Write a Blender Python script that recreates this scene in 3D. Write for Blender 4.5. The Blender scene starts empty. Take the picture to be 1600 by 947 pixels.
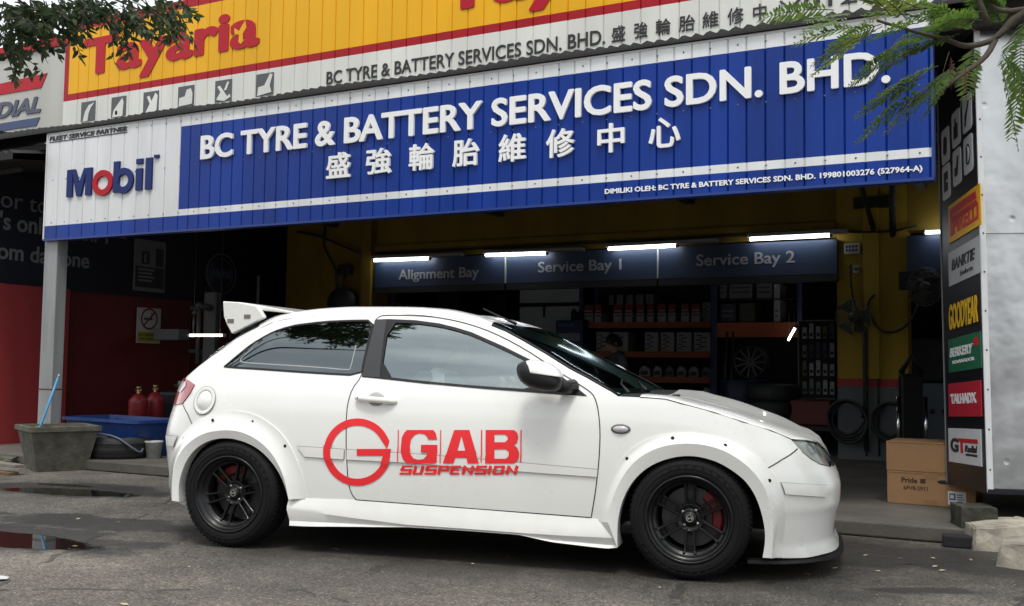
import bpy, bmesh, math, random
import numpy as np
from math import sin, cos, pi, radians, atan, sqrt
from mathutils import Vector, Matrix
from mathutils.geometry import delaunay_2d_cdt

sc = bpy.context.scene
COL = sc.collection
random.seed(7)

# ------------------------------------------------------------------ camera
CAM_Z, FPX, PITCH, ROLL, YAW = 1.0557, 1600.0, atan(.063), .0135, radians(118)
cam_data = bpy.data.cameras.new('camera')
cam_data.sensor_width = 36.0
cam_data.lens = 36.0 * FPX / 1600.0
cam_data.clip_start = .05
cam_data.clip_end = 2000
cam = bpy.data.objects.new('camera', cam_data)
COL.objects.link(cam)
FW = Vector((cos(YAW)*cos(PITCH), sin(YAW)*cos(PITCH), sin(PITCH)))
R0 = Vector((sin(YAW), -cos(YAW), 0)); U0 = R0.cross(FW)
RT = R0*cos(ROLL) + U0*sin(ROLL); UP = -R0*sin(ROLL) + U0*cos(ROLL)
CAMP = Vector((0, 0, CAM_Z))
M = Matrix((RT, UP, -FW)).transposed().to_4x4()
M.translation = CAMP
cam.matrix_world = M
sc.camera = cam

# ------------------------------------------------------------------ light
world = bpy.data.worlds.new("World")
sc.world = world
world.use_nodes = True
wn, wl = world.node_tree.nodes, world.node_tree.links
SUN_EL, SUN_AZ = radians(66), radians(-66)       # overcast sun, high, behind and right of the camera
sky = wn.new('ShaderNodeTexSky'); sky.sky_type = 'NISHITA'; sky.sun_disc = False
sky.sun_elevation = SUN_EL; sky.sun_rotation = pi/2 - SUN_AZ
sky.air_density = 1.0; sky.dust_density = 4.0; sky.ozone_density = 1.0
hs = wn.new('ShaderNodeHueSaturation'); hs.inputs['Saturation'].default_value = .12; hs.inputs['Value'].default_value = 1.0
wl.new(sky.outputs[0], hs.inputs['Color'])
tc = wn.new('ShaderNodeTexCoord'); mp = wn.new('ShaderNodeMapping'); mp.inputs['Scale'].default_value = (1.0, 1.0, 2.6)
wl.new(tc.outputs['Generated'], mp.inputs['Vector'])
nz = wn.new('ShaderNodeTexNoise'); nz.inputs['Scale'].default_value = 2.6; nz.inputs['Detail'].default_value = 7; nz.inputs['Roughness'].default_value = .55
wl.new(mp.outputs[0], nz.inputs['Vector'])
cr = wn.new('ShaderNodeValToRGB'); cr.color_ramp.elements[0].position = .36; cr.color_ramp.elements[1].position = .66
cr.color_ramp.elements[0].color = (6.0, 6.5, 7.2, 1); cr.color_ramp.elements[1].color = (12.5, 12.7, 12.8, 1)
wl.new(nz.outputs['Fac'], cr.inputs['Fac'])
mx = wn.new('ShaderNodeMixRGB'); mx.inputs['Fac'].default_value = .82     # cloud cover over the clear sky
wl.new(hs.outputs[0], mx.inputs['Color1']); wl.new(cr.outputs[0], mx.inputs['Color2'])
wl.new(mx.outputs[0], wn['Background'].inputs['Color'])
wn['Background'].inputs['Strength'].default_value = .11
sun_d = bpy.data.lights.new('sun', 'SUN'); sun_d.energy = 1.3; sun_d.angle = radians(14); sun_d.color = (1, .97, .92)
sun = bpy.data.objects.new('sun', sun_d); COL.objects.link(sun)
sdir = Vector((cos(SUN_EL)*cos(SUN_AZ), cos(SUN_EL)*sin(SUN_AZ), sin(SUN_EL)))
sun.rotation_euler = sdir.to_track_quat('Z', 'Y').to_euler()
sun.location = sdir * 30
sc.view_settings.view_transform = 'Standard'
sc.view_settings.look = 'None'
sc.view_settings.exposure = 0.56
sc.view_settings.gamma = 1.0
sc.view_settings.use_curve_mapping = False
sc.cycles.max_bounces = 8
sc.cycles.use_denoising = True

# ------------------------------------------------------------------ helpers
def ray(px, py):
    return FW + RT*((px - 800)/FPX) - UP*((py - 473.5)/FPX)
def on_y(px, py, Y):
    d = ray(px, py); return CAMP + d*(Y/d.y)
def on_x(px, py, X):
    d = ray(px, py); return CAMP + d*(X/d.x)
def on_z(px, py, Z):
    d = ray(px, py); return CAMP + d*((Z - CAM_Z)/d.z)
def at_depth(px, py, D):
    return CAMP + ray(px, py)*D

MATS = {}
def srgb(r, g, b):
    f = lambda c: (c/255/12.92) if c/255 <= .04045 else ((c/255 + .055)/1.055)**2.4
    return (f(r), f(g), f(b))
def mat(name, col, rough=.5, metal=0.0, coat=0.0, spec=.5, var=0.0, vscale=6.0, bump=0.0, bscale=60.0, emit=None, estr=0.0, rvar=0.0, alpha=None, streak=False):
    if name in MATS: return MATS[name]
    m = bpy.data.materials.new(name); m.use_nodes = True
    n, l = m.node_tree.nodes, m.node_tree.links
    b = n['Principled BSDF']
    b.inputs['Base Color'].default_value = (*col, 1); b.inputs['Roughness'].default_value = rough
    b.inputs['Metallic'].default_value = metal; b.inputs['Coat Weight'].default_value = coat
    b.inputs['Coat Roughness'].default_value = .04
    b.inputs['Specular IOR Level'].default_value = spec
    if var or bump or rvar:
        tc = n.new('ShaderNodeTexCoord'); src = tc.outputs['Object']
        if streak:
            mp = n.new('ShaderNodeMapping'); mp.inputs['Scale'].default_value = (1, 1, .12); l.new(src, mp.inputs['Vector']); src = mp.outputs[0]
    if var or rvar:
        t = n.new('ShaderNodeTexNoise'); t.inputs['Scale'].default_value = vscale; t.inputs['Detail'].default_value = 6; t.inputs['Roughness'].default_value = .6
        l.new(src, t.inputs['Vector'])
        if var:
            r = n.new('ShaderNodeValToRGB'); r.color_ramp.elements[0].position = .3; r.color_ramp.elements[1].position = .7
            r.color_ramp.elements[0].color = (*[c*(1-var) for c in col], 1)
            r.color_ramp.elements[1].color = (*[min(1, c*(1+var*.5)) for c in col], 1)
            l.new(t.outputs['Fac'], r.inputs['Fac']); l.new(r.outputs[0], b.inputs['Base Color'])
        if rvar:
            q = n.new('ShaderNodeMapRange'); q.inputs['To Min'].default_value = max(.02, rough - rvar); q.inputs['To Max'].default_value = min(1, rough + rvar)
            l.new(t.outputs['Fac'], q.inputs['Value']); l.new(q.outputs[0], b.inputs['Roughness'])
    if bump:
        t2 = n.new('ShaderNodeTexNoise'); t2.inputs['Scale'].default_value = bscale; t2.inputs['Detail'].default_value = 5
        l.new(tc.outputs['Object'], t2.inputs['Vector'])
        bp = n.new('ShaderNodeBump'); bp.inputs['Strength'].default_value = bump; bp.inputs['Distance'].default_value = .01
        l.new(t2.outputs['Fac'], bp.inputs['Height']); l.new(bp.outputs[0], b.inputs['Normal'])
    if emit:
        b.inputs['Emission Color'].default_value = (*emit, 1); b.inputs['Emission Strength'].default_value = estr
    MATS[name] = m
    return m
def glass(name, tint, refl, rough=.02, dark=0.0):
    """thin pane: a mirror-like sheen over a tinted see-through film"""
    m = bpy.data.materials.new(name); m.use_nodes = True
    n, l = m.node_tree.nodes, m.node_tree.links
    n.remove(n['Principled BSDF'])
    tr = n.new('ShaderNodeBsdfTransparent'); tr.inputs[0].default_value = (*tint, 1)
    gl = n.new('ShaderNodeBsdfGlossy'); gl.inputs['Roughness'].default_value = rough; gl.inputs['Color'].default_value = (.88, 1, 1, 1)
    fr = n.new('ShaderNodeFresnel'); fr.inputs['IOR'].default_value = 1.5
    ad = n.new('ShaderNodeMath'); ad.operation = 'MULTIPLY_ADD'; ad.inputs[1].default_value = 1.0 - dark; ad.inputs[2].default_value = refl; ad.use_clamp = True
    l.new(fr.outputs[0], ad.inputs[0])
    mx = n.new('ShaderNodeMixShader'); l.new(ad.outputs[0], mx.inputs[0]); l.new(tr.outputs[0], mx.inputs[1]); l.new(gl.outputs[0], mx.inputs[2])
    l.new(mx.outputs[0], n['Material Output'].inputs['Surface'])
    MATS[name] = m
    return m

def tag(o, label=None, cat=None, group=None, kind=None):
    if label: o['label'] = label
    if cat: o['category'] = cat
    if group: o['group'] = group
    if kind: o['kind'] = kind
    return o
def thing(name, label, cat, loc=(0, 0, 0), rotz=0.0, group=None):
    o = bpy.data.objects.new(name, None); COL.objects.link(o)
    o.location = loc; o.rotation_euler = (0, 0, rotz); o.empty_display_size = .1
    return tag(o, label, cat, group)
def link(name, me, parent=None):
    o = bpy.data.objects.new(name, me); COL.objects.link(o)
    if parent: o.parent = parent
    return o
def raw(name, verts, faces, mats, parent=None, idx=None, smooth=False, normals=None):
    me = bpy.data.meshes.new(name)
    me.from_pydata([tuple(map(float, v)) for v in verts], [], [tuple(map(int, f)) for f in faces])
    for m in (mats if isinstance(mats, (list, tuple)) else [mats]): me.materials.append(m)
    if idx is not None: me.polygons.foreach_set('material_index', list(map(int, idx)))
    if smooth: me.polygons.foreach_set('use_smooth', [True]*len(me.polygons))
    me.update()
    if normals is not None and len(normals) == len(me.vertices):
        me.normals_split_custom_set_from_vertices([tuple(map(float, q)) for q in normals])
    return link(name, me, parent)

class MB:
    """collects shapes and links them as one mesh object"""
    def __init__(s): s.v = []; s.f = []; s.i = []; s.sm = []
    def add(s, verts, faces, mi=0, smooth=False, mtx=None):
        o = len(s.v)
        if mtx is not None: verts = [mtx @ Vector(v) for v in verts]
        s.v += [tuple(v) for v in verts]; s.f += [tuple(k + o for k in f) for f in faces]
        s.i += [mi]*len(faces); s.sm += [smooth]*len(faces)
        return s
    def box(s, a, b, mi=0, mtx=None, bev=0.0):
        (x0, y0, z0), (x1, y1, z1) = a, b
        x0, x1 = min(x0, x1), max(x0, x1); y0, y1 = min(y0, y1), max(y0, y1); z0, z1 = min(z0, z1), max(z0, z1)
        if bev > 0:
            bm = bmesh.new(); bmesh.ops.create_cube(bm, size=1)
            for v in bm.verts:
                v.co = Vector(((x0+x1)/2 + v.co.x*(x1-x0), (y0+y1)/2 + v.co.y*(y1-y0), (z0+z1)/2 + v.co.z*(z1-z0)))
            bev = min(bev, .45*min(x1-x0, y1-y0, z1-z0))
            bmesh.ops.bevel(bm, geom=list(bm.edges), offset=bev, segments=2, affect='EDGES', profile=.5)
            bm.verts.index_update()
            s.add([v.co[:] for v in bm.verts], [[v.index for v in f.verts] for f in bm.faces], mi, False, mtx); bm.free()
            return s
        v = [(x, y, z) for z in (z0, z1) for y in (y0, y1) for x in (x0, x1)]
        return s.add(v, [(0, 2, 3, 1), (4, 5, 7, 6), (0, 1, 5, 4), (2, 6, 7, 3), (0, 4, 6, 2), (1, 3, 7, 5)], mi, False, mtx)
    def tube(s, pts, r, mi=0, n=8, mtx=None, cap=True, smooth=True):
        pts = [Vector(p) for p in pts]; rr = r if isinstance(r, (list, tuple)) else [r]*len(pts)
        V = []; F = []; prev = None
        for i, p in enumerate(pts):
            t = (pts[min(i+1, len(pts)-1)] - pts[max(i-1, 0)]).normalized()
            if prev is None:
                a = t.orthogonal().normalized()
            else:
                a = (prev - t*prev.dot(t))
                a = a.normalized() if a.length > 1e-6 else t.orthogonal().normalized()
            prev = a; b = t.cross(a)
            for k in range(n):
                q = 2*pi*k/n; V.append(p + (a*cos(q) + b*sin(q))*rr[i])
        for i in range(len(pts)-1):
            for k in range(n):
                F.append((i*n+k, i*n+(k+1) % n, (i+1)*n+(k+1) % n, (i+1)*n+k))
        if cap:
            F.append(tuple(range(n-1, -1, -1))); F.append(tuple((len(pts)-1)*n + k for k in range(n)))
        return s.add(V, F, mi, smooth, mtx)
    def lathe(s, prof, mi=0, n=48, mtx=None, smooth=True, closed=False):
        """profile of (radius, height) pairs turned about z"""
        V = [(r*cos(2*pi*k/n), r*sin(2*pi*k/n), h) for r, h in prof for k in range(n)]
        F = []; m = len(prof)
        for i in range(m if closed else m-1):
            for k in range(n):
                j = (i+1) % m
                F.append((i*n+k, i*n+(k+1) % n, j*n+(k+1) % n, j*n+k))
        return s.add(V, F, mi, smooth, mtx)
    def prism(s, poly, d, mi=0, mtx=None, origin=None, u=None, v=None, mi_side=None):
        """polygon (a, b) -> origin + a*u + b*v, extruded along vector d"""
        origin = Vector(origin or (0, 0, 0)); u = Vector(u or (1, 0, 0)); v = Vector(v or (0, 0, 1)); d = Vector(d)
        P = [origin + u*a + v*b for a, b in poly]; n = len(P)
        V = P + [p + d for p in P]
        flip = u.cross(v).dot(d) > 0
        f0 = tuple(range(n)); f1 = tuple(range(n, 2*n))
        F = [f0[::-1] if flip else f0, f1 if flip else f1[::-1]]
        S = []
        for k in range(n):
            j = (k+1) % n
            q = (k, j, j+n, k+n)
            S.append(q if flip else q[::-1])
        o = len(s.v)
        s.add(V, F, mi, False, mtx)
        oo = [tuple(k + o for k in f) for f in S]
        s.f += oo; s.i += [mi if mi_side is None else mi_side]*len(S); s.sm += [False]*len(S)
        return s
    def ball(s, c, r, mi=0, n=16, m=10, mtx=None):
        r = r if isinstance(r, (list, tuple)) else (r, r, r)
        V = [(c[0], c[1], c[2] + r[2])]; F = []
        for i in range(1, m):
            a = pi*i/m
            for k in range(n):
                b = 2*pi*k/n
                V.append((c[0]+r[0]*sin(a)*cos(b), c[1]+r[1]*sin(a)*sin(b), c[2]+r[2]*cos(a)))
        V.append((c[0], c[1], c[2]-r[2])); L = len(V)-1
        for k in range(n): F.append((0, 1+k, 1+(k+1) % n)); F.append((L, L-n+(k+1) % n, L-n+k))
        for i in range(m-2):
            for k in range(n):
                F.append((1+i*n+k, 1+(i+1)*n+k, 1+(i+1)*n+(k+1) % n, 1+i*n+(k+1) % n))
        return s.add(V, F, mi, True, mtx)
    def build(s, name, mats, parent=None):
        o = raw(name, s.v, s.f, mats, parent, s.i)
        o.data.polygons.foreach_set('use_smooth', s.sm); o.data.update()
        return o

def frame(o, x, y=None, z=None):
    """matrix from an origin and axes"""
    x = Vector(x).normalized()
    z = Vector(z or (0, 0, 1)); y = Vector(y).normalized() if y else z.cross(x).normalized()
    z = x.cross(y).normalized()
    m = Matrix((x, y, z)).transposed().to_4x4(); m.translation = Vector(o)
    return m

# ---- lettering: real text outlines, thickened, extruded and fitted into a box
_TXT = {}
def text2d(s, bold=0.0, italic=0.0, res=4, spacing=1.0):
    key = (s, bold, italic, res, spacing)
    if key in _TXT: return _TXT[key]
    c = bpy.data.curves.new('lettering', 'FONT'); c.body = s; c.size = 1; c.resolution_u = res; c.shear = italic; c.space_character = spacing
    o = bpy.data.objects.new('lettering', c); COL.objects.link(o)
    dg = bpy.context.evaluated_depsgraph_get(); dg.update()
    me = bpy.data.meshes.new_from_object(o.evaluated_get(dg))
    V = [Vector(v.co[:2]) for v in me.vertices]; F = [list(p.vertices) for p in me.polygons]
    bpy.data.objects.remove(o); bpy.data.curves.remove(c); bpy.data.meshes.remove(me)
    if bold > 0 and F:
        cnt = {}
        for f in F:
            for a, b in zip(f, f[1:] + f[:1]): cnt.setdefault((min(a, b), max(a, b)), []).append((a, b))
        Vn = [v.copy() for v in V]; Fn = []
        for f in F:
            a = sum(V[f[i]].x*V[f[(i+1) % len(f)]].y - V[f[(i+1) % len(f)]].x*V[f[i]].y for i in range(len(f)))
            Fn.append(f if a > 0 else f[::-1])
        seen = set()
        for k, e in cnt.items():
            if len(e) > 1: continue
            a, b = V[e[0][0]], V[e[0][1]]; d = b - a
            if d.length < 1e-6: continue
            d.normalize(); nn = Vector((-d.y, d.x))*bold
            o0 = len(Vn); Vn += [a - nn, b - nn, b + nn, a + nn]; Fn.append([o0, o0+1, o0+2, o0+3])
            for vi in e[0]:
                if vi in seen: continue
                seen.add(vi); o0 = len(Vn)
                Vn += [V[vi] + Vector((cos(2*pi*q/8 + .39), sin(2*pi*q/8 + .39)))*bold*1.04 for q in range(8)]
                Fn.append(list(range(o0, o0+8)))
        V, F = Vn, Fn
    r = delaunay_2d_cdt(V, [], F, 0, 1e-5)          # union of the convex pieces: keep what lies in any of them
    A = np.array([v[:] for v in V]); W = np.array([v[:] for v in r[0]]); T3 = [list(f) for f in r[2]]
    C = np.array([W[f].mean(0) for f in T3]); od = np.argsort(C[:, 0]); cx = C[od, 0]; keep = np.zeros(len(T3), bool)
    for f in F:
        q = A[f]; i0, i1 = np.searchsorted(cx, (q[:, 0].min(), q[:, 0].max())); ii = od[i0:i1]
        if len(ii) == 0: continue
        p = C[ii]; ok = np.ones(len(ii), bool); sg = None
        e = np.roll(q, -1, 0) - q
        ar = np.sum(q[:, 0]*np.roll(q[:, 1], -1) - np.roll(q[:, 0], -1)*q[:, 1])
        if abs(ar) < 1e-8: continue
        for k in range(len(f)):
            ok &= (e[k, 0]*(p[:, 1]-q[k, 1]) - e[k, 1]*(p[:, 0]-q[k, 0]))*ar >= 0
        keep[ii[ok]] = True
    V, F = r[0], [f for f, k in zip(T3, keep) if k]
    xs = [v.x for v in V]; ys = [v.y for v in V]
    bb = (min(xs), max(xs), min(ys), max(ys)) if V else (0, 1, 0, 1)
    _TXT[key] = (V, F, bb)
    return _TXT[key]
def put2d(mb, V, F, m, depth, mi=0):
    """flat outline in plane (x, y) of matrix m, extruded along +z of m"""
    n = len(V); P = [m @ Vector((v[0], v[1], depth)) for v in V]
    def area(f): return sum(V[f[i]][0]*V[f[(i+1) % len(f)]][1] - V[f[(i+1) % len(f)]][0]*V[f[i]][1] for i in range(len(f)))
    F = [f if area(f) > 0 else f[::-1] for f in F]
    cnt = {}
    for f in F:
        for a, b in zip(f, f[1:] + f[:1]): cnt.setdefault((min(a, b), max(a, b)), []).append((a, b))
    bd = [e[0] for e in cnt.values() if len(e) == 1]
    Q = [m @ Vector((v[0], v[1], 0)) for v in V]
    mb.add(P + Q, list(F) + [(b, a, a+n, b+n) for a, b in bd], mi)
def text_box(mb, s, m, x0, x1, y0, y1, depth=.004, mi=0, bold=0.0, italic=0.0, res=4, keep=False, spacing=1.0):
    """write s so that it fills x0..x1, y0..y1 of the plane m"""
    V, F, bb = text2d(s, bold, italic, res, spacing)
    sx = (x1-x0)/(bb[1]-bb[0]); sy = (y1-y0)/(bb[3]-bb[2])
    if keep: sx = sy = min(sx, sy)
    put2d(mb, [((v.x-bb[0])*sx + x0, (v.y-bb[2])*sy + y0) for v in V], F, m, depth, mi)

def pip(px, py, poly):
    px = np.asarray(px); py = np.asarray(py); r = np.zeros(px.shape, bool); n = len(poly)
    for i in range(n):
        x1, y1 = poly[i]; x2, y2 = poly[(i+1) % n]
        if y1 == y2: continue
        c = ((y1 > py) != (y2 > py)) & (px < (x2-x1)*(py-y1)/(y2-y1) + x1)
        r ^= c
    return r
def dens(p, d, closed=False):
    out = []; n = len(p)
    for i in range(n if closed else n-1):
        a = np.array(p[i], float); b = np.array(p[(i+1) % n], float); k = max(1, int(np.ceil(np.linalg.norm(b-a)/d)))
        out += [tuple(a + (b-a)*j/k) for j in range(k)]
    if not closed: out.append(tuple(map(float, p[-1])))
    return out
def smooth_line(p, d=.03, closed=False, it=1):
    """rounds a traced polyline (Chaikin) keeping its ends"""
    p = [tuple(map(float, q)) for q in p]
    for _ in range(it):
        n = len(p); o = [] if closed else [p[0]]
        for i in range(n if closed else n-1):
            a = np.array(p[i]); b = np.array(p[(i+1) % n])
            if not closed and n > 2:
                if i > 0: o.append(tuple(a*.75 + b*.25))
                if i < n-2: o.append(tuple(a*.25 + b*.75))
            else: o += [tuple(a*.75 + b*.25), tuple(a*.25 + b*.75)]
        if not closed: o.append(p[-1])
        p = o
    return p
def resample(p, n):
    p = np.array(p, float); s = np.concatenate([[0], np.cumsum(np.linalg.norm(np.diff(p, axis=0), axis=1))])
    q = np.linspace(0, s[-1], n)
    return np.stack([np.interp(q, s, p[:, k]) for k in range(p.shape[1])], 1)
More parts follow.
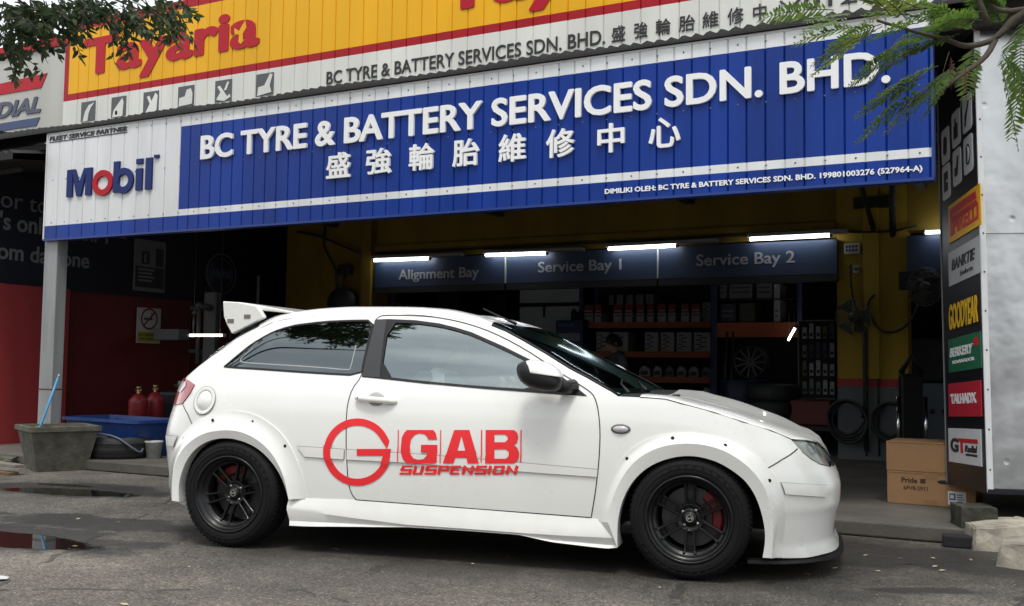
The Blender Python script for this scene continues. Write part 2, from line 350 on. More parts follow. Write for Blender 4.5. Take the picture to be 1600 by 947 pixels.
# ================================================================== the car
BK = {"E":[[2.3093,0.673],[2.0758,0.6967],[1.9221,0.7077],[1.8062,0.7499],[1.6496,0.795],[1.5024,0.8413],[1.3324,0.8819],[1.242,0.903],[1.0881,0.9101],[0.9503,0.9126],[0.8664,0.9526],[0.7642,1.0045],[0.6627,1.052],[0.515,1.1339],[0.3668,1.2091],[0.2717,1.254],[0.1824,1.2872],[0.0578,1.3165],[-0.1426,1.3412],[-0.4024,1.359],[-0.7272,1.3618],[-0.8845,1.3562],[-1.0745,1.3386],[-1.3416,1.3131],[-1.4974,1.26],[-1.6377,1.1973],[-1.7346,1.1026],[-1.7819,1.019],[-1.8406,0.9589]],
 "door":[[-0.5251,0.3096],[-0.555,0.3437],[-0.5734,0.4087],[-0.587,0.5859],[-0.591,0.6726],[-0.596,0.7719],[-0.5969,0.8338],[-0.5822,0.9255],[-0.5418,0.9888],[-0.5405,1.0783],[-0.5368,1.2082],[-0.5381,1.3205],[-0.5193,1.3437],[-0.4888,1.3503],[-0.3472,1.3492],[-0.214,1.3433],[-0.1082,1.3298],[-0.0062,1.3101],[0.096,1.283],[0.1977,1.249],[0.3351,1.1892],[0.4702,1.1184],[0.6011,1.0381],[0.7263,0.9711],[0.7893,0.9344],[0.8156,0.9083],[0.8364,0.8558],[0.848,0.7934],[0.8546,0.7278],[0.8542,0.6292],[0.8473,0.5343],[0.8314,0.4075],[0.8094,0.2844]],
 "win":[[-0.539,1.3232],[-0.4571,1.3263],[-0.2879,1.3193],[-0.1331,1.3003],[-0.0293,1.2772],[0.0742,1.2493],[0.2793,1.1692],[0.429,1.1033],[0.4985,1.0709],[0.6118,1.0191],[0.7107,0.9564],[0.7756,0.9108],[0.4996,0.9234],[0.2243,0.9361],[-0.1584,0.9602],[-0.4198,0.9821],[-0.5382,0.9903]],
 "pillar":[[-0.5328,1.3217],[-0.464,1.3224],[-0.4266,0.9874],[-0.5347,0.9925]],
 "glass":[[-0.4429,1.3055],[-0.2827,1.3002],[-0.1283,1.2808],[-0.0251,1.2587],[0.0766,1.2303],[0.2826,1.1496],[0.4317,1.0841],[0.5088,1.0468],[0.4985,0.9389],[0.2194,0.9488],[-0.1626,0.9728],[-0.4191,0.9957]],
 "quarter":[[-0.541,1.3244],[-0.7138,1.3225],[-0.87,1.3156],[-1.0243,1.2975],[-1.2188,1.2695],[-1.3278,1.2345],[-1.4271,1.1751],[-1.4743,1.1112],[-1.5031,1.0518],[-1.5139,1.0394],[-1.4967,1.03],[-1.1656,1.0188],[-0.8313,1.003],[-0.5424,0.9931],[-0.5405,1.0783],[-0.5408,1.2082]],
 "quarter_line":[[-1.3767,1.1523],[-1.4214,1.0884],[-1.411,1.0731],[-1.3838,1.0638],[-1.1841,1.0562],[-0.8417,1.0434],[-0.633,1.0285],[-0.619,1.0371],[-0.6178,1.1702]],
 "rbump":[[-1.5111,0.5814],[-1.5789,0.6847],[-1.642,0.7486],[-1.7286,0.8102]],
 "tail":[[-1.8793,0.9643],[-1.7479,0.9488],[-1.6608,0.9255],[-1.6742,0.8734],[-1.7286,0.8102],[-1.7844,0.8043],[-1.8843,0.7988],[-1.9561,0.8374],[-1.9069,0.8825]],
 "fbump":[[1.569,0.5024],[1.6778,0.5646],[1.7804,0.6095],[1.8813,0.6436],[1.9298,0.6596]],
 "head":[[1.9221,0.7077],[2.0777,0.6976],[2.3246,0.675],[2.5056,0.6285],[2.5586,0.5773],[2.4316,0.5576],[2.2593,0.5502],[2.0805,0.5745],[1.995,0.606],[1.9514,0.643]],
 "fb_bottom":[[1.6294,0.1229],[1.7364,0.1217],[1.8637,0.117],[2.0059,0.1224]],
 "rb_bottom":[[-1.907,0.2054],[-1.8589,0.229],[-1.8941,0.2437]],
 "strip_front":[[1.7219,0.4967],[2.0573,0.4689],[2.0061,0.4133],[1.7312,0.4395]],
 "strip_rear":[[-1.8591,0.612],[-1.6923,0.6171],[-1.7349,0.5532],[-1.8359,0.5546]],
 "strip_q":[[-0.8904,0.5948],[-0.5969,0.5873],[-0.5989,0.5311],[-0.8405,0.5372]],
 "strip_d":[[-0.5812,0.5868],[-0.2056,0.5787],[0.2375,0.5627],[0.5915,0.5463],[0.8449,0.5352],[0.8416,0.4971],[0.5917,0.5029],[0.238,0.5134],[-0.2048,0.5282],[-0.58,0.5311]],
 "fuel":[[-1.5379,0.8356]],
 "fuelr":[[-1.4589,0.8378],[-1.5662,0.9085]],
 "marker":[[0.9719,0.7458]],
 "handle":[[-0.423,0.8689]],
 "fo_r":[[-1.9177,0.296],[-1.8356,0.4021],[-1.7622,0.497],[-1.6918,0.5746],[-1.6397,0.6423],[-1.5777,0.7041],[-1.493,0.7489],[-1.3884,0.7766],[-1.293,0.783],[-1.1831,0.7668],[-1.0949,0.7308],[-1.0054,0.6742],[-0.9391,0.6023],[-0.8854,0.5086],[-0.8488,0.4092],[-0.8376,0.3013]],
 "fo_f":[[0.8457,0.2661],[0.8573,0.3317],[0.8881,0.4283],[0.9369,0.544],[1.0146,0.6382],[1.121,0.6981],[1.2404,0.7304],[1.364,0.7398],[1.4996,0.7219],[1.5964,0.6769],[1.6589,0.6104],[1.6929,0.5537],[1.7078,0.4875],[1.7269,0.3885],[1.7566,0.2678],[1.7275,0.1254]],
 "bolts":[[-1.4361,0.7256],[-1.1832,0.7244],[-0.9666,0.5935],[-1.6294,0.6099],[1.0038,0.5976],[1.2645,0.7097],[1.5211,0.6806],[1.6741,0.5122]],
 "lip_r":[[-1.6446,0.2467],[-1.6522,0.3294],[-1.6387,0.4064],[-1.6035,0.4915],[-1.5407,0.5643],[-1.4562,0.6098],[-1.3591,0.6277],[-1.2633,0.6202],[-1.1567,0.587],[-1.0723,0.5301],[-1.0066,0.4597],[-0.9629,0.3886],[-0.9292,0.2934]],
 "lip_f":[[0.9546,0.1447],[0.9518,0.2705],[0.9768,0.3884],[1.0352,0.4957],[1.1275,0.5749],[1.2441,0.6177],[1.3485,0.6265],[1.4622,0.5997],[1.5513,0.5468],[1.607,0.4981],[1.6519,0.422],[1.6835,0.3116],[1.6895,0.2252],[1.6756,0.1422]],
 "cr_r":[[-1.678,0.2519],[-1.6841,0.352],[-1.677,0.4454],[-1.6473,0.5211],[-1.5883,0.5884],[-1.5134,0.6373],[-1.4394,0.6619],[-1.3422,0.6741],[-1.2461,0.6697],[-1.1399,0.6328],[-1.0538,0.5722],[-0.9891,0.4915],[-0.9482,0.4068],[-0.9206,0.297]],
 "cr_f":[[0.9077,0.2707],[0.9171,0.3492],[0.9432,0.4285],[0.989,0.5248],[1.0644,0.609],[1.1656,0.6645],[1.2659,0.6857],[1.3715,0.6877],[1.479,0.6644],[1.5697,0.6156],[1.6408,0.554],[1.6898,0.4827],[1.7186,0.3938],[1.729,0.2858],[1.7195,0.1444]],
 "sk_top":[[-0.9419,0.2977],[-0.8286,0.3015],[-0.5431,0.3069],[-0.2053,0.3011],[0.2371,0.2931],[0.5906,0.285],[0.8404,0.2788],[0.9416,0.2613]],
 "sk_cr":[[-0.9266,0.2364],[-0.8081,0.232],[-0.5243,0.2121],[-0.2036,0.1936],[0.1063,0.1926],[0.431,0.1881],[0.6698,0.1874],[0.8591,0.1906],[0.9507,0.1897]],
 "sk_bot":[[-0.9255,0.1476],[-0.811,0.1495],[-0.5279,0.1643],[-0.2075,0.1799],[0.1029,0.1808],[0.4282,0.1764],[0.599,0.1503],[0.8373,0.1373],[0.9309,0.1352],[0.9501,0.1428]],
 "L_ring":[[-0.3392,0.6002],[-0.3265,0.6422],[-0.3325,0.6525],[-0.3421,0.6688],[-0.3534,0.6842],[-0.3664,0.6985],[-0.381,0.7116],[-0.3969,0.7234],[-0.4141,0.7337],[-0.4323,0.7425],[-0.4514,0.7496],[-0.4712,0.7549],[-0.4915,0.7585],[-0.5121,0.7602],[-0.5327,0.76],[-0.5531,0.758],[-0.5732,0.7542],[-0.5927,0.7485],[-0.6114,0.7411],[-0.6293,0.732],[-0.646,0.7212],[-0.6614,0.709],[-0.6754,0.6954],[-0.6877,0.6806],[-0.6984,0.6647],[-0.7073,0.6479],[-0.7144,0.6303],[-0.7196,0.6121],[-0.7228,0.5935],[-0.7242,0.5747],[-0.7235,0.5559],[-0.7209,0.5373],[-0.7163,0.5191],[-0.7097,0.5014],[-0.7013,0.4844],[-0.691,0.4684],[-0.679,0.4535],[-0.6653,0.4398],[-0.6502,0.4275],[-0.6337,0.4167],[-0.6162,0.4075],[-0.5976,0.4],[-0.5783,0.3943],[-0.5584,0.3904],[-0.5381,0.3884],[-0.5176,0.3882],[-0.4971,0.3899],[-0.4768,0.3934],[-0.457,0.3988],[-0.4378,0.4059],[-0.4194,0.4146],[-0.4021,0.425],[-0.3859,0.4368],[-0.371,0.4499],[-0.3576,0.4643],[-0.3458,0.4798],[-0.3357,0.4962],[-0.3275,0.5133],[-0.3211,0.531],[-0.3168,0.5492],[-0.3141,0.6],[-0.5178,0.5928],[-0.5169,0.5552],[-0.3587,0.5612],[-0.3771,0.5066],[-0.3865,0.4928],[-0.3976,0.48],[-0.4101,0.4683],[-0.4238,0.4579],[-0.4387,0.4488],[-0.4546,0.4413],[-0.4712,0.4353],[-0.4883,0.431],[-0.5059,0.4283],[-0.5235,0.4275],[-0.5412,0.4284],[-0.5585,0.431],[-0.5754,0.4354],[-0.5916,0.4415],[-0.6069,0.4491],[-0.6212,0.4583],[-0.6342,0.4689],[-0.6458,0.4808],[-0.6559,0.4939],[-0.6644,0.5079],[-0.6711,0.5227],[-0.676,0.5382],[-0.679,0.5541],[-0.6801,0.5703],[-0.6794,0.5865],[-0.6768,0.6025],[-0.6724,0.6182],[-0.6662,0.6333],[-0.6583,0.6477],[-0.6487,0.6612],[-0.6375,0.6737],[-0.625,0.6849],[-0.6111,0.6948],[-0.5961,0.7033],[-0.5802,0.7102],[-0.5635,0.7155],[-0.5462,0.719],[-0.5286,0.7208],[-0.5109,0.7209],[-0.4932,0.7192],[-0.4758,0.7158],[-0.459,0.7107],[-0.4428,0.704],[-0.4275,0.6958],[-0.4134,0.6861],[-0.4005,0.6752],[-0.389,0.663],[-0.379,0.6498]],
 "L_bar1":[[-0.2796,0.7038],[-0.2736,0.7039],[-0.2675,0.5296],[-0.2735,0.5294]],
 "L_bar2":[[-0.0305,0.7113],[-0.0247,0.7115],[-0.0191,0.5351],[-0.0249,0.5349]],
 "L_bar3":[[0.2033,0.7184],[0.2101,0.7186],[0.2151,0.5486],[0.2084,0.5484]],
 "L_bar4":[[0.4239,0.7251],[0.4305,0.7253],[0.435,0.5573],[0.4283,0.557]],
 "L_G":[[-0.225,0.7054],[-0.07,0.7101],[-0.0552,0.6933],[-0.0455,0.6591],[-0.0978,0.6574],[-0.1056,0.6744],[-0.1238,0.6868],[-0.1533,0.6902],[-0.1822,0.6785],[-0.1999,0.654],[-0.2042,0.6159],[-0.1973,0.5781],[-0.178,0.5538],[-0.1485,0.5473],[-0.1193,0.5528],[-0.1021,0.5708],[-0.0979,0.5915],[-0.1376,0.5901],[-0.1388,0.6279],[-0.0432,0.6312],[-0.0411,0.5386],[-0.055,0.5315],[-0.2189,0.525],[-0.2405,0.5482],[-0.2529,0.5815],[-0.2565,0.6195],[-0.2536,0.6632],[-0.2407,0.6897]],
 "L_A":[[0.0504,0.7137],[0.1374,0.7164],[0.1994,0.5416],[0.1359,0.5391],[0.1287,0.5688],[0.0647,0.5663],[0.0536,0.5358],[-0.0063,0.5335]],
 "L_Ah":[[0.0931,0.6851],[0.1188,0.6058],[0.0731,0.6042]],
 "L_B":[[0.2293,0.7192],[0.3884,0.724],[0.4079,0.7077],[0.4132,0.6847],[0.4074,0.6583],[0.3923,0.6441],[0.4105,0.63],[0.4211,0.6031],[0.4171,0.5745],[0.3986,0.5495],[0.2344,0.543]],
 "L_Bh1":[[0.2799,0.6974],[0.3392,0.6992],[0.3542,0.6871],[0.3547,0.6723],[0.3407,0.6581],[0.2814,0.6561]],
 "L_Bh2":[[0.2826,0.6191],[0.3474,0.6214],[0.3621,0.6093],[0.3626,0.5861],[0.3483,0.5719],[0.2835,0.5694]],
 "LS0":[[-0.1893,0.5088],[-0.2371,0.5068],[-0.2506,0.4866],[-0.1962,0.4889],[-0.2032,0.469],[-0.2576,0.4667]],
 "LS1":[[-0.1651,0.5098],[-0.179,0.47],[-0.1358,0.4719],[-0.1219,0.5115]],
 "LS2":[[-0.0444,0.5147],[-0.0914,0.5128],[-0.1048,0.4927],[-0.0512,0.4949],[-0.0581,0.4752],[-0.1117,0.4729]],
 "LS3":[[-0.0342,0.4762],[-0.0205,0.5156],[0.0246,0.5175],[0.0171,0.4958],[-0.028,0.494]],
 "LS4":[[0.0936,0.5203],[0.0507,0.5185],[0.0371,0.4792],[0.08,0.4811]],
 "LS5":[[0.0439,0.4989],[0.0793,0.5004]],
 "LS6":[[0.1066,0.4822],[0.1201,0.5213],[0.1521,0.4842],[0.1656,0.5232]],
 "LS7":[[0.2413,0.5263],[0.1956,0.5244],[0.1827,0.5047],[0.2346,0.5068],[0.2279,0.4874],[0.176,0.4852]],
 "LS8":[[0.2649,0.5272],[0.2516,0.4884]],
 "LS9":[[0.294,0.5284],[0.3387,0.5302],[0.3255,0.4916],[0.2808,0.4897],[0.294,0.5284]],
 "LS10":[[0.3545,0.4928],[0.3676,0.5314],[0.3989,0.4947],[0.412,0.5332]],
 "sp_plate":[[-1.5771,1.4399],[-1.4636,1.4329],[-1.3428,1.4107],[-1.3109,1.3793],[-1.2832,1.3401],[-1.3832,1.2932],[-1.5061,1.238],[-1.544,1.297],[-1.5659,1.3413]],
 "sp_blade":[[-1.5866,1.4401],[-1.476,1.4355],[-1.355,1.4179],[-1.2308,1.3977],[-1.082,1.3719],[-1.0904,1.3623],[-1.2301,1.3762],[-1.345,1.3844],[-1.5783,1.3971]],
 "sp_roofside":[[-1.3415,1.3715],[-1.2832,1.3401]],
 "mir_cap":[[0.4759,1.0043],[0.4861,1.0491],[0.5288,1.0733],[0.5823,1.0723],[0.6255,1.043],[0.6499,0.9955]],
 "mir_body":[[0.437,1.0036],[0.447,1.0373],[0.4677,1.061],[0.5232,1.0751],[0.4409,0.9702],[0.5386,0.9519],[0.6149,0.9136],[0.6626,0.9344],[0.6689,0.9808]],
 "antenna":[[-0.0442,1.41],[0.172,1.2995]],
 "driver":[[-0.112,1.0487],[-0.1852,1.0668],[-0.0701,0.9547]],
 "XRZ":[0.05,0.205,0.241,0.338,0.467,0.608,0.665,0.797,0.968,1.034,1.12,1.237,1.32,1.45],
 "XRX":[-1.929,-1.949,-2.0122,-2.0194,-2.0394,-2.0574,-2.0485,-2.0097,-1.9595,-1.9003,-1.7889,-1.6418,-1.5218,-1.3218]}
T = BK
XRZ, XRX = BK['XRZ'], BK['XRX']
# ---- car body surface: a plan-section model, (t, z) -> (x, y, z) in car space, near side y < 0
def pchip(xs, ys):
    xs = np.array(xs, float); ys = np.array(ys, float)
    h = np.diff(xs); d = np.diff(ys) / h; m = np.zeros(len(xs))
    for i in range(1, len(xs) - 1):
        if d[i-1] * d[i] > 0:
            w1, w2 = 2*h[i] + h[i-1], h[i] + 2*h[i-1]
            m[i] = (w1 + w2) / (w1/d[i-1] + w2/d[i])
    m[0], m[-1] = d[0], d[-1]
    def f(x):
        x = np.clip(np.asarray(x, float), xs[0], xs[-1])
        i = np.clip(np.searchsorted(xs, x) - 1, 0, len(h) - 1)
        s = (x - xs[i]) / h[i]
        return ((1+2*s)*(1-s)**2*ys[i] + s*(1-s)**2*h[i]*m[i] + s*s*(3-2*s)*ys[i+1] + s*s*(s-1)*h[i]*m[i+1])
    return f
WZ = pchip([.02,.12,.25,.42,.58,.74,.86,.93,1.0,1.08,1.16,1.25,1.33,1.40,1.46],
           [.79,.81,.832,.846,.851,.842,.822,.800,.768,.733,.695,.648,.600,.552,.50])
XF = pchip([.05,.11,.18,.30,.36,.435,.51,.565,.626,.67,.72,.80,.95],
           [2.03,2.045,2.02,2.033,2.052,2.055,2.035,2.006,1.975,1.945,1.91,1.87,1.83])
XR = pchip(XRZ, XRX)
XA, NA, LA = .90, 3.3, 1.80
XB, NB, LB = -1.05, 3.2, 1.55
def side(t, z):
    t = np.asarray(t, float); z = np.asarray(z, float)
    f = np.clip((t - XA)/LA, 0, 1) * np.pi/2
    r = np.clip((XB - t)/LB, 0, 1) * np.pi/2
    def sq(p, n):
        c, s = np.sin(p), np.cos(p)
        q = (np.abs(c)**n + np.abs(s)**n)**(1/n)
        return c/q, s/q
    fx, fg = sq(f, NA); rx, rg = sq(r, NB)
    xf = XA + (XF(z) - XA) * fx
    xr = XB - (XB - XR(z)) * rx
    x = np.where(t > XA, xf, np.where(t < XB, xr, t))
    g = np.where(t > XA, fg, np.where(t < XB, rg, 1.0))
    k = np.clip((x - 1.45)/.35, 0, 1); k = k*k*(3-2*k)
    q = np.clip((.190 - z)/.022, 0, 1)
    y = -(WZ(z) + .040*k*q) * g
    return np.stack([x + 0*y, y, z + 0*y], -1)

def sidep(P, off=0.0):
    """points and normals of the body side at (t, z) rows, pushed out by off"""
    P = np.asarray(P, float); e = 2e-3
    a = side(P[:, 0]+e, P[:, 1]) - side(P[:, 0]-e, P[:, 1]); b = side(P[:, 0], P[:, 1]+e) - side(P[:, 0], P[:, 1]-e)
    n = np.cross(a, b); n /= np.maximum(np.linalg.norm(n, axis=1, keepdims=True), 1e-9)
    return side(P[:, 0], P[:, 1]) + n*off, n
MIR = np.array([1, -1, 1])

white = mat('white_paint', (.83, .826, .79), .28, coat=.65, spec=.5, var=.03, vscale=2.2, rvar=.05)
white2 = mat('white_bodykit', (.80, .792, .755), .4, coat=.3, var=.05, vscale=9.0)
blackp = mat('black_plastic', (.010, .010, .011), .45, spec=.35, var=.1, vscale=20)
blackr = mat('black_rubber', (.008, .008, .0085), .75, spec=.22, bump=.15, bscale=90, var=.25, vscale=9)
seal = mat('dark_seal', (.015, .015, .015), .8)
pillar_m = mat('pillar_film', (.028, .029, .031), .55, bump=.1, bscale=200)
wheelm = mat('black_wheel', (.007, .007, .0075), .36, spec=.35, coat=.12, rvar=.08, vscale=14)
steel = mat('brushed_steel', (.35, .35, .36), .38, 1.0, rvar=.1, vscale=30)
redcal = mat('red_caliper', (.15, .006, .010), .4)
redlens = mat('red_lens', (.36, .004, .014), .12, coat=1.0)
clearlens = mat('clear_lens', (.50, .47, .48), .1, coat=1.0)
decal_m = mat('red_decal', srgb(238, 46, 52), .45)
chrome = mat('chrome', (.75, .75, .76), .12, 1.0)
dark_in = mat('cabin_dark', (.02, .02, .022), .8)
seatm = mat('seat_fabric', (.10, .10, .105), .9, bump=.2, bscale=150)
headlin = mat('headlining', (.30, .29, .27), .9)
g_door = glass('door_glass', (.72, .80, .80), .22)
g_quarter = glass('tinted_glass', (.05, .05, .06), .125)
g_wind = glass('windscreen_glass', (.30, .42, .38), .01, .06, .65)
lampglass = glass('lamp_glass', (.95, .95, .93), .04)

CAR_A = 0.19439714
CARO = (-2.9367 - sin(CAR_A)*.85, 4.77174 + cos(CAR_A)*.85, 0)
car = thing('hatchback_car', 'white two door hatchback with flared arches, black wheels and red door lettering', 'car', CARO, CAR_A)

def panel(name, inc, exc, m, parent, off=0.0, mirror=None, step=.035, ribbons=(), rib_mat=None, extra_mats=(), both=False):
    """one skin panel of the body side cut out in (t, z): inside every inc loop, outside every exc loop"""
    loops = [dens(p, .02, True) for p in list(inc) + list(exc)]
    lo = np.min([np.min(p, 0) for p in inc], 0) if len(inc) == 1 else np.max([np.min(p, 0) for p in inc], 0)
    hi = np.max([np.max(p, 0) for p in inc], 0) if len(inc) == 1 else np.min([np.max(p, 0) for p in inc], 0)
    gx, gz = np.meshgrid(np.arange(lo[0]+.011, hi[0], step), np.arange(lo[1]+.011, hi[1], step))
    gx, gz = gx.ravel(), gz.ravel(); k = np.ones(len(gx), bool)
    for p in inc: k &= pip(gx, gz, p)
    for p in exc: k &= ~pip(gx, gz, p)
    pts = [Vector(q) for q in zip(gx[k], gz[k])]; E = []
    for lp in loops:
        o = len(pts); pts += [Vector(q) for q in lp]; E += [(o+i, o+(i+1) % len(lp)) for i in range(len(lp))]
    r = delaunay_2d_cdt(pts, E, [], 0, 1e-5)
    V = np.array([v[:] for v in r[0]]); F = np.array([f for f in r[2] if len(f) == 3])
    c = V[F].mean(1); k = np.ones(len(F), bool)
    for p in inc: k &= pip(c[:, 0], c[:, 1], p)
    for p in exc: k &= ~pip(c[:, 0], c[:, 1], p)
    F = F[k]; us = np.unique(F); mp = -np.ones(len(V), int); mp[us] = np.arange(len(us)); V = V[us]; F = mp[F]
    a = V[F]; ar = (a[:, 1, 0]-a[:, 0, 0])*(a[:, 2, 1]-a[:, 0, 1]) - (a[:, 2, 0]-a[:, 0, 0])*(a[:, 1, 1]-a[:, 0, 1])
    F[ar < 0] = F[ar < 0][:, ::-1]
    P, N = sidep(V, off); idx = [0]*len(F)
    P = list(P); N = list(N); FF = [tuple(f) for f in F]
    for rb in ribbons:
        line, w, o2 = rb
        q = np.array(dens(line, .015)); d = np.gradient(q, axis=0); d /= np.maximum(np.linalg.norm(d, axis=1, keepdims=True), 1e-9)
        nn = np.stack([-d[:, 1], d[:, 0]], 1)*w/2
        Pa, Na = sidep(q-nn, off+o2); Pb, Nb = sidep(q+nn, off+o2); o = len(P); L = len(q)
        P += list(Pa) + list(Pb); N += list(Na) + list(Nb)
        for i in range(L-1): FF.append((o+i, o+i+1, o+L+i+1, o+L+i)); idx.append(1)
    P = np.array(P); N = np.array(N); FF2 = FF
    if mirror: P = P*MIR; N = N*MIR; FF2 = [f[::-1] for f in FF]
    if both:
        n0 = len(P); FF2 = FF + [tuple(k + n0 for k in f[::-1]) for f in FF]; idx = idx*2
        P = np.concatenate([P, P*MIR]); N = np.concatenate([N, N*MIR])
    return raw(name, P, FF2, [m, rib_mat or seal], parent, idx, True, N)

def inset(p, d):
    p = np.array(p); a = np.roll(p, -1, 0) - np.roll(p, 1, 0); a /= np.linalg.norm(a, axis=1, keepdims=True); n = np.stack([-a[:, 1], a[:, 0]], 1)
    ar = np.sum(p[:, 0]*np.roll(p[:, 1], -1) - np.roll(p[:, 0], -1)*p[:, 1])
    return [tuple(q) for q in p + n*d*np.sign(ar)]
E_ = T['E']
door_p = smooth_line(T['door'], it=1)
head_p, tail_p = T['head'], T['tail']
quarter_p, win_p, glass_p, pil_p = smooth_line(T['quarter'], closed=True), T['win'], smooth_line(T['glass'], closed=True), T['pillar']
arch_r = [(x, z) for x, z in T['lip_r']]; arch_f = [(x, z) for x, z in T['lip_f']]
def arch_cut(l, x0, x1):
    return [(x0, -.1)] + [(x, z) for x, z in l] + [(x1, -.1)]
# the arch cut on the body lies under the flare
arc_r = [(-1.30 + .40*cos(a), .30 + .40*sin(a)) for a in np.linspace(pi, 0, 25)]
arc_f = [(1.315 + .385*cos(a), .285 + .39*sin(a)) for a in np.linspace(pi, 0, 25)]
arc_r = [(-1.70, -.1)] + arc_r + [(-.90, -.1)]; arc_f = [(.93, -.1)] + arc_f + [(1.70, -.1)]
fb = T['fb_bottom']
OUT = [(-2.6, .215), (-2.6, .955)] + E_[::-1] + [(2.7, .655), (2.7, .115)] + [tuple(p) for p in fb[::-1]] + [(1.60, .115), (1.55, .27), (-1.60, .27), (-1.63, .205)] + [tuple(p) for p in T['rb_bottom']]
FB = [(1.40, .02), (1.40, .45)] + [tuple(p) for p in T['fbump']] + [(1.9514, .650), (2.0, .72), (2.72, .72), (2.72, .02)]
RB = [(-1.45, .02), (-1.45, .5)] + [tuple(p) for p in T['rbump']] + [(-1.80, .8115), (-1.9, .80), (-2.62, .80), (-2.62, .02)]
INT = [(2.36, .20), (2.40, .30), (2.46, .335), (2.72, .34), (2.72, .185)]
GRL = [(2.36, .545), (2.40, .60), (2.72, .625), (2.72, .53)]
door_cut = door_p
quarter_seam = [(-.5255, .31)]
for nm, mir in (('near', None), ('far', True)):
    pass
body = panel('body', [OUT], [door_p, FB, RB, head_p, tail_p, quarter_p, arc_r, arc_f], white, car, both=True)
front_bumper = panel('front_bumper', [FB, OUT], [head_p, INT, GRL, arc_f], white, car, both=True,
                     ribbons=[(T['fbump'], .005, .0015), ([(1.9514, .6455)] + [tuple(p) for p in head_p[::-1][:6]], .004, .0015)])
rear_bumper = panel('rear_bumper', [RB, OUT], [tail_p, arc_r], white, car, both=True, ribbons=[(T['rbump'], .005, .0015)])
panel('grille', [[(2.32, .17), (2.32, .35), (2.72, .36), (2.72, .17)]], [], blackp, front_bumper, off=-.03, both=True)
panel('grille', [[(2.33, .52), (2.36, .62), (2.72, .64), (2.72, .51)]], [], blackp, front_bumper, off=-.03, both=True)
for mir in (None, True):
    dr = panel('door', [door_p], [win_p], white, car, mirror=mir, ribbons=[(door_p + [door_p[0]], .0055, .0015)])
    trim = panel('window_trim', [win_p], [glass_p, pil_p], blackp, dr, off=.004, mirror=mir)
    panel('door_pillar', [pil_p], [], pillar_m, dr, off=.006, mirror=mir)
    panel('door_glass', [glass_p], [], g_door, dr, off=-.003, mirror=mir)
    panel('quarter_glass', [quarter_p], [], g_quarter, car, off=.001, mirror=mir, rib_mat=mat('defrost_line', (.35, .35, .36), .6),
          ribbons=[(smooth_line(T['quarter_line']), .0055, .001)])
    panel('quarter_trim', [quarter_p], [inset(quarter_p, .011)], blackp, car, off=.003, mirror=mir)
    # door handle
    h = T['handle'][0]; hb = MB()
    c0 = side(h[0], h[1]); c0 = c0 if not mir else c0*MIR; sg = 1 if mir else -1
    hb.ball((c0[0], c0[1] + sg*.002, c0[2]-.002), (.052, .012, .042), 1)
    handle_pts = [(c0[0]-.118, c0[1]+sg*.012, c0[2]+.004), (c0[0]-.10, c0[1]+sg*.026, c0[2]+.004), (c0[0]-.03, c0[1]+sg*.036, c0[2]), (c0[0]+.05, c0[1]+sg*.034, c0[2]-.004), (c0[0]+.10, c0[1]+sg*.02, c0[2]-.008), (c0[0]+.122, c0[1]+sg*.002, c0[2]-.01)]
    hb.tube(handle_pts, [.013, .0165, .0175, .0175, .016, .011], 0, 12)
    hb.ball((c0[0]-.098, c0[1]+sg*.040, c0[2]+.006), (.006, .004, .006), 2, 8, 6)
    hb.build('handle', [white, mat('handle_cup', (.42, .42, .40), .5), blackp], dr)
    # mouldings along door and rear quarter
    strips = []
    for key, par in (('strip_d', dr), ('strip_q', car), ('strip_front', front_bumper), ('strip_rear', rear_bumper)):
        pl = T[key]; o_ = panel('side_moulding', [pl], [], white2, par, off=.009, mirror=mir, step=.05,
                                ribbons=[(pl + [pl[0]], .0045, -.006)], rib_mat=mat('moulding_edge', (.25, .25, .24), .6))
    # lights
    panel('tail_light', [tail_p], [], redlens, car, off=.006, mirror=mir, step=.02)
    tlc = [(-1.85, .943), (-1.77, .938), (-1.745, .915), (-1.79, .875), (-1.875, .88)]
    panel('tail_light_reflector', [tlc], [], clearlens, car, off=.009, mirror=mir, step=.02)
    hd = panel('headlight', [head_p], [], lampglass, car, off=.003, mirror=mir, step=.02)
    panel('lamp_housing', [head_p], [], mat('lamp_housing', (.68, .67, .63), .35), hd, off=-.016, mirror=mir, step=.02)
    for (tt, zz, rr) in ((2.10, .655, .036), (2.27, .635, .045), (2.42, .603, .036)):
        c1, n1 = sidep([(tt, zz)], -.030); c1, n1 = c1[0], n1[0]
        if mir: c1, n1 = c1*MIR, n1*MIR
        lb = MB(); nz_ = Vector(n1)
        ax = nz_.cross(Vector((0, 0, 1))).normalized()
        mm = frame(c1, ax, nz_.cross(ax), nz_)
        lb.lathe([(rr, .030), (rr*.96, .022), (rr*.7, .008), (rr*.3, .001), (.001, 0)], 0, 20, mm)
        lb.ball((0, 0, .012), rr*.3, 1, 10, 8, mm)
        lb.build('reflector', [mat('lamp_reflector', (.62, .62, .60), .3, .5), clearlens], hd)
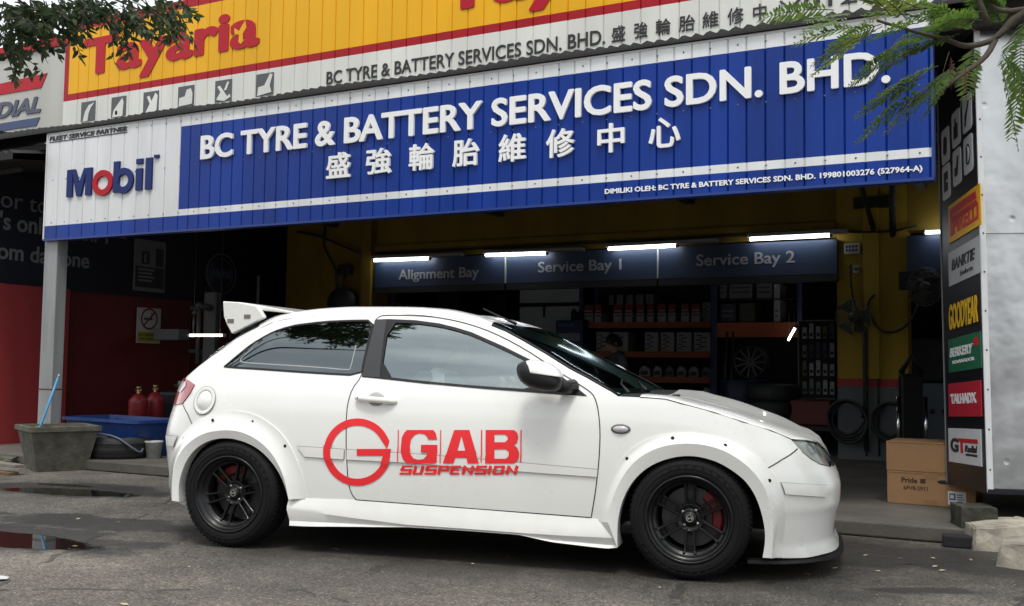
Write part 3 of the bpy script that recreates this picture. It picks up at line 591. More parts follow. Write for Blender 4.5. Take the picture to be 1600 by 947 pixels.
    # fuel flap is on the near side only
# arches: the bolt-on flares
def flare(name, fo, cr, lip, parent, mir, seam=None):
    n = 72
    A, NA_ = sidep(resample(smooth_line(fo, it=2), n), .0)
    A2, _ = sidep(resample(smooth_line(fo, it=2), n), .007)
    C = resample(smooth_line(cr, it=2), n); L_ = resample(smooth_line(lip, it=2), n)
    C = np.stack([C[:, 0], np.full(n, -.884), C[:, 1]], 1); L3 = np.stack([L_[:, 0], np.full(n, -.868), L_[:, 1]], 1)
    # fade the crest into the body near the ends of the bumper side
    Bm = A2*.5 + C*.5; Bm[:, 1] += .008
    B1 = A2*.8 + C*.2; B1[:, 1] += .006
    C0 = C.copy(); C0[:, 1] += .002; C0[:, [0, 2]] = C[:, [0, 2]]*.94 + Bm[:, [0, 2]]*.06
    In = L3.copy(); In[:, 1] = -.80
    rings = [A, A2, B1, Bm, C0, C, C*.5+L3*.5, L3, In]
    V = np.concatenate(rings); F = []
    for r in range(len(rings)-1):
        for i in range(n-1): F.append((r*n+i, r*n+i+1, (r+1)*n+i+1, (r+1)*n+i))
    # end caps
    F.append(tuple(r*n for r in range(len(rings)))); F.append(tuple(r*n+n-1 for r in range(len(rings)-1, -1, -1)))
    P = V*MIR if mir else V
    F = [f[::-1] for f in F] if not mir else F
    o = raw(name, P, F, [white], parent, None, True)
    md = o.modifiers.new('edges', 'EDGE_SPLIT'); md.split_angle = radians(28)
    # make the normals face outward
    bm = bmesh.new(); bm.from_mesh(o.data); bmesh.ops.recalc_face_normals(bm, faces=bm.faces[:]); 
    bm.to_mesh(o.data); bm.free()
    return o
for mir in (None, True):
    fr_ = flare('wheel_arch_flare', T['fo_r'], T['cr_r'], T['lip_r'], car, mir)
    ff_ = flare('wheel_arch_flare', T['fo_f'], T['cr_f'], T['lip_f'], car, mir)
    for i, (tt, zz) in enumerate(T['bolts']):
        p = side(tt, zz); sg = 1 if mir else -1
        q_ = np.array([v.co[:] for v in (fr_ if i < 4 else ff_).data.vertices]); j_ = np.argmin((q_[:, 0]-p[0])**2 + (q_[:, 2]-p[2])**2)
        b = MB().ball((p[0], q_[j_, 1] + sg*.001, p[2]), (.0095, .006, .0095), 0, 10, 6)
        b.build('bolt', [blackp], fr_ if i < 4 else ff_)
# skirts
for mir in (None, True):
    n = 40
    tp, _ = sidep(resample(T['sk_top'], n), .004); crs = resample(T['sk_cr'], n); bt = resample(T['sk_bot'], n)
    crs[0] = (tp[0][0], crs[0][1]); 
    K = np.stack([crs[:, 0], np.full(n, -.864), crs[:, 1]], 1); K1 = K.copy(); K1[:, 2] += .018; K1[:, 1] = -.862
    Bt = np.stack([bt[:, 0], np.full(n, -.858), bt[:, 1]], 1); In = Bt.copy(); In[:, 1] = -.70
    tp0 = tp.copy(); tp0[:, 1] = -.78
    rings = [tp0, tp, K1*.5+tp*.5, K1, K, Bt*.7+K*.3, Bt, In]
    rings[5][:, 1] = -.848
    V = np.concatenate(rings); F = []
    for r in range(len(rings)-1):
        for i in range(n-1): F.append((r*n+i, r*n+i+1, (r+1)*n+i+1, (r+1)*n+i))
    F.append(tuple(r*n for r in range(len(rings)))); F.append(tuple(r*n+n-1 for r in range(len(rings)-1, -1, -1)))
    o = raw('side_skirt', V*MIR if mir else V, F, [white2], car, None, True)
    bm = bmesh.new(); bm.from_mesh(o.data); bmesh.ops.recalc_face_normals(bm, faces=bm.faces[:]); bm.to_mesh(o.data); bm.free()
    o.modifiers.new('edges', 'EDGE_SPLIT').split_angle = radians(24)
# front lip spoiler: a thin black blade that follows the nose in plan
ts = np.linspace(1.56, 2.7, 40); lp = side(ts, np.full(40, .10)); V = []; F = []
for sgn in (1,):
    top = lp + [0, -.012, .012]; out = lp*1.0; 
half = np.concatenate([lp, (lp*MIR)[::-1]])
m_ = len(half); cx = np.array([1.2, 0, 0])
dirv = half - cx; dirv[:, 2] = 0; dirv /= np.linalg.norm(dirv, axis=1, keepdims=True)
gw = np.interp(np.concatenate([ts, ts[::-1]]), [1.56, 1.9, 2.2, 2.7], [.0, .004, .022, .022])[:, None]
o1 = half + dirv*gw; o1[:, 2] = .108; o2 = half + dirv*(gw+.003); o2[:, 2] = .092; o3 = half - dirv*.25; o3[:, 2] = .088; o4 = half - dirv*.02; o4[:, 2] = .118
rings = [o4, o1, o2, o3]; V = np.concatenate(rings)
F = [(r*m_+i, r*m_+i+1, (r+1)*m_+i+1, (r+1)*m_+i) for r in range(3) for i in range(m_-1)]
raw('front_splitter', V, F, [blackp], car, None, False)

# ---- upper body: hood, windscreen, roof and tailgate as one lofted skin in four parts
Ep = np.array(E_)
kinds = []
e3, _ = sidep(Ep)
eps = 2e-3
td = side(Ep[:, 0], Ep[:, 1]) - side(Ep[:, 0], Ep[:, 1]-eps*4); td /= np.linalg.norm(td, axis=1, keepdims=True)
zz = Ep[:, 1]
# the centre line of the car for each edge point (x, z)
CL = np.zeros((len(Ep), 2))
CX_ = {0: (1.958, .657), 1: (1.938, .675), 2: (1.905, .695), 3: (1.80, .738), 4: (1.66, .785), 5: (1.515, .829), 6: (1.34, .872), 7: (1.25, .892), 8: (1.09, .908),
       9: (.95, .918), 10: (.865, .955), 11: (.765, 1.010), 12: (.66, 1.058), 13: (.505, 1.140), 14: (.35, 1.222), 15: (.25, 1.270), 16: (.135, 1.318), 17: (.0, 1.352), 18: (-.16, 1.386),
       19: (-.41, 1.397), 20: (-.73, 1.401), 21: (-.90, 1.397), 22: (-1.10, 1.385), 23: (-1.36, 1.365), 24: (-1.50, 1.325), 25: (-1.66, 1.245), 26: (-1.80, 1.135), 27: (-1.90, 1.04), 28: (-1.962, .955)}
for k, v in CX_.items(): CL[k] = v
h0 = np.interp(np.arange(len(Ep)), [0, 2, 4, 8, 9, 16, 18, 24, 28], [.03, .05, .05, .04, .03, .05, .10, .09, .05])
def upper(i0, i1, name, m, parent, sub=5, nv=26, off=0.0, v0=0.0, v1=1.0, flip=False):
    s = np.linspace(i0, i1, (i1-i0)*sub+1); ii = np.arange(len(Ep))
    f = lambda a: np.stack([pchip(ii, a[:, k])(s) for k in range(a.shape[1])], 1)
    A = f(e3); Td = f(td); C = f(CL); H = np.interp(s, ii, h0)[:, None]
    Td /= np.linalg.norm(Td, axis=1, keepdims=True)
    P0 = A; P1 = A + Td*H; P3 = np.stack([C[:, 0], 0*s, C[:, 1]], 1); P2 = P3.copy(); P2[:, 1] = -.36
    g = np.linspace(-1, 1, 2*nv+1); rows = []
    for q in g:
        w = (1-abs(q)); w = v0 + (v1-v0)*w
        w = w**1.0
        B = (1-w)**3*P0 + 3*(1-w)**2*w*P1 + 3*(1-w)*w*w*P2 + w**3*P3
        if q > 0: B = B*MIR
        rows.append(B)
    G = np.stack(rows, 1)                       # s, v, 3
    du = np.gradient(G, axis=0); dv = np.gradient(G, axis=1); N = np.cross(dv, du); N /= np.maximum(np.linalg.norm(N, axis=2, keepdims=True), 1e-9)
    N = np.where(N[..., 2:3].mean() < 0, -N, N)
    G = G + N*off
    a, b = G.shape[:2]
    F = [(i*b+j, i*b+j+1, (i+1)*b+j+1, (i+1)*b+j) for i in range(a-1) for j in range(b-1)]
    q0 = G.reshape(-1, 3); f0_ = F[len(F)//2]
    if np.dot(np.cross(q0[f0_[1]]-q0[f0_[0]], q0[f0_[3]]-q0[f0_[0]]), N.reshape(-1, 3)[f0_[0]]) < 0: F = [f[::-1] for f in F]
    if flip: F = [f[::-1] for f in F]; N = -N
    o = raw(name, q0, F, [m], parent, None, True, N.reshape(-1, 3))
    return o, G
hood, _ = upper(0, 8, 'hood', white, car, v0=.012)
cowl, _ = upper(8, 9, 'cowl', blackp, car, off=-.004)
upper(9, 16, 'windscreen', g_wind, car, off=.0)
roof, _ = upper(16, 23, 'roof', white, car)
tg, _ = upper(23, 28, 'tailgate', white, car)
upper(24, 27, 'rear_window', g_quarter, tg, off=.004, v0=.12)
# dark band round the windscreen
for q in (-1, 1):
    b = MB()
    s_ = [e3[i] + np.array([0, 0, .004]) for i in range(9, 17)]
    pts = [((p*np.array([1, -q, 1]))[0], (p*np.array([1, -q, 1]))[1]*.985, (p)[2]+.002) for p in s_]
    b.tube(pts, .007, 0, 6)
    b.build('windscreen_seal', [blackp], car)
for q in (1, -1):   # hood shut lines
    MB().tube([(p[0], p[1]*q, p[2]+.001) for p in e3[2:9]], .0028, 0, 6).build('hood_gap', [seal], hood)
# wipers and washer nozzle
b = MB()
b.tube([(.93, -.45, .925), (.84, -.2, .968), (.80, .05, .99)], [.012, .008, .005], 0, 6)
b.tube([(.93, .15, .93), (.85, .38, .965), (.82, .55, .985)], [.012, .008, .005], 0, 6)
b.build('wiper', [blackp], car)
MB().box((1.16, -.36, .905), (1.20, -.32, .918), 0, None, .004).build('washer_nozzle', [blackp], hood)
# aerial on the roof
b = MB(); b.tube([(.17, -.1, 1.322), (.10, -.1, 1.352), (-.045, -.1, 1.418)], [.011, .006, .0035], 0, 6)
b.build('aerial', [blackp], car)

# ---- rear spoiler
sp = MB()
pl = T['sp_plate']; bl = T['sp_blade']
for q in (1, -1):
    y0 = -.585*q
    sp.prism(pl, (0, .035*q, 0), 0, None, (0, y0, 0))
sp.prism(bl, (0, 1.10, 0), 0, None, (0, -.55, 0))
# closing face of the wing, low at the back
sp.prism([(-1.5659, 1.3413), (-1.56, 1.425), (-1.53, 1.425), (-1.50, 1.345), (-1.44, 1.29), (-1.50, 1.25)], (0, 1.10, 0), 0, None, (0, -.55, 0))
spo = sp.build('rear_spoiler', [white], car)
spo.modifiers.new('soft', 'BEVEL').width = .006
for x, z in ((-1.515, 1.318), (-1.40, 1.345)):
    MB().box((x-.022, -.5885, z-.012), (x+.022, -.583, z+.012), 0).build('vent', [mat('vent_grey', (.16, .155, .13), .6)], spo)

# ---- fuel flap, side repeater
f0 = T['fuel'][0]
b = MB(); c0, n0 = sidep([f0], .002); nv_ = Vector(n0[0]); ax = Vector((1, 0, 0)) - nv_*nv_.x; mm = frame(c0[0], ax, nv_.cross(ax), nv_)
b.lathe([(.083, -.004), (.083, .002), (.080, .003), (.062, .003), (.060, .0015), (.056, .0015), (.054, .004), (.001, .0055)], 0, 40, mm)
b.lathe([(.0862, .0), (.0862, .0012), (.0832, .0016)], 1, 40, mm)
b.lathe([(.0616, .0032), (.0600, .0032)], 1, 40, mm)
b.build('fuel_flap', [white, mat('gap_grey', (.12, .12, .12), .7)], car)
for mir in (None, True):
    mk = T['marker'][0]; c0 = side(mk[0], mk[1]); c0 = c0*MIR if mir else c0; sg = 1 if mir else -1
    b = MB().ball((c0[0], c0[1]+sg*.002, c0[2]), (.052, .012, .026), 1, 20, 10).ball((c0[0], c0[1]+sg*.006, c0[2]), (.042, .014, .018), 0, 20, 10)
    b.build('side_repeater', [clearlens, mat('repeater_rim', (.10, .10, .10), .5)], car)

# ---- mirrors
for mir in (None, True):
    sg = 1 if mir else -1
    cx, cy, cz = .545, .955*sg, 1.010
    def shell(z0, z1, grow, mi, b, nz=14, nu=28):
        V = []; F = []
        for i in range(nz+1):
            z = z0 + (z1-z0)*i/nz
            k = (z-.0)/.082 if z > 0 else (z)/.075
            rr = max(1-abs(k)**2.4, 0)**(1/2.4)
            for u in range(nu):
                a = 2*pi*u/nu; ca, sa = cos(a), sin(a)
                x = .118*np.sign(ca)*abs(ca)**.85*rr; y = .088*np.sign(sa)*abs(sa)**.75*rr
                V.append((cx + (x - z*.25)*grow + .01, cy + y*grow, cz + z*grow - (x)*.13))
        for i in range(nz):
            for u in range(nu):
                F.append((i*nu+u, i*nu+(u+1) % nu, (i+1)*nu+(u+1) % nu, (i+1)*nu+u))
        F.append(tuple(range(nu-1, -1, -1))); F.append(tuple(nz*nu+u for u in range(nu)))
        b.add(V, F, mi, True)
    b = MB(); shell(-.0749, .0819, .985, 0, b)
    b.tube([(cx+.10, sg*.90, cz-.045), (cx+.125, sg*.85, cz-.055), (cx+.15, sg*.79, cz-.05)], [.036, .034, .04], 0, 12)
    mo = b.build('side_mirror', [blackp], car)
    b = MB(); shell(.012, .0819, 1.0, 0, b)
    for i_, v_ in enumerate(b.v): b.v[i_] = (v_[0] + .012 + (.014 if v_[0] < cx - .04 else 0), v_[1], v_[2] + .003)
    b.build('mirror_cap', [white], mo)

# ---- decals on the near door
def decal(polys, holes, name, parent, off=.012):
    V = []; F = []; N = []
    for pl in polys:
        lp = dens(pl, .015, True); hs_ = [dens(h, .015, True) for h in holes]
        pts = []; E = []
        for l in [lp] + hs_:
            o = len(pts); pts += [Vector(q) for q in l]; E += [(o+i, o+(i+1) % len(l)) for i in range(len(l))]
        r = delaunay_2d_cdt(pts, E, [], 0, 1e-6)
        W = np.array([v[:] for v in r[0]]); G = np.array([f for f in r[2] if len(f) == 3])
        c = W[G].mean(1); k = pip(c[:, 0], c[:, 1], pl)
        for h in holes: k &= ~pip(c[:, 0], c[:, 1], h)
        P, Nn = sidep(W, off)
        on = pip(W[:, 0], W[:, 1], sd_[0]) | pip(W[:, 0], W[:, 1], sd_[1]); P = P - Nn*np.where(on, 0, .0085)[:, None]; o = len(V); V += list(P); N += list(Nn)
        for f in G[k]:
            a = W[f]; ar = (a[1, 0]-a[0, 0])*(a[2, 1]-a[0, 1]) - (a[2, 0]-a[0, 0])*(a[1, 1]-a[0, 1])
            F.append(tuple(int(x)+o for x in (f if ar > 0 else f[::-1])))
    return V, F, N
dec = ([], [], [])
sd_ = [[(x + (-.02 if x < 0 else .02), z + (-.018 if i < 7 else .018)*-1) for i, (x, z) in enumerate(T['strip_d'])], [(x + (.02 if x > -.65 else -.02), z + (.018 if i < 2 else -.018)) for i, (x, z) in enumerate(T['strip_q'])]]
def addd(r):
    o = len(dec[0]); dec[0].extend(r[0]); dec[1].extend([tuple(k+o for k in f) for f in r[1]]); dec[2].extend(r[2])
addd(decal([T['L_ring']], [], 'd', None))
for k in ('bar1', 'bar2', 'bar3', 'bar4', 'G'): addd(decal([T['L_'+k]], [], 'd', None))
addd(decal([T['L_A']], [T['L_Ah']], 'd', None)); addd(decal([T['L_B']], [T['L_Bh1'], T['L_Bh2']], 'd', None))
for i in range(20):
    if 'LS%d' % i not in T: break
    q = np.array(dens(T['LS%d' % i], .02)); base = np.array(T['LS%d' % i])
    # slanted strokes with mitred width
    for a, b_ in zip(base[:-1], base[1:]):
        d = (b_-a)/np.linalg.norm(b_-a); n_ = np.array([-d[1], d[0]])*(.0052 if abs(d[0]) > .6 else .0085)
        e_ = d*.005
        addd(decal([[tuple(a-n_-e_), tuple(b_-n_+e_), tuple(b_+n_+e_), tuple(a+n_-e_)]], [], 'd', None, .012 + .0004*random.random()))
raw('red_lettering', dec[0], dec[1], [decal_m], car, None, True, dec[2])

# ---- wheels
def wheel(parent, x, y, sgn, rot, steer=0.0):
    w = bpy.data.objects.new('wheel', None); COL.objects.link(w); w.parent = parent
    w.location = (x, y, .307); w.scale = (1.0233, 1.0233, 1.0); w.empty_display_size = .1
    # local axle along +z' = outward
    w.rotation_euler = (radians(90)*(1 if sgn < 0 else -1), 0, steer)
    b = MB()
    tw = .235
    prof = [(.205, -.02), (.212, -.004), (.235, .002), (.262, -.001), (.279, -.012), (.290, -.026), (.2965, -.042), (.2995, -.07), (.300, -tw/2),
            (.2995, -tw+.07), (.2965, -tw+.042), (.29, -tw+.026), (.279, -tw+.012), (.235, -tw), (.205, -tw+.02)]
    b.lathe(prof, 0, 96)
    # tread grooves as thin dark rings and shoulder blocks
    for h in (-.085, -.118, -.15): b.lathe([(.3003, h-.004), (.2945, h-.003), (.2945, h+.003), (.3003, h+.004)], 1, 96)
    for k in range(72):
        a = 2*pi*k/72; m = Matrix.Rotation(a, 4, 'Z')
        b.box((.291, -.0035, -.060), (.3008, .0035, -.034), 0, m)
    for r_, h_ in ((.248, .0025), (.268, -.003)):
        b.lathe([(r_-.002, h_-.001), (r_-.001, h_+.0015), (r_+.001, h_+.0015), (r_+.002, h_-.001)], 0, 96)
    # raised moulded ticks on the sidewall
    for k in range(40):
        if (k // 10) % 2: continue
        m = Matrix.Rotation(2*pi*k/40 + rot, 4, 'Z')
        b.box((.252, -.006, -.002), (.266, .006 - (k % 3)*.002, .0032), 0, m)
    b.build('tyre', [blackr, seal], w)
    b = MB()
    rim = [(.209, -.030), (.2165, -.006), (.214, .002), (.207, .003), (.203, -.002), (.199, -.022), (.192, -.026), (.187, -.030), (.184, -.052), (.172, -.056), (.166, -.062), (.164, -.10), (.166, -.20), (.20, -.215)]
    b.lathe(rim, 0, 72)
    # hub
    b.lathe([(.001, -.058), (.030, -.058), (.033, -.062), (.036, -.078), (.050, -.081), (.062, -.072), (.066, -.068), (.068, -.074), (.070, -.12), (.02, -.14)], 0, 48)
    # six split spokes
    for k in range(6):
        m = Matrix.Rotation(2*pi*k/6 + rot, 4, 'Z')
        for q in (-1, 1):
            V = []; st = [(.055, .0185, .0065, -.070, -.10), (.085, .0195, .0062, -.066, -.095), (.130, .0215, .006, -.060, -.088), (.158, .0235, .0065, -.055, -.083), (.170, .027, .008, -.050, -.08)]
            for (r_, o_, hw, zt, zb) in st:
                for (dy, zq) in ((-hw, zb), (-hw, zt-.003), (-hw+.003, zt), (hw-.003, zt), (hw, zt-.003), (hw, zb)):
                    V.append((r_, q*o_ + dy, zq))
            F = []
            for i in range(len(st)-1):
                for j in range(6): F.append((i*6+j, i*6+(j+1) % 6, (i+1)*6+(j+1) % 6, (i+1)*6+j))
            F.append(tuple(range(5, -1, -1))); F.append(tuple((len(st)-1)*6+j for j in range(6)))
            b.add(V, F, 0, False, m)
        b.box((.145, -.016, -.100), (.165, .016, -.086), 0, m); b.box((.06, -.013, -.108), (.085, .013, -.096), 0, m)
    for k in range(4):
        m = Matrix.Rotation(2*pi*k/4 + rot + .4, 4, 'Z')
        b.lathe([(.001, .0), (.0085, .0), (.0095, -.012)], 1, 6, m @ Matrix.Translation((.046, 0, -.070)))
    ro = b.build('rim', [wheelm, steel], w)
    bm = bmesh.new(); bm.from_mesh(ro.data); bmesh.ops.recalc_face_normals(bm, faces=bm.faces[:]); bm.to_mesh(ro.data); bm.free()
    b = MB()
    b.lathe([(.001, -.0545), (.022, -.0545), (.026, -.058)], 0, 32)
    b.lathe([(.019, -.0540), (.0165, -.0535), (.0145, -.0540)], 1, 32)
    m = Matrix.Rotation(.6, 4, 'Z')
    b.box((-.012, -.0022, -.0545), (.012, .0022, -.053), 1, m); b.box((.004, -.010, -.0545), (.010, .001, -.053), 1, m); b.box((-.010, -.001, -.0545), (-.004, .010, -.053), 1, m)
    b.build('centre_cap', [wheelm, chrome], w)
    b = MB(); b.lathe([(.07, -.135), (.072, -.128), (.148, -.128), (.15, -.135), (.148, -.142), (.07, -.142)], 0, 64, smooth=False)
    for k in range(24):
        m = Matrix.Rotation(2*pi*k/24, 4, 'Z'); b.box((.095 + .015*(k % 3), -.003, -.1285), (.10 + .015*(k % 3), .003, -.1272), 1, m)
    b.build('brake_disc', [mat('disc_steel', (.10, .10, .105), .42, .9), seal], w)
    b = MB(); a0, a1 = (radians(-42), radians(38))
    V = []; F = []
    for i in range(13):
        a = a0 + (a1-a0)*i/12
        for r_, h_ in ((.105, -.112), (.112, -.104), (.150, -.104), (.160, -.112), (.160, -.155), (.105, -.155)): V.append((r_*cos(a), r_*sin(a), h_))
    for i in range(12):
        for j in range(6): F.append((i*6+j, i*6+(j+1) % 6, (i+1)*6+(j+1) % 6, (i+1)*6+j))
    F += [tuple(range(5, -1, -1)), tuple(72+j for j in range(6))]
    cal_rot = Matrix.Rotation(radians(20) if x > 0 else radians(120), 4, 'Z')
    b.add(V, F, 0, False, cal_rot); b.build('brake_caliper', [redcal], w)
    return w
for x in (1.315, -1.315):
    wheel(car, x, -.878, -1, .52 if x > 0 else .24, 0)
    wheel(car, x, .878, 1, .3, 0)

# ---- underbody, wheel wells and cabin
b = MB()
b.box((-.92, -.74, .20), (.90, .74, .26), 0); b.box((1.70, -.45, .15), (1.82, .45, .60), 0); b.box((-1.80, -.5, .26), (-1.70, .5, .60), 0)
b.box((-1.7, -.60, .24), (1.72, .60, .30), 0)
for x in (1.315, -1.315):
    V = []; F = []
    for i in range(21):
        a = pi*i/20
        for y in (-.835, -.52): V.append((x + .37*cos(a), y, .30 + .365*sin(a) - 0))
    for i in range(20): F.append((i*2, i*2+1, i*2+3, i*2+2))
    c0 = len(V); F.append(tuple(i*2+1 for i in range(21)))
    b.add(V, F, 0, False); b.add([(p[0], -p[1], p[2]) for p in V], F, 0, False)
b.tube([(1.315, -.75, .3), (1.315, .75, .3)], .035, 0, 8); b.tube([(-1.315, -.75, .3), (-1.315, .75, .3)], .045, 0, 8)
b.build('underbody', [mat('underbody_black', (.006, .006, .006), .9)], car)
b = MB()
b.box((-1.70, -.66, .60), (-.75, .66, .90), 0); b.box((-.75, -.70, .26), (.70, .70, .30), 0)
b.box((.42, -.70, .60), (.88, .70, .93), 0, None, .04)
for q in (-1, 1): b.box((-.70, q*.70-.02, .28), (.80, q*.70+.02, .86), 0)
b.build('cabin_trim', [dark_in], car)
for y in (-.36, .36):
    b = MB(); b.box((-.40, y-.24, .42), (.12, y+.24, .56), 0, None, .05)
    m = frame((-.40, y, .50), (cos(radians(-18)), 0, -sin(radians(-18))*-1), (0, 1, 0))
    b.box((-.07, -.23, 0), (.07, .23, .55), 0, m, .05); b.box((-.045, -.12, .57), (.045, .12, .74), 0, m, .04)
    b.build('front_seat', [seatm], car)
MB().box((-1.15, -.60, .45), (-.75, .60, .58), 0, None, .05).box((-1.25, -.60, .55), (-1.08, .60, 1.0), 0, None, .05).build('rear_seat', [seatm], car)
b = MB(); sm_ = frame((.30, -.36, .86), (cos(radians(65)), 0, sin(radians(65))), (0, 1, 0))
ringp = [(.18*cos(2*pi*k/32), .18*sin(2*pi*k/32), 0) for k in range(33)]
b.tube(ringp, .014, 0, 8, sm_); b.box((-.17, -.02, -.012), (.17, .02, .012), 0, sm_); b.box((-.02, -.17, -.012), (.06, .17, .012), 0, sm_, .005)
b.tube([(.30, -.36, .86), (.48, -.36, .78)], .03, 0, 8)
b.build('steering_wheel', [blackp], car)
# inner side of the roof
u_, G = upper(16, 23, 'headlining', headlin, car, off=-.02, flip=True)

# ================================================================== ground
def asphalt():
    m = bpy.data.materials.new('asphalt'); m.use_nodes = True
    n, l = m.node_tree.nodes, m.node_tree.links; b = n['Principled BSDF']
    tc = n.new('ShaderNodeTexCoord'); P = tc.outputs['Object']
    def noise(s, d=5, r=.6, w=None):
        t = n.new('ShaderNodeTexNoise'); t.inputs['Scale'].default_value = s; t.inputs['Detail'].default_value = d; t.inputs['Roughness'].default_value = r
        l.new(w or P, t.inputs['Vector']); return t.outputs['Fac']
    def ramp(f, a, b_, c0, c1):
        r = n.new('ShaderNodeValToRGB'); r.color_ramp.elements[0].position = a; r.color_ramp.elements[1].position = b_
        r.color_ramp.elements[0].color = (*c0, 1); r.color_ramp.elements[1].color = (*c1, 1); l.new(f, r.inputs['Fac']); return r.outputs['Color']
    def mix(f, a, b_, mode='MIX'):
        x = n.new('ShaderNodeMixRGB'); x.blend_type = mode
        if isinstance(f, float): x.inputs[0].default_value = f
        else: l.new(f, x.inputs[0])
        for k, v in ((1, a), (2, b_)):
            if isinstance(v, tuple): x.inputs[k].default_value = (*v, 1)
            else: l.new(v, x.inputs[k])
        return x.outputs[0]
    def math_(op, a, b_=None, clamp=False):
        x = n.new('ShaderNodeMath'); x.operation = op; x.use_clamp = clamp
        for k, v in enumerate((a, b_)):
            if v is None: continue
            if isinstance(v, (int, float)): x.inputs[k].default_value = v
            else: l.new(v, x.inputs[k])
        return x.outputs[0]
    grain = noise(62, 4, .75); patch = noise(.9, 6, .6); fine = noise(14, 6, .65); wob = noise(2.3, 5, .6); wob2 = noise(9, 5, .6)
    base = ramp(patch, .33, .68, (.098, .092, .083), (.262, .246, .222))
    base = mix(.6, base, ramp(fine, .32, .7, (.35, .35, .35), (1.15, 1.13, 1.1)), 'MULTIPLY')
    base = mix(.75, base, ramp(grain, .36, .66, (.35, .34, .33), (1.8, 1.75, 1.68)), 'MULTIPLY')
    # small pale chippings
    vo = n.new('ShaderNodeTexVoronoi'); vo.inputs['Scale'].default_value = 34; l.new(P, vo.inputs['Vector'])
    chip = math_('LESS_THAN', vo.outputs['Distance'], .17)
    sel = n.new('ShaderNodeSeparateColor'); l.new(vo.outputs['Color'], sel.inputs[0])
    chip = math_('MULTIPLY', chip, math_('GREATER_THAN', sel.outputs[0], .66))
    base = mix(chip, base, (.40, .38, .34))
    # aggregate: every little stone its own tone
    va = n.new('ShaderNodeTexVoronoi'); va.inputs['Scale'].default_value = 105; l.new(P, va.inputs['Vector']); sa = n.new('ShaderNodeSeparateColor'); l.new(va.outputs['Color'], sa.inputs[0])
    base = mix(.8, base, ramp(sa.outputs[0], .05, .95, (.50, .49, .48), (1.55, 1.52, 1.48)), 'MULTIPLY')
    big = noise(.33, 4, .55); base = mix(.7, base, ramp(big, .38, .62, (.62, .61, .60), (1.22, 1.2, 1.17)), 'MULTIPLY')
    # dark cracks
    vc = n.new('ShaderNodeTexVoronoi'); vc.feature = 'DISTANCE_TO_EDGE'; vc.inputs['Scale'].default_value = .55
    wv = n.new('ShaderNodeMixRGB'); wv.inputs[0].default_value = .16; l.new(P, wv.inputs[1])
    tn = n.new('ShaderNodeTexNoise'); tn.inputs['Scale'].default_value = 3; tn.inputs['Detail'].default_value = 6; l.new(P, tn.inputs['Vector']); l.new(tn.outputs['Color'], wv.inputs[2]); l.new(wv.outputs[0], vc.inputs['Vector'])
    crack = math_('MULTIPLY', math_('LESS_THAN', vc.outputs['Distance'], .008), math_('GREATER_THAN', wob, .5))
    base = mix(math_('MULTIPLY', crack, .6), base, (.02, .019, .017))
    sep = n.new('ShaderNodeSeparateXYZ'); l.new(P, sep.inputs[0])
    def blob(cx, cy, rx, ry, a=0.0, wobble=.7, soft=.06):
        dx = math_('SUBTRACT', sep.outputs[0], cx); dy = math_('SUBTRACT', sep.outputs[1], cy)
        c, s = cos(a), sin(a)
        u = math_('DIVIDE', math_('ADD', math_('MULTIPLY', dx, c), math_('MULTIPLY', dy, s)), rx)
        v = math_('DIVIDE', math_('SUBTRACT', math_('MULTIPLY', dy, c), math_('MULTIPLY', dx, s)), ry)
        d = math_('SQRT', math_('ADD', math_('MULTIPLY', u, u), math_('MULTIPLY', v, v)))
        d = math_('ADD', d, math_('MULTIPLY', math_('SUBTRACT', wob, .5), wobble*2)); d = math_('ADD', d, math_('MULTIPLY', math_('SUBTRACT', wob2, .5), wobble*.7))
        return math_('SUBTRACT', 1.0, math_('DIVIDE', math_('SUBTRACT', d, 1-soft), soft*2), ) if False else math_('DIVIDE', math_('SUBTRACT', 1+soft, d), soft*2, True)
    def mx_(l_):
        r = l_[0]
        for q in l_[1:]: r = math_('MAXIMUM', r, q)
        return r
    water = mx_([blob(-5.75, 3.98, .95, .22, .12, .35), blob(-7.1, 5.72, .62, .19, .2, .5), blob(-7.5, 6.02, .3, .07, .1, .5)])
    damp_and_shade = mx_([blob(-5.72, 4.05, 1.2, .42, .15, .7, .16), blob(-5.6, 4.75, .95, .27, .2, .9, .2), blob(-4.5, 5.0, .55, .13, .2, .9, .2), blob(-7.2, 5.85, .9, .42, .2, .8, .2),
                blob(-1.0, 6.35, 1.5, .55, 0, .8, .35), blob(-1.75, 3.35, .22, .09, .3, .9, .3), blob(.25, 4.3, .35, .12, .1, .9, .3), blob(-3.3, 3.1, .45, .08, .25, 1.0, .3), blob(-.6, 5.4, .3, .1, .5, 1.0, .3), blob(-2.9, 5.6, 2.4, 1.1, .19, .3, .4)])  # last blob paints the car's shadow under its footprint
    base = mix(math_('MULTIPLY', damp_and_shade, .8), base, (.020, .0185, .017))
    base = mix(math_('MULTIPLY', water, .9), base, (.008, .0078, .0075))
    l.new(base, b.inputs['Base Color'])
    rg = math_('SUBTRACT', math_('SUBTRACT', .86, math_('MULTIPLY', damp_and_shade, .36)), math_('MULTIPLY', water, .6), True)
    rg = math_('MAXIMUM', rg, .03); l.new(math_('ADD', rg, math_('MULTIPLY', math_('SUBTRACT', 1.0, water), math_('MULTIPLY', math_('SUBTRACT', fine, .5), .2))), b.inputs['Roughness'])
    bp = n.new('ShaderNodeBump'); bp.inputs['Distance'].default_value = .02
    l.new(math_('MULTIPLY', math_('SUBTRACT', 1.0, water), .85), bp.inputs['Strength'])
    l.new(math_('ADD', math_('MULTIPLY', grain, .8), math_('ADD', math_('MULTIPLY', fine, .5), math_('MULTIPLY', math_('MULTIPLY', crack, -1.0), .6))), bp.inputs['Height'])
    l.new(bp.outputs[0], b.inputs['Normal'])
    return m
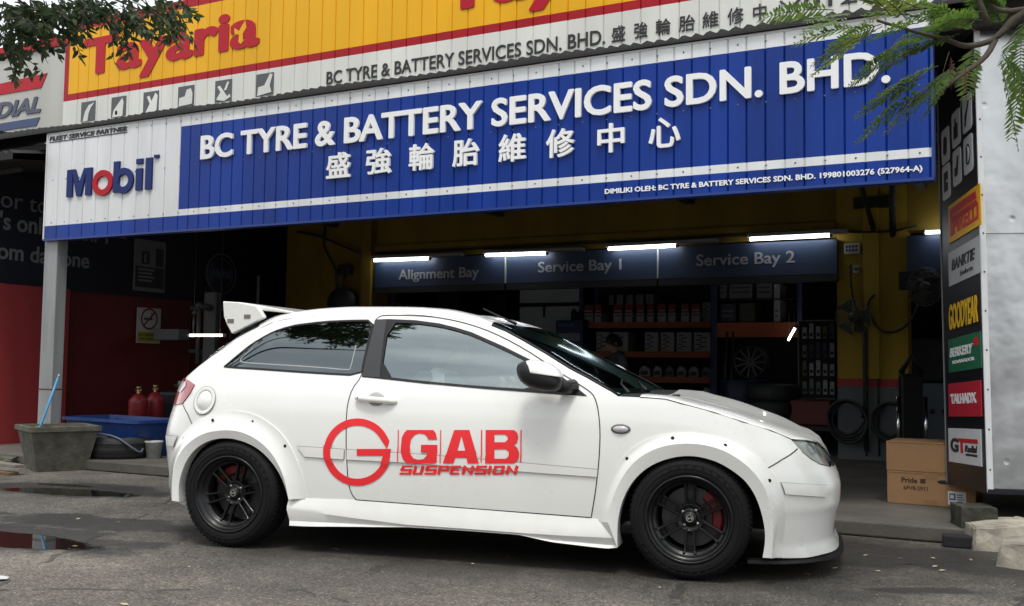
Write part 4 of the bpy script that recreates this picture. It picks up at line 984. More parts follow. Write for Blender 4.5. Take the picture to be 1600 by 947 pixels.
g = MB().add([(-400, -400, 0), (400, -400, 0), (400, 400, 0), (-400, 400, 0)], [(0, 1, 2, 3)]).build('ground', [asphalt()])
tag(g, kind='structure')
concrete = mat('shop_concrete', (.108, .098, .084), .85, var=.45, vscale=1.6, bump=.35, bscale=35)
fl = MB().box((-10.7, 6.95, .004), (6, 17.0, .10), 0, None, .012).build('garage_floor', [concrete]); tag(fl, kind='structure')

# ================================================================== tyre shop
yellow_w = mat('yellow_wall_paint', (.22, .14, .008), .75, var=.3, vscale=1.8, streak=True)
navy_w = mat('navy_wall_paint', (.010, .012, .024), .7, var=.25, vscale=2)
red_w = mat('red_shaded_paint', (.13, .010, .013), .6, var=.35, vscale=1.3, streak=True)  # shaded copy of the red: the deeper wall's shade is in the colour
grey_w = mat('grey_wall_paint', (.13, .14, .145), .8, var=.2, vscale=2)
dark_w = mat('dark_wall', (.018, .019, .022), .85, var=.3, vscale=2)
signnavy = mat('bay_sign_navy', (.022, .040, .085), .5, var=.2, vscale=3)
steelpost = mat('galvanised_post', (.34, .35, .35), .55, .3, var=.3, vscale=5, streak=True)
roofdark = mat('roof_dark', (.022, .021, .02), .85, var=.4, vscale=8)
roofmetal = mat('roof_sheet', (.010, .010, .010), .8)
greytext = mat('grey_lettering', (.30, .31, .33), .6)
whitetext = mat('white_lettering', (.82, .82, .81), .45)
def X(px, py, Y): return on_y(px, py, Y).x
def Z(px, py, Y): return on_y(px, py, Y).z
shop = thing('tyre_shop', 'open fronted yellow tyre workshop with dark service bays behind the parked car', 'building', (-5.5, 9, 0))
shop_inv = Matrix.Translation((5.5, -9, 0))
def sp_(mb, name, mats, parent=None):
    o = mb.build(name, mats); o.parent = parent or shop
    if parent is None: o.matrix_parent_inverse = shop_inv
    return o
# side wall: red dado below, navy above
b = MB()
b.box((-10.95, 7.45, 0), (-10.72, 17, 1.93), 1); b.box((-10.95, 7.45, 1.93), (-10.70, 17, 3.7), 0)
b.box((-10.72, 7.45, 1.925), (-10.695, 17, 1.955), 0)
sw = sp_(b, 'side_wall', [navy_w, red_w])
b = MB().box((-10.719, 7.40, 0), (-10.66, 8.52, 1.94), 0, None, .01); sp_(b, 'red_lit_panel', [mat('red_lit_paint', (.36, .038, .042), .6, var=.3, vscale=1.5, streak=True)])  # lighter copy of the wall red: light near the opening put into the colour
b = MB(); fr = frame((-10.694, 0, 0), (0, 1, 0), (0, 0, 1))
for s, p0, p1, z0, z1, bo in (("For top protector,", 7.35, 9.62, 2.58, 2.90, 0), ("It's only Mobil 1\u2122", 7.28, 9.72, 2.33, 2.66, .02), ("from day one", 7.12, 8.84, 2.10, 2.36, .02)):
    pass
text_box(b, "For top protector,", fr, 7.42, 9.72, 2.76, 3.02, .004, 0, .0)
text_box(b, "It's only Mobil 1\u2122", fr, 7.40, 9.36, 2.50, 2.78, .004, 0, .018)
text_box(b, "from day one", fr, 7.36, 8.80, 2.16, 2.42, .004, 0, .018)
o = b.build('slogan', [mat('slogan_grey', (.22, .23, .25), .7)], sw); o.matrix_parent_inverse = Matrix()
# inner facade
YF = 11.77
b = MB()
b.box((-10.05, YF, .1), (-8.43, YF+.3, 3.6), 0)
b.box((-8.43, YF+.01, 2.56), (-2.15, YF+.28, 3.6), 0)
b.box((-8.43, YF-.05, 2.66), (-2.15, YF+.01, 2.74), 0, None, .01)
b.box((-1.41, YF+.01, 2.60), (6, YF+.28, 3.6), 0)
b.box((-8.60, YF-.12, .1), (-8.44, YF-.001, 3.4), 0)
sp_(b, 'facade_wall', [yellow_w])
b = MB().box((-2.15, YF, .985), (-1.41, YF+.3, 3.6), 0).box((-1.86, YF-.06, .99), (-1.70, YF-.001, 3.5), 0); sp_(b, 'column', [mat('yellow_lit_paint', (.40, .26, .014), .7, var=.3, vscale=1.8, streak=True)])  # same yellow paint as the facade, lightened to stand for stronger light
b = MB(); b.box((-2.152, YF-.004, .90), (-1.408, YF+.302, .985), 0); b.box((-2.15, YF, .1), (-1.41, YF+.3, .90), 1)
sp_(b, 'column_base', [mat('stripe_red', (.35, .02, .02), .6), grey_w])
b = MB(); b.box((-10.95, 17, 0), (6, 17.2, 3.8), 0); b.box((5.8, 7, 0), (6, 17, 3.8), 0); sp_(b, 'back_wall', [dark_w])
b = MB(); b.box((-7.7, 14.75, .1), (X(907, 500, 14.75), 14.81, 3.0), 0); sp_(b, 'partition_wall', [mat('partition_paint', (.66, .71, .77), .8, var=.10)])
b = MB(); zr_ = Z(800, 477, 14.7); b.box((-7.7, 14.70, zr_-.03), (X(907, 500, 14.7), 14.745, zr_+.03), 0); b.box((X(848, 490, 14.7), 14.71, zr_-.2), (X(850, 490, 14.7), 14.74, zr_-.03), 0); b.box((X(827, 520, 14.7), 14.71, Z(827, 528, 14.7)), (X(832, 520, 14.7), 14.74, Z(827, 513, 14.7)), 0); sp_(b, 'wall_rail', [dark_w])
# canopy roof, ceiling
b = MB()
b.box((-10.95, 7.16, 3.30), (6, 17.2, 3.36), 0)
for y in (8.3, 9.6, 10.8): b.box((-10.7, y, 3.16), (6, y+.08, 3.30), 1)
for x in (-9.2, -6.5, -3.9, -1.3): b.box((x, 7.17, 3.04), (x+.1, YF, 3.16), 1)
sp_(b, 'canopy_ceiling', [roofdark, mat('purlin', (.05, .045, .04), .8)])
# corrugated roof edge showing as a dark wavy band between the two signs
b = MB(); V = []; F = []; nx = 420
for i in range(nx+1):
    x = -10.9 + i*(11.2/nx)
    h = .018*sin(2*pi*x/.095) + .012*sin(x*3.1)
    V += [(x, 7.02, 3.478+h*.8), (x, 7.97, 3.66+h), (x, 7.02, 3.432)]
for i in range(nx): F += [(i*3, i*3+3, i*3+4, i*3+1), (i*3+2, i*3+5, i*3+3, i*3)]
b.add(V, F, 0, True); sp_(b, 'corrugated_roof', [roofmetal])
# the posts and the bracket
b = MB(); b.box((-9.30, 7.09, .004), (-9.10, 7.22, 2.335), 0, None, .008)
b.box((-9.36, 7.06, .004), (-9.04, 7.26, .02), 0); b.box((-9.302, 7.088, .76), (-9.098, 7.222, .775), 1)
sp_(b, 'canopy_post', [steelpost, mat('rust', (.11, .05, .025), .9)])
b = MB(); b.tube([(-1.55, 11.72, 2.55), (-1.35, 10.2, 3.30)], .035, 0, 6); b.tube([(-1.75, 11.72, 2.62), (-1.78, 10.4, 3.35)], .03, 0, 6); b.box((-1.95, 11.66, 2.86), (-1.55, 11.76, 2.98), 0)
b.tube([(-9.3, 11.72, 3.2), (-9.15, 11.5, 2.75), (-9.0, 11.6, 2.4), (-8.95, 11.72, 1.2), (-8.95, 11.72, .3)], .022, 0, 6)
b.tube([(-9.8, 11.7, 3.0), (-9.3, 11.6, 2.9), (-8.6, 11.65, 2.62)], .018, 0, 6); b.tube([(-8.4, 11.70, 2.62), (-2.2, 11.70, 2.63)], .014, 0, 6)
sp_(b, 'roof_bracket', [roofdark])
b = MB()
for pts in ([(-1.85, 11.73, 3.3), (-1.86, 11.72, 1.7), (-1.84, 11.72, .15)], [(-1.72, 11.73, 1.75), (-1.71, 11.72, .15)],
            [(-2.0, 11.73, 2.25), (-1.99, 11.72, 1.95), (-1.93, 11.70, 1.72), (-1.82, 11.70, 1.70), (-1.80, 11.70, 1.85), (-1.74, 11.70, 1.9)],
            [(-1.80, 11.70, 1.72), (-1.70, 11.68, 1.50), (-1.52, 11.68, 1.48), (-1.35, 11.68, 1.62), (-1.30, 11.7, 1.8)],
            [(-2.14, 11.72, 2.62), (-1.6, 11.71, 2.58), (-1.3, 11.71, 2.64)]):
    b.tube(smooth_line(pts, it=2), .013, 0, 6)
b.tube([(-1.845, 11.70, 1.55), (-1.84, 11.70, .2)], .028, 0, 8)
sp_(b, 'conduit', [mat('conduit_dark', (.02, .018, .016), .7)])

# ------------------------------------------------------------------ bay signs and lamps
def bay_sign(x0, x1, label, words):
    t = thing('bay_sign', label, 'sign', ((x0+x1)/2, 11.72, 2.15))
    inv = Matrix.Translation((-(x0+x1)/2, -11.72, -2.15))
    def ch(o): o.matrix_parent_inverse = inv; return o
    ch(MB().box((x0, 11.68, 2.14), (x1, 11.765, 2.53), 0, None, .006).build('board', [signnavy], t))
    ch(MB().box((x0, 11.67, 2.06), (x1, 11.765, 2.137), 0).build('lower_rail', [mat('rail_black', (.01, .01, .011), .6)], t))
    if words:
        b = MB(); w, a0, a1, z0, z1 = words
        text_box(b, w, frame((0, 11.679, 0), (1, 0, 0), (0, 0, 1)), a0, a1, z0, z1, .006, 0, .012)
        ch(b.build('lettering', [greytext], t))
    return t
Ys = 11.68
xa, xb_, xc, xd = X(585, 430, Ys), X(790, 425, Ys), X(1028, 410, Ys), X(1308, 400, Ys)
def tx(l, t_, r, b_, Y): return (X(l, (t_+b_)/2, Y), X(r, (t_+b_)/2, Y))
bay_sign(xa, xb_-.012, 'navy bay sign board lettered Alignment Bay at the left end', ("Alignment Bay", *tx(623, 424, 748, 440, Ys), 2.20, 2.38))
bay_sign(xb_+.012, xc-.012, 'middle navy bay sign board lettered Service Bay 1, above the shelves', ("Service Bay 1", *tx(841, 413, 971, 432, Ys), 2.23, 2.41))
bay_sign(xc+.012, xd, 'navy bay sign board lettered Service Bay 2, next to the yellow column', ("Service Bay 2", *tx(1088, 398, 1242, 420, Ys), 2.24, 2.42))
bs2 = bay_sign(X(1417, 395, Ys), 3.5, 'plain navy sign board right of the yellow column', None)
for x in (xb_, xc):
    pass
b = MB()
for x in (xb_, xc): b.box((x-.010, 11.672, 2.15), (x+.010, 11.764, 2.53), 0)
sp_(b, 'sign_divider', [mat('divider_grey', (.35, .36, .38), .5)])
tube_em = mat('lit_tube', (.9, .9, .9), .4, emit=(.93, .97, 1.0), estr=9.0)
lamp_body = mat('lamp_body', (.25, .25, .25), .5)
work_em = mat('lit_work_tube', (.9, .9, .9), .4, emit=(1.0, .95, .88), estr=8.0)
def tube_lamp(a, c, label, group='fluorescent tubes over the service bays', hous=0.0):
    a, c = Vector(a), Vector(c); t = thing('fluorescent_lamp', label, 'lamp', a, 0, group)
    d = c - a; e = d.normalized()
    h = MB()
    if hous: h.box((-.03, -.035, .024), (d.length + hous, .09, .06), 0, frame((0, 0, 0), e))
    else: h.tube([-e*.03, Vector((0, 0, 0))], .022, 0, 10)
    h.tube([d, d + e*.03], .022, 0, 10); h.build('housing', [lamp_body], t)
    if 'work' in group:
        h = MB(); top = (3.0 if d.z < .1 else 2.0) - a.z
        for u in (.1, .9): h.tube([d*u + Vector((0, 0, .02)), d*u + Vector((0, 0, top))], .004, 0, 6)
        h.build('hanger', [roofdark], t)
    MB().tube([Vector((0, 0, 0)), d], .013 if 'work' in group else .019, 0, 10).build('tube', [tube_em if 'service' in group else work_em], t)
Yt = 11.58
tube_lamp(on_y(585, 407, Yt), on_y(670, 404, Yt), 'lit tube lamp above the Alignment Bay lettering', hous=.5)
tube_lamp(on_y(759, 399, Yt), on_y(853, 396, Yt), 'lit tube lamp over the joint between Alignment Bay and Service Bay 1', hous=.5)
tube_lamp(on_y(951, 389, Yt), on_y(1056, 384, Yt), 'lit tube lamp over the joint between Service Bay 1 and Service Bay 2', hous=.5)
tube_lamp(on_y(1172, 374, Yt), on_y(1296, 368, Yt), 'lit tube lamp at the right end above the Service Bay 2 sign', hous=.2)
tube_lamp(on_y(1446, 363, Yt), on_y(1520, 361, Yt), 'lit tube lamp beside the tall kiosk sign panel')
tube_lamp(at_depth(297, 524, 11.7), at_depth(349, 524, 11.5), 'lit tube lamp low in the dark left bay above the car tail', 'work lights deep in the shop')
tube_lamp(at_depth(1232, 531, 12.7), at_depth(1243, 511, 12.5), 'short tilted tube lamp beside the orange rack beam', 'work lights deep in the shop')

# ------------------------------------------------------------------ blue front sign
def sheet(mb, x0, x1, pitch, rows, y, pick, gw=.016, gd=.014):
    """pressed metal cladding: vertical grooves, rows of colours; pick(x, z) -> material"""
    xs = []; x = x0
    while x < x1 - 1e-6:
        e = min(x + pitch, x1); xs += [(x, y), (e - gw, y), (e - gw*.5, y + gd)]; x = e
    xs.append((x1, y))
    zs = rows; nz = len(zs); V = [(a, yy, z) for a, yy in xs for z in zs]; F = []; I = []
    for i in range(len(xs)-1):
        for j in range(nz-1):
            F.append((i*nz+j, (i+1)*nz+j, (i+1)*nz+j+1, i*nz+j+1)); I.append(pick((xs[i][0]+xs[i+1][0])/2, (zs[j]+zs[j+1])/2))
    o = len(mb.v); mb.v += V; mb.f += [tuple(k+o for k in f) for f in F]; mb.i += I; mb.sm += [False]*len(F)
s_white = mat('sign_white', (.72, .73, .735), .4, var=.14, vscale=3.5, streak=True, rvar=.08)
s_blue = mat('sign_blue', (.004, .036, .26), .42, spec=.28, var=.34, vscale=2.2, streak=True, rvar=.1, bump=.25, bscale=3)
s_yellow = mat('sign_yellow', (.80, .41, .004), .5, spec=.3, var=.13, vscale=1.2, streak=True)
s_red = mat('sign_red', (.36, .006, .014), .5, spec=.25, var=.12, vscale=2)
s_cream = mat('sign_offwhite', (.70, .70, .65), .55, var=.16, vscale=1.3, streak=True)
black_t = mat('black_lettering', (.02, .02, .02), .5)
navy_t = mat('navy_lettering', (.008, .022, .13), .5, spec=.25)
red_t = mat('red_lettering', (.42, .006, .018), .5, spec=.25)
YB = 7.05
bs = thing('shop_sign', 'long blue and white metal fascia sign with raised white shop lettering', 'sign', (-4.97, YB, 2.32))
binv = Matrix.Translation((4.97, -YB, -2.32))
def bch(mb, name, mats):
    o = mb.build(name, mats, bs); o.matrix_parent_inverse = binv; return o
b = MB(); xw = -7.36
def pk(x, z):
    if z > 3.315: return 0
    if z < 2.455: return 1
    if x < xw: return 0
    if z < 2.515: return 0
    return 1
sheet(b, -9.26, xw, .19, [2.32, 2.455, 2.515, 3.315, 3.415], YB, pk)
sheet(b, xw, -.69, .1334, [2.32, 2.455, 2.515, 3.315, 3.415], YB, pk)
b.box((-9.26, YB+.016, 2.32), (-.69, YB+.10, 3.415), 2)
for k in range(43):      # fixing screws with washers
    for z in (2.485, 2.93, 3.365):
        x = -9.16 + k*.2; b.lathe([(.007, 0), (.0065, .003), (.0035, .004), (.001, .004)], 3, 8, frame((x, YB-.0002, z), (1, 0, 0), (0, 0, 1)))
bch(b, 'cladding', [s_white, s_blue, roofdark, mat('screw_grey', (.13, .13, .15), .5, .4)])
b = MB(); b.box((-9.275, YB-.006, 2.300), (-.675, YB+.09, 2.319), 0); b.box((-.689, YB-.006, 2.32), (-.672, YB+.09, 3.42), 0); b.box((-9.278, YB-.006, 2.32), (-9.261, YB+.09, 3.42), 1); b.box((-9.275, YB-.006, 3.416), (-.675, YB+.09, 3.43), 1)
bch(b, 'edge_trim', [mat('trim_blue', (.012, .04, .2), .4), s_white])
frB = frame((0, YB-.001, 0), (1, 0, 0), (0, 0, 1))
def words(mb, s, l, r, z0, z1, **k): text_box(mb, s, frB, l, r, z0, z1, **k)
b = MB(); words(b, "BC TYRE & BATTERY SERVICES SDN. BHD.", -7.08, -.935, 2.965, 3.195, depth=.022, bold=.024)
bch(b, 'lettering', [whitetext])
b = MB(); cj = "\u76db\u5f37\u8f2a\u80ce\u7dad\u4fee\u4e2d\u5fc3"
cxs = [(512, 549), (574, 613), (641, 680), (709, 750), (781, 823), (855, 899), (935, 977), (1015, 1064)]
for ch_, (l, r) in zip(cj, cxs):
    yy = 260 - (l-512)*.1
    xl, xr = X(l, yy, YB), X(r, yy, YB); zc = 2.783
    words(b, ch_, xl, xr, 2.672, 2.895, depth=.022, bold=.018)
bch(b, 'chinese_lettering', [whitetext])
b = MB(); words(b, "DIMILIKI OLEH: BC TYRE & BATTERY SERVICES SDN. BHD. 199801003276 (527964-A)", -2.97, -.745, 2.352, 2.402, depth=.006, bold=.03, res=2)
bch(b, 'small_lettering', [whitetext])
b = MB(); words(b, "FLEET SERVICE PARTNER", -9.235, -8.09, 3.345, 3.392, depth=.006, bold=.03, italic=.15, res=2); b.box((-9.235, YB-.005, 3.328), (-8.09, YB+.001, 3.336), 0)
bch(b, 'partner_lettering', [black_t])
# the fuel company's word mark: blue letters with a red o
b = MB()
def mark(pieces):
    for p in pieces: b.prism(p, (0, -.02, 0), 0, None, (0, YB-.0005, 0))
zb, zt = 2.735, 3.045
xs0 = -8.925
mark([[(xs0, zb), (xs0+.085, zb), (xs0+.085, zt-.07), (xs0+.15, zb), (xs0+.215, zb), (xs0+.28, zt-.07), (xs0+.28, zb), (xs0+.365, zb), (xs0+.365, zt-.03), (xs0+.25, zt-.03), (xs0+.183, zb+.13), (xs0+.115, zt-.03), (xs0, zt-.03)]])
def annulus(cx, cz, rx, rz, t, mi, y0=YB-.0005, d=-.02, n=40):
    V = []; F = []
    for k in range(n):
        a = 2*pi*k/n
        for (s1, s2, yy) in ((rx, rz, y0+d), (rx-t, rz-t, y0+d), (rx, rz, y0), (rx-t, rz-t, y0)): V.append((cx+s1*cos(a), yy, cz+s2*sin(a)))
    for k in range(n):
        q = ((k+1) % n)*4; p = k*4
        F += [(p, p+1, q+1, q), (p, q, q+2, p+2), (p+1, p+3, q+3, q+1)]
    b.add(V, F, mi)
annulus(-8.40, 2.845, .145, .13, .062, 1)
annulus(-8.105, 2.845, .14, .128, .066, 0, YB-.0015, -.0205)
mark([[(-8.245, zb), (-8.165, zb), (-8.165, zt), (-8.245, zt)], [(-7.93, zb), (-7.845, zb), (-7.845, zb+.215), (-7.93, zb+.215)], [(-7.93, zt-.05), (-7.845, zt-.05), (-7.845, zt), (-7.93, zt)], [(-7.80, zb), (-7.715, zb), (-7.715, zt), (-7.80, zt)], [(-7.69, zt-.01), (-7.63, zt-.01), (-7.63, zt+.02), (-7.69, zt+.02)]])
bch(b, 'oil_company_mark', [navy_t, red_t])

# ------------------------------------------------------------------ yellow upper sign
YU = 8.0
us = thing('upper_sign', 'tall yellow metal sign with red border and red lettering above the blue fascia', 'sign', (-4, YU, 3.7))
uinv = Matrix.Translation((4, -YU, -3.7))
def uch(mb, name, mats):
    o = mb.build(name, mats, us); o.matrix_parent_inverse = uinv; return o
b = MB(); zr0, zr1, zt_ = 4.105, 4.185, 4.93
def pk2(x, z):
    if z < zr0: return 2
    if z < zr1 or z > zt_ or x < -10.20: return 1
    return 0
sheet(b, -10.27, -10.19, .08, [3.55, zr0, zr1, zt_, zt_+.10], YU, pk2, .004, .004)
sheet(b, -10.19, 3.0, .17, [3.55, zr0, zr1, zt_, zt_+.10], YU, pk2)
b.box((-10.27, YU+.016, 3.55), (3.0, YU+.12, zt_+.10), 3)
uch(b, 'cladding', [s_yellow, s_red, s_cream, roofdark])
frU = frame((0, YU-.001, 0), (1, 0, 0), (0, 0, 1))
b = MB()
TAY = "Tayaria"
V_, F_, bb = text2d(TAY, .055)
desc = bb[2]
h0 = 4.32; 
text_box(b, TAY, frU, -9.95, -7.27, 4.235, 4.80, .008, 0, .036)
text_box(b, TAY, frU, -5.05, -2.37, 4.235, 4.80, .008, 0, .036)
text_box(b, TAY, frU, -.10, 2.58, 4.235, 4.80, .008, 0, .036)
uch(b, 'red_lettering', [red_t])
b = MB()   # small yellow spanner cut out of the last letter
for x0 in (-7.52, -2.62):
    b.prism([(x0-.10, 4.60), (x0-.03, 4.56), (x0, 4.60), (x0+.05, 4.66), (x0+.07, 4.58), (x0+.02, 4.52), (x0+.03, 4.44), (x0, 4.415), (x0-.035, 4.44), (x0-.03, 4.52), (x0-.09, 4.53)], (0, -.003, 0), 0, None, (0, YU-.0095, 0))
uch(b, 'spanner_symbol', [s_yellow])
b = MB()
text_box(b, "BC TYRE & BATTERY SERVICES SDN. BHD.", frU, -6.38, -3.38, 3.845, 3.975, .008, 0, .008)
for ch_, (l, r) in zip(cj, [(956, 977), (991, 1012), (1025, 1048), (1061, 1086), (1098, 1123), (1137, 1162), (1177, 1198), (1210, 1236)]):
    yy = 62 - (l-956)*.17
    text_box(b, ch_, frU, X(l, yy, YU), X(r, yy, YU), 3.85, 3.985, .008, 0, .005)
text_box(b, "(012-478 1", frU, -1.78, -.62, 3.85, 3.985, .008, 0, .008)
uch(b, 'black_lettering', [black_t])
ix = [-9.95, -9.45, -8.94, -8.41, -7.87, -7.30]
icons = [[[(.15, .0), (.3, .5), (.55, .8), (.95, .9), (.7, .65), (.55, .35), (.5, 0)]],
         [[(.1, 0), (.2, .35), (.75, .9), (.85, .7), (.8, 0)], [(.3, .1), (.45, .1), (.45, .3), (.3, .3)]],
         [[(.2, .0), (.45, .4), (.25, .75), (.4, .8), (.55, .5), (.8, .9), (.95, .75), (.9, 0)]],
         [[(.08, .05), (.1, .45), (.45, .5), (.55, .8), (.8, .85), (.92, .6), (.9, .1)]],
         [[(.1, .1), (.35, .45), (.15, .7), (.3, .75), (.75, .2), (.9, .3), (.95, .15), (.6, .0)], [(.55, .5), (.75, .9), (.85, .85), (.7, .5)]],
         [[(.1, 0), (.15, .4), (.5, .45), (.8, .95), (.95, .9), (.8, .4), (.9, .1)]]]
for x, ic in zip(ix, icons):
    b = MB(); b.box((x, YU-.006, 3.83), (x+.235, YU-.0005, 4.06), 0)
    for p in ic: b.prism([(x + a*.235, 3.83 + c*.23) for a, c in p], (0, -.004, 0), 1, None, (0, YU-.0065, 0))
    uch(b, 'service_symbol', [mat('symbol_grey', (.09, .09, .10), .6), s_cream])

# ------------------------------------------------------------------ neighbouring sign on the left and the awning under it
nb = thing('neighbour_sign', 'cream sheet metal sign with red top edge and DIAL lettering at the left', 'sign', (-12, 8.1, 3))
ninv = Matrix.Translation((12, -8.1, -3))
def nch(mb, name, mats):
    o = mb.build(name, mats, nb); o.matrix_parent_inverse = ninv; return o
b = MB(); b.box((-20, 8.1, 3.35), (-10.285, 8.3, 4.83), 0); nch(b, 'panel', [mat('neighbour_cream', (.50, .49, .45), .6, var=.2, vscale=1.0, streak=True)])
b = MB(); b.box((-20, 8.07, 4.83), (-10.285, 8.3, 4.95), 0); nch(b, 'top_edge', [s_red])
frN = frame((0, 8.099, 0), (1, 0, 0), (0, 0, 1))
b = MB(); text_box(b, "DIAL", frN, -11.62, -10.79, 4.06, 4.26, .012, 0, .04, .25); nch(b, 'lettering', [mat('dial_navy', (.06, .07, .11), .5)])
b = MB(); b.prism([(-12.6, 4.36), (-10.80, 4.36), (-10.70, 4.53), (-12.6, 4.47)], (0, -.008, 0), 0, None, (0, 8.0995, 0)); nch(b, 'red_stripe', [red_t])
b = MB(); b.prism([(-12.6, 3.90), (-10.86, 3.90), (-10.80, 4.0), (-12.6, 3.99)], (0, -.008, 0), 0, None, (0, 8.0995, 0)); nch(b, 'blue_stripe', [mat('stripe_navy', (.03, .05, .14), .5)])
aw = thing('awning', 'dark corrugated awning sloping out under the cream sign at the left', 'awning', (-12, 7.6, 3.2))
b = MB(); V = []; F = []; nx = 120
for i in range(nx+1):
    x = -16 + i*(6.6/nx); h = .02*sin(2*pi*x/.12)
    V += [(x, 6.75, 3.20+h), (x, 8.09, 3.42+h), (x, 6.75, 3.12), (x, 8.09, 3.30)]
for i in range(nx): F += [(i*4, i*4+4, i*4+5, i*4+1), (i*4+2, i*4+6, i*4+4, i*4), (i*4+3, i*4+7, i*4+6, i*4+2)]
b.add(V, F, 0); o = b.build('roof_sheet', [roofmetal], aw); o.matrix_parent_inverse = Matrix.Translation((12, -7.6, -3.2))
b = MB(); b.tube([(-9.6, 7.0, 3.08), (-10.3, 6.98, 3.05), (-11.2, 6.95, 3.12), (-13, 6.9, 3.10)], .035, 0, 8); o = b.build('gutter_pipe', [roofdark], aw); o.matrix_parent_inverse = Matrix.Translation((12, -7.6, -3.2))

# the closed shop front next door, under the awning
ns = thing('neighbour_shop', 'closed neighbouring shop front with grey roller shutter under the dark awning', 'building', (-15, 8.3, 0)); ninv2 = Matrix.Translation((15, -8.3, 0))
o = MB().box((-20, 8.32, 0), (-10.96, 8.6, 3.34), 0).build('front_wall', [mat('neighbour_wall', (.16, .155, .14), .85, var=.3, vscale=1.5)], ns); o.matrix_parent_inverse = ninv2
for x in (-19.4, -15.2):
    b = MB()
    for k in range(26): b.box((x, 8.27, .05 + k*.1), (x+3.6, 8.315, .14 + k*.1), 0, None, .01)
    o = b.build('roller_shutter', [mat('shutter_grey', (.14, .145, .15), .5, .5, var=.25)], ns); o.matrix_parent_inverse = ninv2

# ================================================================== kiosk with the tyre brand panel
KO = at_depth(1543, 764, 6.4)
ka, kt = radians(109.3), radians(-2.6)
D1 = Vector((cos(ka)*cos(kt), sin(ka)*cos(kt), sin(kt))); D2 = Vector((cos(ka - pi/2), sin(ka - pi/2), 0)); KU = D2.cross(D1).normalized()
KM = Matrix((D2, D1, KU)).transposed().to_4x4(); KM.translation = KO
kx = bpy.data.objects.new('metal_kiosk', None); COL.objects.link(kx); kx.matrix_world = KM
tag(kx, 'tall silver sheet metal kiosk with a black side panel of tyre brand plates', 'kiosk')
def kp(px, py):
    """where a sight line meets the side panel of the kiosk: (distance back, height)"""
    d = ray(px, py); t = (KO - CAMP).dot(D2)/d.dot(D2); p = CAMP + d*t - KO
    return p.dot(D1), p.dot(KU)
kd = .93
def metal_sheet():
    m = mat('kiosk_sheet', (.58, .59, .60), .32, .85, var=.25, vscale=2.2, bump=.0, rvar=.12)
    n, l = m.node_tree.nodes, m.node_tree.links; b = n['Principled BSDF']
    tc = n.new('ShaderNodeTexCoord'); t = n.new('ShaderNodeTexNoise'); t.inputs['Scale'].default_value = 2.6; t.inputs['Detail'].default_value = 3; l.new(tc.outputs['Object'], t.inputs['Vector'])
    v = n.new('ShaderNodeTexVoronoi'); v.inputs['Scale'].default_value = 5; l.new(tc.outputs['Object'], v.inputs['Vector'])
    r = n.new('ShaderNodeValToRGB'); r.color_ramp.elements[0].position = 0; r.color_ramp.elements[1].position = .12; l.new(v.outputs['Distance'], r.inputs['Fac'])
    a = n.new('ShaderNodeMath'); a.operation = 'MULTIPLY_ADD'; a.inputs[1].default_value = .25; l.new(r.outputs[0], a.inputs[0]); l.new(t.outputs['Fac'], a.inputs[2])
    bp = n.new('ShaderNodeBump'); bp.inputs['Strength'].default_value = .5; bp.inputs['Distance'].default_value = .03; l.new(a.outputs[0], bp.inputs['Height']); l.new(bp.outputs[0], b.inputs['Normal'])
    return m
ksheet = metal_sheet(); kblack = mat('kiosk_black', (.006, .0065, .010), .38, var=.2); kwhite = mat('kiosk_white', (.62, .63, .64), .5, var=.1)
MB().box((.012, .012, .0), (2.4, kd-.005, 3.5), 0, None, .004).box((.004, 0, 1.62), (2.4, .012, 1.63), 0).box((.0, -.01, -.03), (2.42, kd, -.001), 1).build('metal_box', [ksheet, kblack], kx)
b = MB().box((-.002, -.006, -.02), (.035, .0115, 3.5), 0, None, .003)
for k in range(14): b.lathe([(.006, 0), (.005, .004), (.001, .005)], 1, 8, frame((.018, -.006, .12 + k*.25), (1, 0, 0), (0, 0, 1)))
b.build('corner_strip', [kwhite, mat('screw_dark', (.05, .05, .05), .5)], kx)
b = MB().box((-.004, .0125, -.02), (.0115, kd, 3.5), 0).box((-.010, kd-.012, -.02), (-.0045, kd+.004, 3.5), 1)
kpan = b.build('side_panel', [kblack, mat('kiosk_edge_grey', (.22, .23, .24), .5)], kx)
frK = frame((-.0045, 0, 0), (0, -1, 0), (0, 0, 1))           # text runs from the far edge to the near edge
def plate(name, y0, y1, z0, z1, col, pname):
    return MB().box((-.012, y0, z0), (-.0045, y1, z1), 0, None, .002).build(pname, [mat(name, col, .5, var=.08)], kpan)
def kz(py, px=1510): return kp(px, py)[1]
def plate_px(l, r, tl, bl_, name, col, pname):
    """plate from the picture: left/right edges, top and bottom at the left edge"""
    yl, zt_ = kp(l, tl); _, zb_ = kp(l, bl_); yr, _ = kp(r, tl)
    return min(yl, yr), max(yl, yr), zb_, zt_
frP = frame((-.0125, 0, 0), (0, -1, 0), (0, 0, 1))
specs = [(1484, 1535, 323, 382, 'plate_yellow', srgb(225, 170, 10), 'yellow_plate'), (1484, 1535, 396, 449, 'plate_silver', (.42, .43, .44), 'silver_plate'),
         (1484, 1535, 531, 583, 'plate_green', (.010, .12, .055), 'green_plate'), (1484, 1535, 600, 651, 'plate_red', (.45, .012, .03), 'red_plate'), (1484, 1535, 669, 721, 'plate_white', (.62, .63, .64), 'white_plate')]
PL = []
for l, r, t_, b__, nm, c, pn in specs:
    y0, y1, z0, z1 = plate_px(l, r, t_, b__, nm, c, pn); o = plate(nm, y0, y1, z0, z1, c, pn); PL.append((y0, y1, z0, z1, o))
def kt_(o, s, y0, y1, z0, z1, m, **k):
    b = MB(); text_box(b, s, frP, -y1, -y0, z0, z1, .003, 0, **k); return b.build('lettering', [m], None if o is None else kpan)
